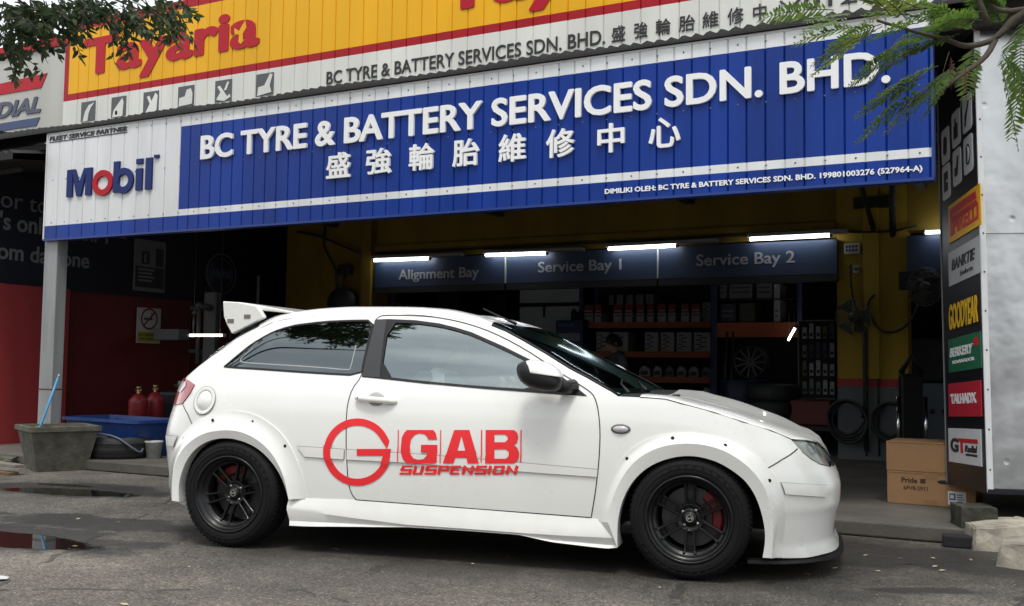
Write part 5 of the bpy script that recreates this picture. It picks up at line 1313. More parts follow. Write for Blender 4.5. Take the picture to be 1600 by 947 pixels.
def sub(y0, y1, z0, z1, a, c, d, e): return y0 + (y1-y0)*a, y0 + (y1-y0)*c, z0 + (z1-z0)*d, z0 + (z1-z0)*e
k_red = mat('plate_red_ink', (.50, .012, .02), .5); k_blk = mat('plate_black_ink', (.02, .02, .025), .5); k_wht = mat('plate_white_ink', (.75, .75, .75), .5); k_yel = mat('plate_yellow_ink', (.70, .42, .01), .5)
y0, y1, z0, z1, o = PL[0]
kt_(o, "PIRELLI", *sub(y0, y1, z0, z1, .06, .84, .17, .58), k_red, bold=.03)
b = MB(); ya, yb_, za, zc = sub(y0, y1, z0, z1, .06, .93, .16, .88)
b.prism([(-yb_, za), (-yb_ + .07, za), (-yb_ + .07, zc-.10), (-ya, zc-.10), (-ya - .03, zc-.06), (-yb_+.05, zc-.06), (-yb_+.05, zc-.05), (-ya-.02, zc-.05), (-ya-.04, zc), (-yb_, zc)][::1], (-.003, 0, 0), 0, None, (-.0125, 0, 0), (0, -1, 0), (0, 0, 1)); b.build('lettering', [k_red], kpan)
y0, y1, z0, z1, o = PL[1]
kt_(o, "BANKTIE", *sub(y0, y1, z0, z1, .15, .88, .42, .74), k_blk, bold=.03, italic=.2); kt_(o, "Eudorto", *sub(y0, y1, z0, z1, .22, .62, .16, .30), k_blk, italic=.3)
yg0, zg = kp(1486, 497); yg1, zg1 = kp(1531, 485)
kt_(o, "GOODYEAR", min(yg0, yg1), max(yg0, yg1), zg-.09, zg+.09, k_yel, bold=.03, italic=.15)
y0, y1, z0, z1, o = PL[2]
kt_(o, "BERKERY", *sub(y0, y1, z0, z1, .22, .94, .45, .72), k_wht, bold=.04, italic=.15); kt_(o, "BENANADOR", *sub(y0, y1, z0, z1, .18, .86, .24, .34), k_wht, bold=.02)
b = MB(); ya, yb_, za, zc = sub(y0, y1, z0, z1, .06, .18, .62, .86); b.box((-.0155, ya, za), (-.0125, yb_, zc), 0); b.build('red_square', [k_red], kpan)
y0, y1, z0, z1, o = PL[3]
kt_(o, "TALHADX", *sub(y0, y1, z0, z1, .12, .92, .38, .68), k_wht, bold=.05, italic=-.1)
y0, y1, z0, z1, o = PL[4]
kt_(o, "G", *sub(y0, y1, z0, z1, .66, .92, .30, .72), k_blk, bold=.05); kt_(o, "T", *sub(y0, y1, z0, z1, .44, .68, .30, .72), k_red, bold=.05); kt_(o, "Radial", *sub(y0, y1, z0, z1, .10, .46, .34, .54), k_blk, bold=.03, italic=.2)
b = MB(); ya, yb_, za, zc = sub(y0, y1, z0, z1, .08, .50, .60, .72); b.box((-.0152, ya, za), (-.0125, yb_, zc), 0); ya, yb_, za, zc = sub(y0, y1, z0, z1, .10, .44, .24, .30); b.box((-.0152, ya, za), (-.0125, yb_, zc), 1); b.build('logo_bar', [k_red, k_blk], kpan)
# six pictogram tiles in two rows of three
tile_m = mat('tile_grey', (.64, .65, .67), .5)
syms = [[(.2, .3), (.3, .75), (.5, .85), (.8, .7), (.75, .25), (.45, .15)], [(.2, .15), (.2, .6), (.35, .6), (.4, .85), (.55, .85), (.55, .65), (.8, .65), (.8, .15)],
        [(.15, .1), (.25, .3), (.2, .4), (.75, .9), (.85, .85), (.4, .3), (.3, .1)], [(.2, .15), (.2, .85), (.8, .85), (.8, .55), (.5, .55), (.5, .45), (.8, .45), (.8, .15)],
        [(.2, .2), (.2, .5), (.45, .5), (.6, .85), (.8, .85), (.7, .5), (.6, .2)], [(.5+.35*cos(a), .5+.35*sin(a)) for a in np.linspace(0, 2*pi, 18)[:-1]]]
tl = [(1491, 216, 32), (1506, 190, 32), (1525, 164, 34), (1491, 275, 32), (1506, 253, 32), (1525, 232, 34)]
hw = .092
for i, (cx_, cy_, hh) in enumerate(tl):
    yc, zc_ = kp(cx_, cy_); yc = [.735, .455, .185][i % 3]
    b = MB(); pr = []
    for (sx_, sz_) in ((1, 1), (-1, 1), (-1, -1), (1, -1)):
        for k in range(5):
            a = {(1, 1): 0, (-1, 1): pi/2, (-1, -1): pi, (1, -1): 1.5*pi}[(sx_, sz_)] + k*pi/8
            pr.append((yc + sx_*(hw+.01-.03) + .03*cos(a), zc_ + sz_*(.125-.03) + .03*sin(a)))
    b.prism([(-q, z) for q, z in pr][::-1], (-.004, 0, 0), 0, None, (-.0045, 0, 0), (0, -1, 0), (0, 0, 1))
    b.prism([(-(yc) + (u-.5)*.16, zc_ + (v-.5)*.2) for u, v in syms[i]], (-.003, 0, 0), 1, None, (-.009, 0, 0), (0, -1, 0), (0, 0, 1))
    if i == 5:
        b.prism([(-(yc) + cos(a)*.045, zc_ + sin(a)*.055) for a in np.linspace(0, 2*pi, 18)[:-1]], (-.003, 0, 0), 0, None, (-.0125, 0, 0), (0, -1, 0), (0, 0, 1))
        b.box((-.019, yc-.012, zc_-.05), (-.0155, yc+.012, zc_+.05), 1)
    b.build('service_tile', [tile_m, k_blk], kpan)
ytx, ztx = kp(1497, 148)
b = MB(); text_box(b, "Tayar", frP, -.72, -.30, 2.74, 2.86, .003, 0, .01); b.build('lettering', [mat('dim_ink', (.25, .26, .28), .5)], kpan)
# mossy block under the kiosk
moss = mat('mossy_concrete', (.055, .056, .038), .95, var=.75, vscale=7, bump=.8, bscale=22)
def solid(name, m, a, c, label, cat, rot=0.0, jit=.0, bev=.01, loc=None, group=None):
    bm = bmesh.new(); bmesh.ops.create_cube(bm, size=1)
    sx_, sy_, sz_ = [q - p for p, q in zip(a, c)]
    bmesh.ops.scale(bm, vec=(sx_, sy_, sz_), verts=bm.verts[:])
    if jit: bmesh.ops.subdivide_edges(bm, edges=bm.edges[:], cuts=5, use_grid_fill=True)
    else: bmesh.ops.bevel(bm, geom=list(bm.edges), offset=bev, segments=2, affect='EDGES', profile=.5)
    for v in bm.verts:
        if jit: v.co += Vector([random.uniform(-jit, jit) for _ in range(3)])
        v.co.z += sz_/2
    me = bpy.data.meshes.new(name); bm.to_mesh(me); bm.free(); me.materials.append(m)
    o = link(name, me); o.location = loc or ((a[0]+c[0])/2, (a[1]+c[1])/2, a[2]); o.rotation_euler = (0, 0, rot)
    return tag(o, label, cat, group)
p = at_depth(1526, 815, 6.95); 
solid('concrete_block', moss, (0, 0, 0), (.21, .26, .23), 'mossy dark concrete block propping up the silver kiosk', 'block', radians(19), .003, loc=(on_z(1535, 816, 0.02).x, 7.12, .0))
solid('timber_beam', mat('tarred_timber', (.014, .014, .016), .8, var=.3), (0, 0, 0), (.50, .10, .075), 'short black timber beam lying against the kerb beside the mossy block', 'beam', radians(6), 0, .01, loc=(on_z(1512, 829, 0).x + .16, 6.885, .0))
# dark jumble in the gap below the kiosk
ty = thing('car_tyre', 'black tyre lying in the gap under the silver kiosk', 'tyre', (p.x+.62, p.y+.25, 0))
tb = MB(); tb.lathe([(.19, .02), (.21, 0), (.28, 0), (.305, .04), (.31, .10), (.305, .16), (.28, .20), (.21, .20), (.19, .18)], 0, 48); tb.build('tread', [blackr], ty)
rr = MB(); rr.lathe([(.001, .02), (.0999, .02), (.10, .05), (.185, .06), (.19, .16)], 0, 32); rr.build('rim', [mat('red_hub', (.30, .01, .015), .5)], ty)
# broken kerb stones
def stone(name, pts2, h, m, label, loc, rot, tilt):
    bm = bmesh.new(); bot = [bm.verts.new((x, y, 0)) for x, y in pts2]; top = [bm.verts.new((x*.82, y*.80, h + random.uniform(-.012, .012))) for x, y in pts2]
    n = len(pts2); bm.faces.new(bot[::-1]); bm.faces.new(top)
    for k in range(n): bm.faces.new((bot[k], bot[(k+1) % n], top[(k+1) % n], top[k]))
    bmesh.ops.bevel(bm, geom=list(bm.edges), offset=.012, segments=2, affect='EDGES', profile=.5)
    bmesh.ops.triangulate(bm, faces=bm.faces[:]); bmesh.ops.subdivide_edges(bm, edges=[e for e in bm.edges if e.calc_length() > .06], cuts=2, use_grid_fill=False)
    bmesh.ops.triangulate(bm, faces=bm.faces[:])
    for v in bm.verts: v.co += Vector((random.uniform(-1, 1), random.uniform(-1, 1), random.uniform(-1, 1)))*.0055
    me = bpy.data.meshes.new(name); bm.to_mesh(me); bm.free(); me.materials.append(m)
    o = link(name, me); o.location = loc; o.rotation_euler = (tilt[0], tilt[1], rot); return tag(o, label, 'kerb stone', 'broken kerb stones by the kiosk')
stone_m = mat('weathered_stone', (.42, .38, .31), .9, var=.65, vscale=3.5, bump=.9, bscale=22)
s1 = on_z(1565, 862, 0); s2 = on_z(1620, 890, 0)
stone('kerb_stone', [(-.20, -.16), (.16, -.20), (.24, .05), (.16, .24), (-.14, .22), (-.23, .04)], .17, stone_m, 'cracked cream kerb stone nearest the mossy block', (s1.x, s1.y+.15, -.01), .25, (0, -.10))
stone('kerb_stone', [(-.18, -.14), (.2, -.16), (.26, .12), (.05, .20), (-.2, .15)], .15, stone_m, 'smaller cream kerb stone cut by the right edge of the photo', (s2.x, s2.y+.08, 0), -.2, (.05, -.06))
p3 = on_z(1597, 885, 0)
stone('kerb_stone', [(-.07, -.05), (.06, -.06), (.08, .04), (-.03, .07)], .05, stone_m, 'small cream stone chip in front of the larger kerb stones', (p3.x+.02, p3.y-.02, 0), .4, (0, 0))

# ------------------------------------------------------------------ cardboard boxes
card = mat('cardboard', (.36, .20, .095), .85, var=.16, vscale=3, bump=.1, bscale=60); tape = mat('parcel_tape', (.30, .16, .07), .45)
def carton(loc, w, d, h, rot, label, full=True):
    t = thing('cardboard_box', label, 'box', loc, rot, 'cardboard boxes on the shop floor')
    MB().box((-w/2, -d/2, 0), (w/2, d/2, h), 0, None, .006).build('carton', [card], t)
    b = MB()
    if full:
        b.box((-.045, -d/2-.0015, h*.80), (.045, -d/2, h-.002), 0); b.box((-.045, -d/2-.0015, .004), (.045, -d/2, h*.18), 0)
    b.box((-.03, -d/2+.002, h), (.03, d/2-.002, h+.0012), 0); b.build('tape', [tape], t)
    b = MB(); b.box((-w/2+.012, -d/2-.0012, h-.012), (w/2-.012, -d/2-.0004, h-.004), 0); b.build('flap_edge', [mat('card_edge', (.22, .12, .055), .9)], t)
    return t
bx = on_z(1455, 791, .1)
rb_ = radians(-2)
c1 = carton((bx.x+.005, bx.y+.24, .1), .60, .46, .235, rb_, 'lower brown cardboard box with white shipping label and handle hole')
b = MB(); b.box((.115, -.2335, .02), (.235, -.2302, .115), 0); b.build('shipping_label', [mat('label_white', (.72, .73, .74), .6)], c1)
b = MB(); b.box((.125, -.2355, .055), (.165, -.2337, .10), 0); b.box((.13, -.236, .065), (.155, -.2355, .09), 1)
for k in range(4): b.box((.175, -.2355, .04 + k*.016), (.175 + random.uniform(.03, .05), -.2337, .046 + k*.016), 0)
b.build('label_print', [mat('label_ink', (.05, .09, .16), .6), mat('label_white', (.72, .73, .74), .6)], c1)
b = MB(); pr = [(.09+.045*cos(a)*(1 if abs(cos(a)) < .99 else 1), .175+.014*sin(a)) for a in np.linspace(0, 2*pi, 18)[:-1]]
b.prism(pr, (0, -.0015, 0), 0, None, (0, -.2302, 0)); b.build('handle_hole', [seal], c1)
b = MB(); frc = frame((0, -.2302, 0), (1, 0, 0), (0, 0, 1)); text_box(b, "Pride", frc, -.20, -.09, .155, .195, .001, 0, .03); text_box(b, "6FV8-2911", frc, -.185, -.02, .105, .135, .001, 0, .02); b.box((-.07, -.2315, .158), (-.035, -.2302, .19), 0)
b.build('stamp_print', [mat('stamp_ink', (.06, .03, .015), .8)], c1)
carton((bx.x-.012, bx.y+.25, .3365), .585, .45, .215, radians(-1), 'upper plain brown cardboard box stacked beside the kiosk', False)

# ------------------------------------------------------------------ things at the left edge
pot_m = mat('planter_cement', (.115, .112, .085), .95, var=.45, vscale=9, bump=.7, bscale=38)
pc = on_z(53, 737, 0)
t = thing('planter', 'square tapered grey cement planter at the foot of the canopy post', 'planter', (pc.x-.03, pc.y+.27, 0), radians(28+45-8))
b = MB(); w0, w1, h = .225, .315, .43
V = [(sx_*w0, sy_*w0, 0) for sx_, sy_ in ((-1, -1), (1, -1), (1, 1), (-1, 1))]
for w, z in ((w1-.012, h-.05), (w1+.012, h-.045), (w1+.012, h), (w1-.03, h), (w1-.04, h-.06)): V += [(sx_*w, sy_*w, z) for sx_, sy_ in ((-1, -1), (1, -1), (1, 1), (-1, 1))]
F = [(3, 2, 1, 0)]
for r in range(5):
    for k in range(4): F.append((r*4+k, r*4+(k+1) % 4, (r+1)*4+(k+1) % 4, (r+1)*4+k))
b.add(V, F, 0); b.build('pot', [pot_m], t)
MB().box((-w1+.04, -w1+.04, h-.07), (w1-.04, w1-.04, h-.05), 0).build('soil', [mat('soil', (.05, .035, .02), .95, var=.5, vscale=20, bump=1, bscale=40)], t)
b = MB()
for k in range(7): b.ball((random.uniform(-.15, .15), random.uniform(-.15, .15), h-.04), (.05, .04, .03), 0, 8, 6)
b.build('stones', [mat('ochre_stone', (.20, .13, .05), .9, var=.4, vscale=12)], t)
pole0 = at_depth(61, 672, 9.75); pole1 = at_depth(91, 590, 9.85)
o = MB().tube([pole0 - (pole1-pole0)*.3, pole0, pole1], .012, 0, 8).tube([pole1, pole1 + (pole1-pole0)*.06], .010, 1, 8).build('plastic_pipe', [mat('blue_pipe', (.06, .27, .50), .4), mat('pipe_end', (.4, .4, .4), .5)])
tag(o, 'thin light blue plastic pipe standing in the grey planter', 'pipe')
# blue tub
bl = on_z(163, 713, .1)
t = thing('plastic_tub', 'large blue plastic tub on the floor in front of the red wall', 'tub', (bl.x-.12, bl.y+.33, .1), radians(-6))
b = MB(); prof = [(.44, .24, 0, .05), (.52, .30, .34, .07), (.55, .33, .345, .08), (.55, .33, .375, .08), (.505, .285, .375, .06), (.43, .23, .03, .05)]
def rr_(hx, hy, r, n=5):
    o = []
    for q, (sx_, sy_) in enumerate(((1, 1), (-1, 1), (-1, -1), (1, -1))):
        for k in range(n+1):
            a = q*pi/2 + k*pi/2/n; o.append((sx_*(hx-r) + r*cos(a), sy_*(hy-r) + r*sin(a)))
    return o
V = []; F = []; m_ = 24
for hx, hy, z, r in prof: V += [(x*1.18, y, z*1.0) for x, y in rr_(hx, hy, r)]
for i in range(len(prof)-1):
    for k in range(m_): F.append((i*m_+k, i*m_+(k+1) % m_, (i+1)*m_+(k+1) % m_, (i+1)*m_+k))
F.append(tuple(range(m_-1, -1, -1))); F.append(tuple((len(prof)-1)*m_+k for k in range(m_)))
b.add(V, F, 0); o = b.build('tub_body', [mat('tub_blue', (.010, .045, .20), .45, var=.25, vscale=5)], t)
# bucket
bk = on_z(230, 717, .1)
t = thing('paint_bucket', 'small white plastic bucket beside the blue tub', 'bucket', (bk.x, bk.y+.08, .1))
MB().lathe([(.001, 0), (.066, 0), (.084, .155), (.090, .157), (.090, .172), (.082, .172), (.064, .01), (.001, .01)], 0, 32).build('pail', [mat('bucket_white', (.46, .47, .46), .55, var=.25, vscale=20)], t)
MB().tube([(.088*cos(a), -.088*sin(a)*.55 - .02, .16 - .05*sin(a)) for a in np.linspace(0, pi, 14)], .0025, 0, 6).build('bail_handle', [steel], t)
# tyre lying on its side, with a hose over it
tl_ = on_z(147, 733, 0)
t = thing('car_tyre', 'old black tyre lying flat in front of the blue tub', 'tyre', (tl_.x+.03, 7.34, .10))
b = MB(); b.lathe([(.18, .03), (.20, .0), (.27, .0), (.298, .03), (.305, .10), (.298, .175), (.27, .205), (.20, .205), (.18, .175)], 0, 56)
for z in (.06, .085, .12, .145): b.lathe([(.3065, z-.005), (.299, z-.003), (.299, z+.003), (.3065, z+.005)], 1, 56)
b.build('tread', [mat('old_rubber', (.030, .030, .030), .8, var=.3, vscale=8, bump=.3, bscale=50), seal], t)
hp = [(-.28, -.12, .20), (-.20, -.18, .235), (0, -.23, .245), (.20, -.21, .225), (.32, -.14, .13), (.38, -.06, .06), (.34, .0, .10)]
o = MB().tube([Vector(q) + Vector((tl_.x+.03, 7.34, .10)) for q in smooth_line(hp, it=2)], .010, 0, 8).build('rubber_hose', [mat('hose_grey', (.10, .12, .15), .5)]); tag(o, 'thin grey hose draped over the flat black tyre', 'hose')
# gas cylinders
red_cyl = mat('cylinder_red', (.22, .010, .013), .45, var=.2, vscale=6)
for i, (px, hh, r_, lb) in enumerate(((214, 1.0, .105, 'red gas cylinder with a brass valve nearest the red wall'), (240, 1.02, .10, 'darker red gas cylinder half hidden by the car tail'))):
    q = at_depth(px, 690, 11.6 + .25*i); t = thing('gas_cylinder', lb, 'gas cylinder', (q.x, q.y, .1), 0, 'red gas cylinders by the wall')
    MB().lathe([(.001, 0), (r_, 0), (r_, hh*.5), (r_*.98, hh*.53), (r_*.6, hh*.58), (.035, hh*.60), (.03, hh*.605), (.001, hh*.605)], 0, 32).build('bottle', [red_cyl], t)
    b = MB(); b.lathe([(.022, hh*.60), (.022, hh*.66), (.001, hh*.66)], 0, 12); b.tube([(-.05, 0, hh*.64), (.05, 0, hh*.64)], .012, 0, 8); b.lathe([(.03, hh*.665), (.03, hh*.685), (.001, hh*.685)], 0, 10); b.build('valve', [mat('brass', (.30, .22, .10), .4, .9)], t)
# planks at the very left
for i, (a, c, lb) in enumerate((((0, 722, .10), (31, 726, .10), 'grey timber plank on top of the pile at the left edge'), ((-6, 735, .03), (22, 738, .03), 'brown timber offcut under the grey plank at the left edge'))):
    P0 = on_z(a[0], a[1], a[2]); P1 = on_z(c[0], c[1], c[2]); d = (P1-P0)
    o = MB().box((-.5, -.05, -.03), (d.length, .05, .0), 0, frame(P0, d), .004).build('timber_plank', [mat('plank_%s' % ('grey', 'brown')[i], ((.22, .20, .17), (.16, .10, .05))[i], .9, var=.3, vscale=10)]); tag(o, lb, 'plank', 'loose planks at the left edge')
q = on_z(12, 728, 0)
o = solid('rubble_block', pot_m, (0, 0, 0), (.34, .3, .075), 'low broken cement block under the planks at the left edge', 'block', .4, .012, loc=(q.x-.2, q.y+.1, 0))
# scraps on the ground
for px, py, s_, c, lb in ((-6, 905, .08, (.55, .55, .54), 'crumpled white paper scrap on the asphalt at the left edge'),):
    q = on_z(px, py, 0); b = MB(); V = [(random.uniform(-1, 1)*s_*.2 + s_*cos(a), .4*s_*sin(a), .004 + random.uniform(0, .012)) for a in np.linspace(0, 2*pi, 9)[:-1]]
    b.add(V, [tuple(range(8))], 0); b.add([(x, y, z-.003) for x, y, z in V], [tuple(range(7, -1, -1))], 0); o = b.build('paper_scrap', [mat('paper', c, .8)]); o.location = (q.x, q.y, 0); tag(o, lb, 'paper')
rl = random.Random(11); b = MB(); lm = [mat('dry_leaf', (.30, .20, .08), .8), mat('pale_leaf', (.42, .37, .25), .8), mat('brown_leaf', (.12, .06, .03), .8)]
for k in range(150):
    x = rl.uniform(-8, 1.6); y = rl.uniform(2.2, 6.8); s_ = rl.uniform(.008, .026)
    if rl.random() < .25: x, y = rl.uniform(-1.8, .4), rl.uniform(5.3, 6.8)
    m = Matrix.Translation((x, y, .003)) @ Matrix.Rotation(rl.uniform(0, 6.3), 4, 'Z') @ Matrix.Rotation(rl.uniform(-.3, .3), 4, 'X')
    b.add([(-s_, 0, .002), (-.2*s_, -.42*s_, .004), (s_, 0, .006), (-.1*s_, .42*s_, .005)], [(0, 1, 2, 3)], rl.choice((0, 1, 1, 2)), False, m)
o = b.build('leaf_litter', lm); tag(o, 'scattered small dry leaves and chips on the asphalt', 'leaf litter', None, 'stuff')

# ------------------------------------------------------------------ signs on the side wall
def wall_board(name, label, px0, py0, px1, py1, m, cat):
    a = on_x(px0, py0, -10.69); c = on_x(px1, py1, -10.69); ym, zm = (a.y+c.y)/2, (a.z+c.z)/2
    t = thing(name, label, cat, (-10.69, ym, zm)); w, h = abs(c.y-a.y)/2, abs(c.z-a.z)/2
    MB().box((0, -w, -h), (.012, w, h), 0, None, .003).build('board', [m], t)
    return t, w, h
frW = frame((.0125, 0, 0), (0, 1, 0), (0, 0, 1))
t, w, h = wall_board('no_smoking_sign', 'small white no smoking notice with a struck cigarette on the dark wall', 214, 480, 249, 537, mat('notice_white', (.50, .50, .50), .6), 'sign')
b = MB(); R_ = min(w, h)*.72; zc = h*.38
V = []; F = []
for k in range(32):
    a = 2*pi*k/32
    for r in (R_, R_*.82): V.append((.0150, r*cos(a), zc + r*sin(a)))
for k in range(32): j = (k+1) % 32; F.append((k*2, k*2+1, j*2+1, j*2)[::-1])
b.add(V, F, 0); mm = Matrix.Translation((.0156, 0, zc)) @ Matrix.Rotation(radians(45), 4, 'X'); b.box((0, -R_*.9, -.012), (.001, R_*.9, .012), 0, mm)
b.build('prohibition_ring', [mat('ring_dark_red', (.22, .02, .025), .6)], t)
MB().box((.0125, -R_*.6, zc-.014), (.014, R_*.4, zc+.014), 0).tube([(.0135, R_*.2, zc+.02), (.0135, R_*.35, zc+.05), (.0135, R_*.25, zc+.08)], .006, 0, 6).build('cigarette', [k_blk], t)
b = MB(); b.box((.0125, -w*.92, -h*.92), (.0135, w*.92, -h*.36), 0); b.build('yellow_panel', [mat('notice_yellow', (.42, .36, .06), .6)], t)
b = MB(); text_box(b, "NO SMOKING", frame((.0137, 0, 0), (0, 1, 0), (0, 0, 1)), -w*.8, w*.8, -h*.60, -h*.46, .001, 0, .02); text_box(b, "DILARANG", frame((.0137, 0, 0), (0, 1, 0), (0, 0, 1)), -w*.7, w*.7, -h*.82, -h*.68, .001, 0, .02); b.build('lettering', [k_blk], t)
t, w, h = wall_board('poster', 'grey promotional poster with a car workshop picture on the navy wall', 210, 372, 256, 458, mat('poster_grey', (.16, .165, .17), .6, var=.2, vscale=6), 'poster')
b = MB(); b.box((.0125, -w*.9, -h*.85), (.0145, w*.9, -h*.05), 0); b.box((.0125, -w*.55, h*.05), (.0145, -w*.05, h*.55), 0); b.box((.0125, w*.35, -h*.0), (.0145, w*.85, h*.7), 0); b.box((.0146, -w*.38, h*.12), (.016, -w*.25, h*.45), 1)
for k in range(4): b.box((.0146, -w*.75, -h*(.2+.14*k)), (.016, w*(.3 - .15*(k % 2)), -h*(.13+.14*k)), 1)
b.build('print', [mat('poster_ink', (.02, .022, .026), .6), mat('poster_pale', (.20, .205, .21), .6)], t)
c0 = on_x(345, 428, -10.69)
t = thing('round_sign', 'round dark wall sign with a pale double ring high in the left bay', 'sign', (-10.69, c0.y, c0.z))
fm = frame((0, 0, 0), (0, 1, 0), (0, 0, 1))
MB().lathe([(.31, 0), (.31, .015), (.001, .016)], 0, 40, fm).build('disc', [mat('round_navy', (.02, .026, .045), .5)], t)
b = MB(); b.lathe([(.305, .0165), (.305, .02), (.275, .02), (.275, .0165)], 0, 40, fm); b.lathe([(.225, .0165), (.225, .02), (.212, .02), (.212, .0165)], 0, 40, fm); b.build('ring', [mat('ring_grey', (.11, .125, .16), .5)], t)
b = MB(); text_box(b, "Mobil", frame((.0166, 0, 0), (0, 1, 0), (0, 0, 1)), -.18, .18, -.06, .07, .003, 0, .03); b.build('lettering', [mat('ring_grey', (.11, .125, .16), .5)], t)

# ------------------------------------------------------------------ left bay machines
def mach(name, label, cat, loc, rot=0): return thing(name, label, cat, loc, rot)
dk = mat('machine_dark', (.022, .023, .026), .55, .2, var=.3, vscale=8); dk2 = mat('machine_grey', (.07, .072, .075), .5, .4)
q = at_depth(310, 640, 12.4)
t = mach('tyre_changer', 'dark tyre changing machine with a tall column in the left bay', 'machine', (q.x, q.y, .1), .4)
MB().box((-.35, -.4, 0), (.35, .4, .62), 0, None, .04).build('cabinet', [dk], t); MB().box((-.08, .25, .62), (.08, .42, 1.85), 0, None, .02).build('column', [dk2], t)
MB().tube([(0, .3, 1.65), (0, -.1, 1.65)], .045, 0, 8).tube([(0, -.08, 1.65), (0, -.08, .95)], .028, 0, 8).build('arm', [dk2], t); MB().lathe([(.28, .66), (.30, .70), (.001, .70)], 0, 24).box((-.25, -.04, .70), (.25, .04, .74), 0).build('turntable', [steel], t)
q = at_depth(345, 600, 14.3)
t = mach('tool_rack', 'tall dark rack of hanging tools behind the car tail', 'rack', (q.x, q.y, .1), .5)
MB().box((-.5, 0, 0), (-.46, .04, 2.2), 0).box((.46, 0, 0), (.5, .04, 2.2), 0).box((-.5, 0, 1.7), (.5, .04, 1.75), 0).box((-.5, 0, 1.1), (.5, .04, 1.15), 0).build('rail', [dk2], t)
for k in range(7): MB().tube([(-.4 + k*.13, -.03, 1.68 - (k % 2)*.55), (-.4 + k*.13, -.03, 1.3 - (k % 3)*.2 - (k % 2)*.5)], .018, 0, 8).ball((-.4 + k*.13, -.03, 1.66-(k % 2)*.55), .04, 0, 10, 6).build('spanner', [steel if k % 3 == 0 else dk2], t)
q = at_depth(268, 523, 13.4); o = MB().box((-.22, -.1, -.07), (.22, .1, .07), 0, Matrix.Translation(q), .01).build('wall_box', [mat('grey_box', (.16, .165, .17), .6)]); tag(o, 'grey junction box on the dark wall beside the low tube lamp', 'junction box')
q = at_depth(487, 450, 13.9)
t = mach('wall_lamp', 'dark work lamp on a short stem against the yellow wall', 'lamp', (q.x, YF-.12, q.z), 0)
MB().ball((0, -.02, -.16), (.24, .12, .22), 0, 14, 10).build('shade', [dk], t); MB().tube([(0, .0, .05), (0, .05, .26)], .02, 0, 8).box((-.09, -.02, .24), (.09, .10, .38), 0).build('stem', [dk], t)

# ------------------------------------------------------------------ inside the service bays
beam_m = mat('rack_beam_orange', (.42, .09, .022), .5, var=.15); upr_m = mat('rack_upright_blue', (.02, .04, .13), .5)
YR = 14.2
rx0, rx1 = X(905, 560, YR), X(1116, 560, YR)
SH = [(X(930, 507, YR), Z(1010, 507, YR)), (0, Z(1010, 553, YR)), (0, Z(1010, 592, YR)), (0, Z(1010, 632, YR)), (0, Z(1010, 676, YR))]
t = thing('storage_rack', 'blue and orange storage rack with stocked shelves behind the mechanic', 'rack', ((rx0+rx1)/2, YR, .1)); tin = Matrix.Translation((-(rx0+rx1)/2, -YR, -.1))
for _, z in SH:
    o = MB().box((rx0+.04, YR-.02, z-.05), (rx1-.04, YR+.03, z+.035), 0).build('beam', [beam_m], t); o.matrix_parent_inverse = tin
    o = MB().box((rx0+.04, YR+.03, z+.0), (rx1-.04, YR+.6, z+.02), 0).build('shelf', [dk], t); o.matrix_parent_inverse = tin
for x in (rx0, rx1-.05):
    for y in (YR-.02, YR+.55): o = MB().box((x, y, .1), (x+.06, y+.06, 2.75), 0).build('upright', [upr_m], t); o.matrix_parent_inverse = tin
o = MB().box((rx0, YR+.62, .1), (rx1, YR+.66, 2.9), 0).build('back_sheet', [dark_w], t); o.matrix_parent_inverse = tin
paleb = mat('carton_white', (.40, .41, .42), .6, var=.2, vscale=9); redb = mat('carton_red', (.22, .03, .05), .6); inkb = mat('carton_ink', (.05, .06, .09), .6); greyb = mat('carton_grey', (.18, .19, .20), .6)
ordn = ['first', 'second', 'third', 'fourth', 'fifth', 'sixth', 'seventh', 'eighth', 'ninth', 'tenth', 'eleventh', 'twelfth']
def stock(kind, l, r, top, bot, label, group, style):
    xa_, xb2 = X(l, bot, YR), X(r, bot, YR); z0 = SH[style['shelf']][1] + .037 + style.get('dz', 0); h = Z(l, top, YR) - Z(l, bot, YR)
    b = MB(); d = .3; x0, x1 = xa_+.006, xb2-.006
    if style['k'] == 'two':
        b.box((x0, YR+.02, z0), (x1, YR+.02+d, z0+h*.5), 0); b.box((x0, YR+.02, z0+h*.5+.002), (x1, YR+.02+d, z0+h), 1)
        b.box((x0+.01, YR+.016, z0+h*.34), (x1-.01, YR+.0199, z0+h*.40), 2); b.box((x0+.01, YR+.016, z0+h*.60), (x1-.01, YR+.0199, z0+h*.66), 0)
    elif style['k'] == 'print':
        b.box((x0, YR+.02, z0), (x1, YR+.02+d, z0+h), 0, None, .004)
        for k in range(7):
            u = (k*.37) % .7; v = .12 + .115*k; b.box((x0+(x1-x0)*(.08+u*.6), YR+.016, z0+h*v), (x0+(x1-x0)*(.38+u*.75), YR+.0199, z0+h*(v+.06)), 2)
    else:   # jug: shoulders, handle side, neck and cap
        w = x1-x0
        b.prism([(0, 0), (w, 0), (w, h*.55), (w*.93, h*.66), (w*.62, h*.86), (w*.58, h*.90), (w*.28, h*.90), (w*.24, h*.84), (w*.05, h*.62), (0, h*.5)], (0, .12, 0), 0, None, (x0, YR+.06, z0))
        b.tube([(x0+w*.43, YR+.12, z0+h*.9), (x0+w*.43, YR+.12, z0+h)], w*.16, 1, 10)
        b.box((x0+w*.12, YR+.055, z0+h*.12), (x0+w*.80, YR+.0595, z0+h*.48), 2)
    o = b.build(kind, [style.get('m', paleb), style.get('m2', redb), inkb]); tag(o, label, {'oil_jug': 'oil jug'}.get(kind, 'box'), group)
    return o
lay = [(911, 926), (928, 939), (957, 972), (975, 988), (993, 1006), (1010, 1021), (1026, 1040), (1043, 1055), (1063, 1076), (1079, 1094)]
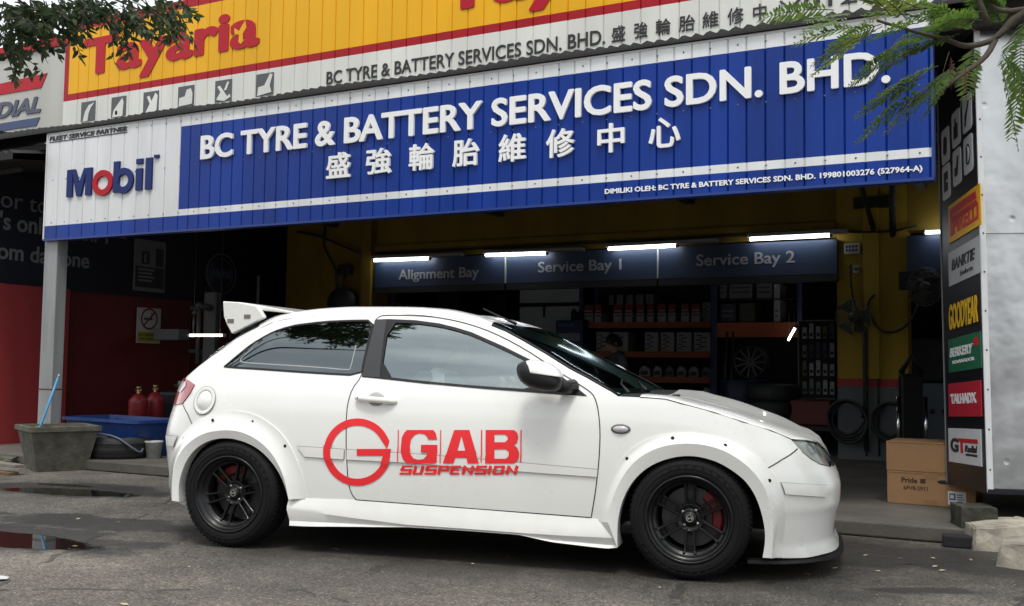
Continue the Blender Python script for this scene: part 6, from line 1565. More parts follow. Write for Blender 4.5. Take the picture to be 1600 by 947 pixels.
for i, (l, r) in enumerate(lay): stock('filter_box', l, r, 471, 499, 'red and white filter box on the upper orange shelf, %s from left' % ordn[i], 'filter boxes on the upper shelf', {'k': 'two', 'shelf': 0})
o_ = stock('filter_box', 1096, 1112, 470, 500, 'pale box with a dark top at the right end of the upper shelf', 'filter boxes on the upper shelf', {'k': 'print', 'shelf': 0, 'm': greyb})
for i, (l, r) in enumerate([(950, 958), (962, 973), (977, 988), (992, 1005), (1008, 1021)]): stock('spare_part_box', l, r, 450, 465, 'small grey box resting on top of the filter boxes, %s from left' % ordn[i], 'grey boxes in the top row', {'k': 'print', 'shelf': 0, 'm': greyb, 'dz': .265})
for i, (l, r) in enumerate([(930, 952), (955, 981), (1006, 1028), (1031, 1053), (1056, 1080), (1083, 1112)]): stock('battery_carton', l, r, 518, 548, 'white printed carton on the middle orange shelf, %s from left' % ordn[i], 'white cartons on the middle shelf', {'k': 'print', 'shelf': 1})
for i, (l, r) in enumerate([(925, 938), (996, 1014), (1018, 1032), (1037, 1051), (1055, 1070), (1074, 1090), (1094, 1110)]): stock('oil_jug', l, r, 570, 588, 'pale oil jug on the shelf at the mechanic\'s elbow height, %s from left' % ordn[i], 'oil jugs on the third shelf', {'k': 'jug', 'shelf': 2, 'm2': dk, 'm': paleb if i % 3 else greyb})
for i, (l, r, tp) in enumerate([(1000, 1010, 610), (1015, 1031, 608), (1036, 1047, 609), (1051, 1068, 608), (1072, 1087, 608), (1094, 1111, 600)]): stock('oil_jug', l, r, tp, 628, 'pale oil jug on the lowest visible shelf above the hood, %s from left' % ordn[i], 'oil jugs on the lowest visible shelf', {'k': 'jug', 'shelf': 3, 'm2': dk})
# blue cabinet left of the rack
c0 = X(868, 540, 14.0); c1_ = X(911, 540, 14.0); zt2 = Z(890, 500, 14.0)
t = thing('tool_cabinet', 'dark blue tool cabinet with pale drawer labels beside the rack', 'cabinet', ((c0+c1_)/2, 14.0, .1)); tin = Matrix.Translation((-(c0+c1_)/2, -14.0, -.1))
for nm, mb_, m_2 in (('carcass', MB().box((c0, 14.0, .1), (c1_, 14.5, zt2), 0, None, .01), upr_m), ('drawer_label', MB().box((c0+.05, 13.99, zt2-.32), (c1_-.05, 13.998, zt2-.2), 0), mat('drawer_pale', (.26, .31, .36), .6)), ('drawer_label', MB().box((c0+.05, 13.99, zt2-.1), (c1_-.14, 13.998, zt2-.05), 0), mat('drawer_blue', (.10, .16, .2), .6)), ('yellow_sticker', MB().box((c0+.12, 13.99, zt2-.46), (c1_-.15, 13.998, zt2-.37), 0), mat('sticker_yellow', (.30, .26, .05), .6))):
    o = mb_.build(nm, [m_2], t); o.matrix_parent_inverse = tin
for i, (l, r, h_) in enumerate(((892, 897, .18), (900, 908, .15))):
    xl = X((l+r)/2, 495, 14.1); o = MB().lathe([(.001, 0), (.045, 0), (.045, h_*.8), (.02, h_*.9), (.02, h_), (.001, h_)], 0, 14, Matrix.Translation((xl, 14.15, zt2))).build('spray_can', [dk]); tag(o, ('taller thin dark spray can standing on the blue cabinet', 'shorter dark spray can standing on the blue cabinet')[i], 'spray can')
# row of tyres on the rack along the inner wall
t = thing('tyre_rack', 'dark rack carrying a row of upright new tyres along the bay wall', 'rack', (-8.6, 13, .1)); tin = Matrix.Translation((8.6, -13, -.1))
for z in (1.30, 1.95): 
    o = MB().tube([(-8.72, 12.1, z), (-8.72, 15.6, z)], .02, 0, 6).tube([(-8.38, 12.1, z), (-8.38, 15.6, z)], .02, 0, 6).build('rail', [dk2], t); o.matrix_parent_inverse = tin
for y in (12.15, 13.9, 15.5):
    o = MB().box((-8.74, y, .1), (-8.36, y+.05, 2.3), 0).build('upright', [dk2], t); o.matrix_parent_inverse = tin
tyb = MB(); tyb.lathe([(.19, .02), (.21, 0), (.28, 0), (.305, .04), (.31, .10), (.305, .16), (.28, .20), (.21, .20), (.19, .18)], 0, 32)
tyre_me = tyb.build('tyre_proto', [mat('new_rubber', (.03, .032, .036), .6)]); td_ = tyre_me.data; bpy.data.objects.remove(tyre_me); td_.name = 'stock_tyre'
k = 0
for z in (1.60, ):
    for i in range(9):
        o = link('stock_tyre', td_); o.location = (-8.55, 12.35 + i*.36, z); o.rotation_euler = (radians(90), 0, radians(6)); tag(o, 'upright new tyre on the bay wall rack, %s from the front' % ordn[i], 'tyre', 'new tyres on the wall rack')
        lb_ = MB().box((-.06, -.24, .2015), (.06, -.215, .203), 0).box((-.05, .21, .2015), (.04, .23, .203), 0).build('sidewall_label', [mat('tyre_label', (.30, .32, .34), .6)], o)
# right half of Service Bay 2
Yq = 13.3
xq0, xq1 = X(1120, 515, Yq), X(1246, 515, Yq)
t = thing('pallet_rack', 'orange beamed pallet rack in the dark right half of Service Bay 2', 'rack', ((xq0+xq1)/2, Yq, .1)); tin = Matrix.Translation((-(xq0+xq1)/2, -Yq, -.1))
for nm, mb_, m_2 in (('beam', MB().box((xq0, Yq, Z(1180, 527, Yq)), (xq1, Yq+.05, Z(1180, 504, Yq)), 0), beam_m), ('shelf', MB().box((xq0, Yq+.05, Z(1180, 507, Yq)), (xq1, Yq+.6, Z(1180, 503, Yq)), 0), dk), ('upright', MB().box((xq0-.06, Yq, .1), (xq0, Yq+.06, 2.6), 0), upr_m), ('upright', MB().box((xq1, Yq, .1), (xq1+.06, Yq+.06, 2.6), 0), upr_m), ('back_sheet', MB().box((xq0, Yq+.7, .1), (xq1, Yq+.74, 2.9), 0), dark_w)):
    o = mb_.build(nm, [m_2], t); o.matrix_parent_inverse = tin
for i, (l, r, tp, bt_, m_2, lb) in enumerate(((1121, 1132, 438, 464, greyb, 'narrow grey carton at the left of the top tier in the right half'), (1136, 1172, 436, 464, greyb, 'wide grey carton in the middle of the top tier in the right half'), (1179, 1203, 435, 464, greyb, 'grey carton at the right of the top tier in the right half'),
        (1122, 1146, 471, 500, inkb, 'dark blue carton on the orange beam at its left end'), (1152, 1176, 470, 500, mat('carton_olive', (.08, .085, .05), .7), 'olive carton on the middle of the orange beam'), (1206, 1216, 440, 500, paleb, 'tall stack-like white striped carton right of the grey ones'))):
    z0 = Z((l+r)/2, 503, Yq) if bt_ == 500 else Z((l+r)/2, 466, Yq)
    zz_ = z0; o = MB().box((X(l, 480, Yq), Yq+.1, zz_+.002), (X(r, 480, Yq), Yq+.45, zz_ + Z(l, tp, Yq)-Z(l, bt_, Yq)), 0, None, .006)
    for q_ in (.3, .55): o.box((X(l, 480, Yq)+.02, Yq+.094, zz_+.25*q_), (X(r, 480, Yq)-.03, Yq+.0995, zz_+.25*q_+.02), 1)
    o = o.build('storage_carton', [m_2, inkb if m_2 is not inkb else greyb]); tag(o, lb, 'box')
o = MB().box((xq0, Yq+.06, Z(1180, 467, Yq)-.015), (xq1, Yq+.6, Z(1180, 467, Yq)), 0).build('shelf', [dk], t); o.matrix_parent_inverse = tin
# alloy wheel hung under the orange beam
wc = at_depth(1172, 566, 12.9)
t = thing('alloy_wheel', 'multi spoke alloy wheel hanging under the orange rack beam', 'wheel', (wc.x, wc.y, wc.z), 0)
fm = frame((0, 0, 0), (1, 0, 0), (0, 0, 1))
MB().lathe([(.19, 0), (.205, .02), (.20, .03), (.185, .0), (.18, -.15), (.20, -.16)], 0, 36, fm).build('rim', [dk2], t)
b = MB(); b.lathe([(.001, .01), (.03, .01), (.035, -.03)], 0, 16, fm)
for k in range(11): b.box((.028, -.009, -.01), (.188, .009, .008), 0, fm @ Matrix.Rotation(2*pi*k/11, 4, 'Z'))
b.build('spokes', [mat('alloy_dull', (.11, .11, .115), .45, .5)], t)
b = MB().box((-.015, .12, .1), (.015, .16, wc.z), 0); o = b.build('stand', [dk], t); o.location = (0, 0, -wc.z)
# display board of hanging strips
Yd = 12.6; xd0, xd1 = X(1249, 560, Yd), X(1305, 560, Yd); zd0, zd1 = Z(1275, 622, Yd), Z(1275, 502, Yd)
t = thing('display_board', 'framed board of hanging accessories at the right side of Service Bay 2', 'display', ((xd0+xd1)/2, Yd, (zd0+zd1)/2)); tin = Matrix.Translation((-(xd0+xd1)/2, -Yd, -(zd0+zd1)/2))
o = MB().box((xd0, Yd, zd0), (xd1, Yd+.03, zd1), 0).build('panel', [dark_w], t); o.matrix_parent_inverse = tin
o = MB().box((xd0-.015, Yd-.012, zd0), (xd0, Yd+.03, zd1), 0).box((xd0, Yd-.012, zd1), (xd1, Yd+.03, zd1+.015), 0).box((xd0, Yd-.012, zd0-.012), (xd1, Yd+.03, zd0), 0).box((xd0, .1 + 12.5, .1), (xd0+.03, 12.64, zd0-.012), 0).build('board_frame', [mat('frame_grey', (.16, .16, .16), .5)], t); o.matrix_parent_inverse = tin
rb2 = random.Random(4)
for c_ in range(5):
    for r_ in range(4):
        x_ = xd0 + (xd1-xd0)*(.1+.19*c_); z_ = zd0 + (zd1-zd0)*(.05+.24*r_); o = MB().box((x_, Yd-.02, z_), (x_+.05, Yd-.001, z_+(zd1-zd0)*(.15+.06*rb2.random())), 0).box((x_+.008, Yd-.024, z_+.03), (x_+.042, Yd-.0205, z_+.07), 1).build('accessory', [rb2.choice([greyb, inkb, paleb, mat('olive_pack', (.14, .13, .03), .6)]), dk], t); o.matrix_parent_inverse = tin
# red toolbox low down
q = at_depth(1268, 660, 12.2); o = MB().box((-.25, -.15, 0), (.25, .15, .30), 0, None, .02).box((-.08, -.16, .31), (.08, -.13, .33), 1).box((-.08, -.155, .30), (-.06, -.135, .32), 1).box((.06, -.155, .30), (.08, -.135, .32), 1).build('toolbox', [mat('toolbox_red', (.16, .025, .015), .5), dk]); o.location = (q.x, q.y, .42); tag(o, 'dull red toolbox on a bench edge under the accessory board', 'toolbox')
o = MB().box((-.45, -.25, .34), (.45, .25, .415), 0, None, .008).box((-.42, -.22, .0), (-.36, -.16, .34), 0).box((.36, -.22, 0), (.42, -.16, .34), 0).box((-.42, .16, .0), (-.36, .22, .34), 0).box((.36, .16, 0), (.42, .22, .34), 0).build('low_bench', [dk]); o.location = (q.x, q.y+.02, .1); tag(o, 'low dark bench below the accessory board', 'bench')
o.scale = (1, 1, .77)

# ------------------------------------------------------------------ on the yellow column
def fan(loc, r, aim, label, stand):
    t = thing('wall_fan', label, 'fan', loc); f = frame((0, 0, 0), Vector((0, 0, 1)).cross(Vector(aim)), None, None) if False else None
    z = Vector(aim).normalized(); x = Vector((0, 0, 1)).cross(z).normalized(); y = z.cross(x); fm = Matrix((x, y, z)).transposed().to_4x4()
    b = MB()
    for k in range(26):
        a = 2*pi*k/26; b.tube([fm @ Vector((.05*cos(a), .05*sin(a), .07)), fm @ Vector((r*.6*cos(a+.25), r*.6*sin(a+.25), .075)), fm @ Vector((r*cos(a+.4), r*sin(a+.4), .0)), fm @ Vector((r*.5*cos(a+.2), r*.5*sin(a+.2), -.10))], .0022, 0, 4)
    for rr2, hh in ((r, 0), (r*.8, .055), (r*.55, .075), (r*.3, .075)): b.tube([fm @ Vector((rr2*cos(2*pi*k/36), rr2*sin(2*pi*k/36), hh)) for k in range(37)], .004 if rr2 == r else .0022, 0, 5)
    b.build('cage', [mat('fan_wire', (.14, .14, .135), .5, .3)], t)
    b = MB(); b.lathe([(.001, .05), (.045, .04), (.05, -.02)], 0, 16, fm)
    for k in range(3):
        V = []
        for u in (0, 1, 2, 3):
            for v in (-1, 1): a = 2*pi*k/3 + v*(.28+.10*u); V.append(fm @ Vector(((.05+u*(r*.28))*cos(a), (.05+u*(r*.28))*sin(a), .01 + v*.022)))
        V += [Vector(p_) - z*.004 for p_ in V]
        b.add(V, [(0, 1, 3, 2), (2, 3, 5, 4), (4, 5, 7, 6), (10, 11, 9, 8), (12, 13, 11, 10), (14, 15, 13, 12)], 0)
    b.build('blade', [mat('fan_blade', (.06, .06, .055), .5)], t)
    MB().tube([fm @ Vector((0, 0, -.04)), fm @ Vector((0, 0, -.2))], .065, 0, 14).build('motor', [dk], t)
    MB().tube([fm @ Vector((0, 0, -.16)), Vector(stand)*.6 + Vector((0, 0, -.02)), Vector(stand)], .025, 0, 8).box(Vector(stand) - Vector((.06, .02, .1)), Vector(stand) + Vector((.06, .02, .1)), 0).build('bracket', [dk], t)
fl_ = at_depth(1333, 495, 11.0); fan(fl_, .185, CAMP + Vector((-2.5, 0, 0)) - fl_, 'round black caged wall fan on the left edge of the yellow column', (.02, YF-fl_.y-.02, -.05))
f2 = at_depth(1446, 448, 10.6); fan(f2, .20, Vector((.6, -.8, -.1)), 'dark fan on a long arm in the bay right of the yellow column', (-.25, YF-f2.y-.02, .1))
q = on_y(1331, 388, 11.7); t = thing('switch_box', 'small white switch box with dark buttons high on the yellow column', 'switch box', (q.x, 11.70, q.z))
MB().box((-.085, 0, -.06), (.085, .065, .06), 0, None, .006).build('housing', [mat('switch_white', (.42, .43, .42), .5)], t)
b = MB()
for i in range(4):
    for j in range(2): b.box((-.065+.034*i, -.006, -.035+.042*j), (-.045+.034*i, -.0005, -.01+.042*j), 0)
b.build('button', [dk], t)
q = on_y(1338, 421, 11.7); o = MB().box((-.03, 0, -.04), (.03, .065, .04), 0, None, .006).box((-.02, -.01, -.012), (.02, 0, .02), 1).build('power_socket', [mat('socket_white', (.36, .36, .34), .5), dk]); o.location = (q.x, 11.70, q.z); tag(o, 'small power socket with a black plug below the switch box', 'socket')
def coil(c, r, n, label, wob=.02):
    rr3 = random.Random(int(c.x*100)); pts = []
    for k in range(n*20+1):
        a = 2*pi*k/20; pts.append((c.x + (r + .018*(k//20) + wob*sin(a*2+k*.05))*cos(a), c.y - .02*(k/20.), c.z + (r + .015*(k//20))*1.15*sin(a) - .012*(k/20.)))
    o = MB().tube(pts, .016, 0, 8).box((c.x-.02, c.y, c.z+r*1.0), (c.x+.02, 11.77, c.z+r*1.0+.03), 0).build('air_hose', [mat('hose_black', (.016, .016, .017), .5)]); tag(o, label, 'hose', 'air hoses hung on the column')
coil(on_y(1325, 652, 11.66), .155, 4, 'coiled black air hose on the grey foot of the column, left one')
coil(on_y(1392, 655, 11.66), .15, 3, 'coiled black air hose on the grey foot of the column, partly behind the jack')
# upright hydraulic jack and machine in the right bay
q = at_depth(1424, 690, 10.2); t = thing('hydraulic_jack', 'upright black hydraulic jack with bright rods behind the cardboard boxes', 'jack', (q.x, q.y, .1), .3)
MB().box((-.14, -.2, 0), (.14, .2, .12), 0, None, .02).build('base', [dk], t); MB().box((-.11, -.06, .12), (.11, .06, .95), 0, None, .03).build('body', [blackp], t)
for s_ in (-1, 1): MB().tube([(s_*.13, -.05, .1), (s_*.13, -.05, .72)], .018, 0, 10).build('rod', [chrome], t)
MB().tube([(-.10, -.03, .95), (0, -.03, 1.12), (.1, -.03, .95)], .03, 0, 8).build('handle', [blackp], t)
q = at_depth(1465, 600, 11.2); t = thing('wheel_balancer', 'grey and black balancing machine in the bay beside the kiosk', 'machine', (q.x, q.y, .1), .2)
MB().box((-.3, -.25, 0), (.3, .25, .85), 0, None, .04).build('cabinet', [mat('machine_bluegrey', (.09, .11, .13), .5)], t); MB().box((-.28, .1, .85), (.28, .2, 1.35), 0, None, .03).build('display_head', [dk], t)
b = MB().tube([(-.3, 0, .7), (-.5, 0, .7)], .03, 0, 10); b.build('shaft', [steel], t)
for k in range(4): MB().ball((-.2+.12*k, -.255, .55), .03, 0, 10, 6).build('knob', [dk], t)

# a short stack of worn tyres and a blue drum in the dark half of the bay
for k in range(4):
    q = at_depth(1206, 690, 12.4); o = link('worn_tyre', td_); o.location = (q.x + .015*(k % 2), q.y, .1 + k*.20); tag(o, 'worn tyre in the dark stack left of the yellow column, %s from the floor' % ordn[k], 'tyre', 'worn tyres stacked on the bay floor')
q = at_depth(1160, 690, 12.9); t = thing('oil_drum', 'dark blue oil drum on the bay floor below the hanging alloy wheel', 'drum', (q.x, q.y, .1))
MB().lathe([(.001, 0), (.28, 0), (.285, .02), (.28, .04), (.28, .27), (.29, .285), (.28, .30), (.28, .57), (.29, .585), (.28, .60), (.28, .82), (.287, .84), (.27, .84), (.265, .82), (.001, .82)], 0, 36).build('drum_body', [mat('drum_blue', (.012, .022, .07), .5, var=.3, vscale=6)], t)
MB().lathe([(.001, .835), (.03, .835), (.035, .82)], 0, 12, Matrix.Translation((.15, -.1, 0))).build('bung', [dk2], t)
for k, (x, y0) in enumerate(((1128, 13.0), (1138, 13.05))):
    q = at_depth(x, 640, 12.9); o = MB().tube([(0, 0, .1), (.03, .12, 1.55)], .014, 0, 8).box((-.10, -.02, .08), (.10, .05, .13), 0).build('floor_squeegee', [dk2]); o.location = (q.x, q.y, 0.0); tag(o, ('long handled floor squeegee leaning by the drum, the left one', 'long handled floor squeegee leaning by the drum, the right one')[k], 'squeegee', 'floor squeegees in the bay')

# ================================================================== people
skin_m = mat('skin', (.46, .27, .18), .55, var=.12, vscale=20); hair_m = mat('black_hair', (.010, .009, .009), .6); tee_m = mat('black_tee', (.06, .063, .075), .85, var=.3, vscale=12, bump=.2, bscale=30)
trous_m = mat('dark_trousers', (.02, .022, .03), .85, var=.2); tee_light = mat('pale_tee', (.45, .45, .44), .85)
eye_m = mat('eye_dark', (.02, .015, .012), .3)
def head_mesh(mb, c, yaw, pitch, mi_skin, mi_hair, mi_eye, s=1.0, hair_drop=.0):
    """a head with brow, sockets, nose, lips, chin and ears; faces +x before turning"""
    n, m = 36, 28; V = []; idx = []
    def bump(px, pz, y, z, ry, rz): return math.exp(-((y-px)/ry)**2 - ((z-pz)/rz)**2)
    for i in range(m+1):
        th = pi*i/m
        for k in range(n):
            ph = 2*pi*k/n
            x, y, z = sin(th)*cos(ph), sin(th)*sin(ph), cos(th)
            X_, Y_, Z_ = x*.098, y*.076, z*.118
            if z < 0: X_ *= 1 - .18*(-z)**1.5; Y_ *= 1 - .30*(-z)**1.5
            if x < 0 and z < -.1: X_ *= 1 - .35*min(1, (-z-.1)*1.4)
            if x > 0:
                f = max(0, x)**.5
                X_ += f*(.024*bump(0, -.012, Y_, Z_, .011, .022) + .012*bump(0, -.028, Y_, Z_, .014, .009))       # nose
                X_ += f*(.007*bump(0, .030, Y_, Z_, .05, .010))                                                    # brow
                for q in (-1, 1): X_ -= f*.011*bump(q*.032, .012, Y_, Z_, .017, .011); X_ += f*.004*bump(q*.038, -.022, Y_, Z_, .018, .016)
                X_ += f*(.006*bump(0, -.058, Y_, Z_, .022, .006) + .006*bump(0, -.070, Y_, Z_, .020, .006) - .004*bump(0, -.064, Y_, Z_, .022, .003))
                X_ += f*.010*bump(0, -.098, Y_, Z_, .022, .014)
            V.append((X_, Y_, Z_))
    R_ = Matrix.Translation(Vector(c)) @ Matrix.Rotation(yaw, 4, 'Z') @ Matrix.Rotation(pitch, 4, 'Y') @ Matrix.Scale(s, 4)
    F = [(i*n+k, (i+1)*n+k, (i+1)*n+(k+1) % n, i*n+(k+1) % n) for i in range(m) for k in range(n)]
    mb.add(V, F, mi_skin, True, R_)
    for q in (-1, 1):
        mb.ball((-.008, q*.076, -.004), (.019, .008, .032), mi_skin, 12, 8, R_); mb.ball((-.002, q*.083, -.004), (.010, .004, .020), mi_skin, 10, 6, R_)
        mb.ball((.082, q*.032, .011), (.010, .013, .007), mi_eye, 10, 6, R_)
        mb.tube([(.093, q*.018, .031), (.093, q*.034, .036), (.082, q*.050, .030)], [.003, .004, .002], mi_hair, 6, R_)
    return R_
def hair_mesh(c, R_, m, parent, seed=1):
    b = MB(); n, mm_ = 30, 16; V = []; rg = random.Random(seed)
    for i in range(mm_+1):
        for k in range(n):
            ph = 2*pi*k/n; front = cos(ph); lim = (.62*pi - .27*pi*max(0, front)**1.5) if front > -.2 else .66*pi
            th = lim*i/mm_; j = 1 + rg.uniform(-.02, .03)
            x, y, z = sin(th)*cos(ph)*.106*j, sin(th)*sin(ph)*.084*j, cos(th)*.128*j
            V.append((x - .004, y, z))
    F = [(i*n+k, (i+1)*n+k, (i+1)*n+(k+1) % n, i*n+(k+1) % n) for i in range(mm_) for k in range(n)]
    b.add(V, F, 0, True, R_); o = b.build('hair', [m], parent); return o
def body_mesh(joints, edges, mats, name, split):
    """one skin grown over a skeleton; split(point) -> material index"""
    me = bpy.data.meshes.new(name); me.from_pydata([j[0] for j in joints], edges, []); o = bpy.data.objects.new(name, me); COL.objects.link(o)
    sk = o.modifiers.new('skin', 'SKIN'); sk.use_smooth_shade = True
    for i, j in enumerate(joints):
        r = j[1]; v = me.skin_vertices[0].data[i]; v.radius = r if isinstance(r, tuple) else (r, r); v.use_root = (i == 0)
    su = o.modifiers.new('sub', 'SUBSURF'); su.levels = 2; su.render_levels = 2
    dg = bpy.context.evaluated_depsgraph_get(); dg.update(); ev = bpy.data.meshes.new_from_object(o.evaluated_get(dg))
    bpy.data.objects.remove(o)
    b = MB(); V = [v.co[:] for v in ev.vertices]
    for p_ in ev.polygons:
        pass
    F = [tuple(p_.vertices) for p_ in ev.polygons]; o0 = len(b.v); b.v += V
    b.f += F; b.sm += [True]*len(F); b.i += [split(Vector(p_.center)) for p_ in ev.polygons]
    return b
def hand(b, wrist, d, side_v, mi, curl=.5, s=1.0):
    """palm, four bent fingers of unequal length and a thumb"""
    d = Vector(d).normalized(); sv = Vector(side_v); sv = (sv - d*sv.dot(d)).normalized(); nv = d.cross(sv); w = Vector(wrist)
    b.tube([w - d*.02, w + d*.03*s, w + d*.085*s], [.024*s, .034*s, .036*s], mi, 10)
    for k, L in enumerate((.072, .080, .076, .060)):
        p0 = w + d*.075*s + sv*(-.027+.018*k)*s; c = curl
        p1 = p0 + (d*cos(c*.6) + nv*sin(c*.6))*L*.45*s; p2 = p1 + (d*cos(c*1.4) + nv*sin(c*1.4))*L*.32*s; p3 = p2 + (d*cos(c*2.0) + nv*sin(c*2.0))*L*.25*s
        b.tube([p0, p1, p2, p3], [.0095*s, .009*s, .0082*s, .006*s], mi, 8)
    t0 = w + d*.025*s - sv*.030*s; t1 = t0 - sv*.022*s + d*.03*s + nv*.006; t2 = t1 + d*.03*s + nv*.012*s; b.tube([t0, t1, t2], [.013*s, .011*s, .008*s], mi, 8)

# the mechanic in the bay, looking down at something in front of him
pm = at_depth(963, 577, 12.9); GZ = .10
hz_ = CAMP.z + (at_depth(958, 537, 12.9).z - CAMP.z); hd_x, hd_y = at_depth(959, 537, 12.9).x, at_depth(959, 537, 12.9).y
m_root = thing('person', 'man in a black t shirt looking down in front of the stocked shelves', 'person', (hd_x, hd_y, GZ))
yaw_m = radians(118+62+38); fx = Vector((cos(yaw_m), sin(yaw_m), 0)); lx = Vector((-sin(yaw_m), cos(yaw_m), 0)); up_ = Vector((0, 0, 1))
hh = hz_ - GZ                                      # head centre above the floor
def J(f, l, z, r): return (tuple(fx*f + lx*l + up_*z), r)
S_ = hh/1.50
jm = [J(-.06, 0, .88*S_, (.155, .115)), J(-.06, 0, 1.02*S_, (.15, .11)), J(-.05, 0, 1.20*S_, (.165, .12)), J(-.05, 0, 1.31*S_, (.12, .095)), J(-.03, 0, 1.37*S_, .058), J(.0, 0, 1.43*S_, .055),
      J(-.05, .13, 1.31*S_, .068), J(-.05, .20, 1.29*S_, .062), J(-.06, .235, 1.15*S_, .054), J(-.03, .25, 1.02*S_, .042), J(.07, .24, .90*S_, .037), J(.16, .20, .82*S_, .028),
      J(-.05, -.13, 1.31*S_, .068), J(-.05, -.20, 1.29*S_, .062), J(-.06, -.235, 1.15*S_, .054), J(-.03, -.25, 1.02*S_, .042), J(.07, -.24, .90*S_, .037), J(.16, -.18, .84*S_, .028),
      J(-.06, .09, .80*S_, .098), J(-.04, .10, .62*S_, .085), J(-.03, .10, .46*S_, .066), J(-.06, .10, .28*S_, .060), J(-.07, .10, .09, .046), J(.05, .12, .045, .044), J(.13, .13, .035, .034),
      J(-.06, -.09, .80*S_, .098), J(-.04, -.10, .62*S_, .085), J(-.03, -.10, .46*S_, .066), J(-.06, -.10, .28*S_, .060), J(-.07, -.10, .09, .046), J(.05, -.12, .045, .044), J(.13, -.13, .035, .034)]
em = [(0, 1), (1, 2), (2, 3), (3, 4), (4, 5), (3, 6), (6, 7), (7, 8), (8, 9), (9, 10), (10, 11), (3, 12), (12, 13), (13, 14), (14, 15), (15, 16), (16, 17), (0, 18), (18, 19), (19, 20), (20, 21), (21, 22), (22, 23), (23, 24), (0, 25), (25, 26), (26, 27), (27, 28), (28, 29), (29, 30), (30, 31)]
def spm(p):
    l = abs(p.dot(lx))
    if p.z > 1.36*S_ and l < .10: return 0
    if l > .19 and p.z < 1.10*S_ and p.z > .7*S_: return 0
    if p.z < .07: return 3
    return 1 if p.z > .86*S_ else 2
b = body_mesh(jm, em, None, 'person_body', spm)
Rm = head_mesh(b, (0, 0, hh), yaw_m, radians(26), 0, 4, 4, 1.0)
hand(b, fx*.16 + lx*.20 + up_*.82*S_, fx*.7 - up_*.5 - lx*.2, lx, 0, .7); hand(b, fx*.16 - lx*.18 + up_*.84*S_, fx*.7 - up_*.5 + lx*.2, -lx, 0, -.7)
b.build('body', [skin_m, tee_m, trous_m, blackp, hair_m], m_root)
hair_mesh(None, Rm, hair_m, m_root, 3)
o = MB().box((-.11, -.08, -.03), (.11, .08, .03), 0, None, .008).box((-.06, -.081, -.01), (.06, -.0802, .01), 1).build('parts_box', [greyb, inkb]); pb = Vector((hd_x, hd_y, GZ)) + fx*.27 + up_*.775*S_; o.location = pb; o.rotation_euler = (0, 0, yaw_m); tag(o, 'small grey box held in both hands by the man in the black t shirt', 'box')

# the driver behind the near window
CM = Matrix.Translation(Vector(CARO)) @ Matrix.Rotation(CAR_A, 4, 'Z')
d_root = thing('person', 'driver with short dark hair in a pale shirt seated behind the door glass', 'person', CM @ Vector((-.14, -.36, .56)), CAR_A)
jd = [((0, 0, .06), (.15, .12)), ((-.03, 0, .22), (.14, .11)), ((-.06, 0, .38), (.15, .11)), ((-.07, 0, .44), (.11, .09)), ((-.05, 0, .49), .055), ((-.04, 0, .53), .052),
      ((-.06, .14, .42), .062), ((-.03, .20, .36), .055), ((.06, .21, .22), .046), ((.20, .17, .26), .038), ((.31, .12, .33), .027),
      ((-.06, -.14, .42), .062), ((-.03, -.20, .36), .055), ((.06, -.21, .22), .046), ((.20, -.17, .26), .038), ((.31, -.12, .33), .027),
      ((.14, .09, .05), .085), ((.38, .10, .06), .07), ((.50, .10, -.16), .05), ((.14, -.09, .05), .085), ((.38, -.10, .06), .07), ((.50, -.10, -.16), .05)]
ed = [(0, 1), (1, 2), (2, 3), (3, 4), (4, 5), (3, 6), (6, 7), (7, 8), (8, 9), (9, 10), (3, 11), (11, 12), (12, 13), (13, 14), (14, 15), (0, 16), (16, 17), (17, 18), (0, 19), (19, 20), (20, 21)]
def spd(p):
    if p.z > .475 and abs(p.y) < .09: return 0
    if p.x > .10 and p.z > .15: return 0
    return 2 if (p.x > .12 or p.z < .06) else 1
b = body_mesh(jd, ed, None, 'driver_body', spd)
Rd = head_mesh(b, (-.005, 0, .585), 0, radians(6), 0, 4, 4, .96)
hand(b, (.31, .12, .33), (.4, -.1, .5), (0, 1, 0), 0, .9, .9); hand(b, (.31, -.12, .33), (.4, .1, .5), (0, -1, 0), 0, -.9, .9)
b.build('body', [skin_m, tee_light, trous_m, blackp, hair_m], d_root)
hair_mesh(None, Rd, hair_m, d_root, 5)

# ================================================================== trees
bark = mat('bark', (.075, .058, .042), .9, var=.4, vscale=9, bump=.8, bscale=25)
def leaf_mats(nm, cols):
    out = []
    for i, c in enumerate(cols):
        m = mat('%s_%d' % (nm, i), c, .5, var=.25, vscale=3); n, l = m.node_tree.nodes, m.node_tree.links
        t = n.new('ShaderNodeBsdfTranslucent'); t.inputs[0].default_value = (*[min(1, q*1.5) for q in c], 1); x = n.new('ShaderNodeMixShader'); x.inputs[0].default_value = .42
        l.new(n['Principled BSDF'].outputs[0], x.inputs[1]); l.new(t.outputs[0], x.inputs[2]); l.new(x.outputs[0], n['Material Output'].inputs['Surface'])
        out.append(m)
    return out
fern = leaf_mats('feathery_leaf', [(.070, .135, .022), (.105, .180, .030), (.050, .095, .022), (.15, .19, .035)])
broad = leaf_mats('broad_leaf', [(.030, .052, .018), (.045, .075, .024), (.022, .040, .015), (.07, .095, .035)])
def in_view(p, mx0=-60, mx1=1660, my=-60):
    d = p - CAMP; z = d.dot(FW)
    if z < .2: return None
    x = 800 + FPX*d.dot(RT)/z; y = 473.5 - FPX*d.dot(UP)/z
    return (x, y, z) if (mx0 < x < mx1 and my < y < 1000) else None
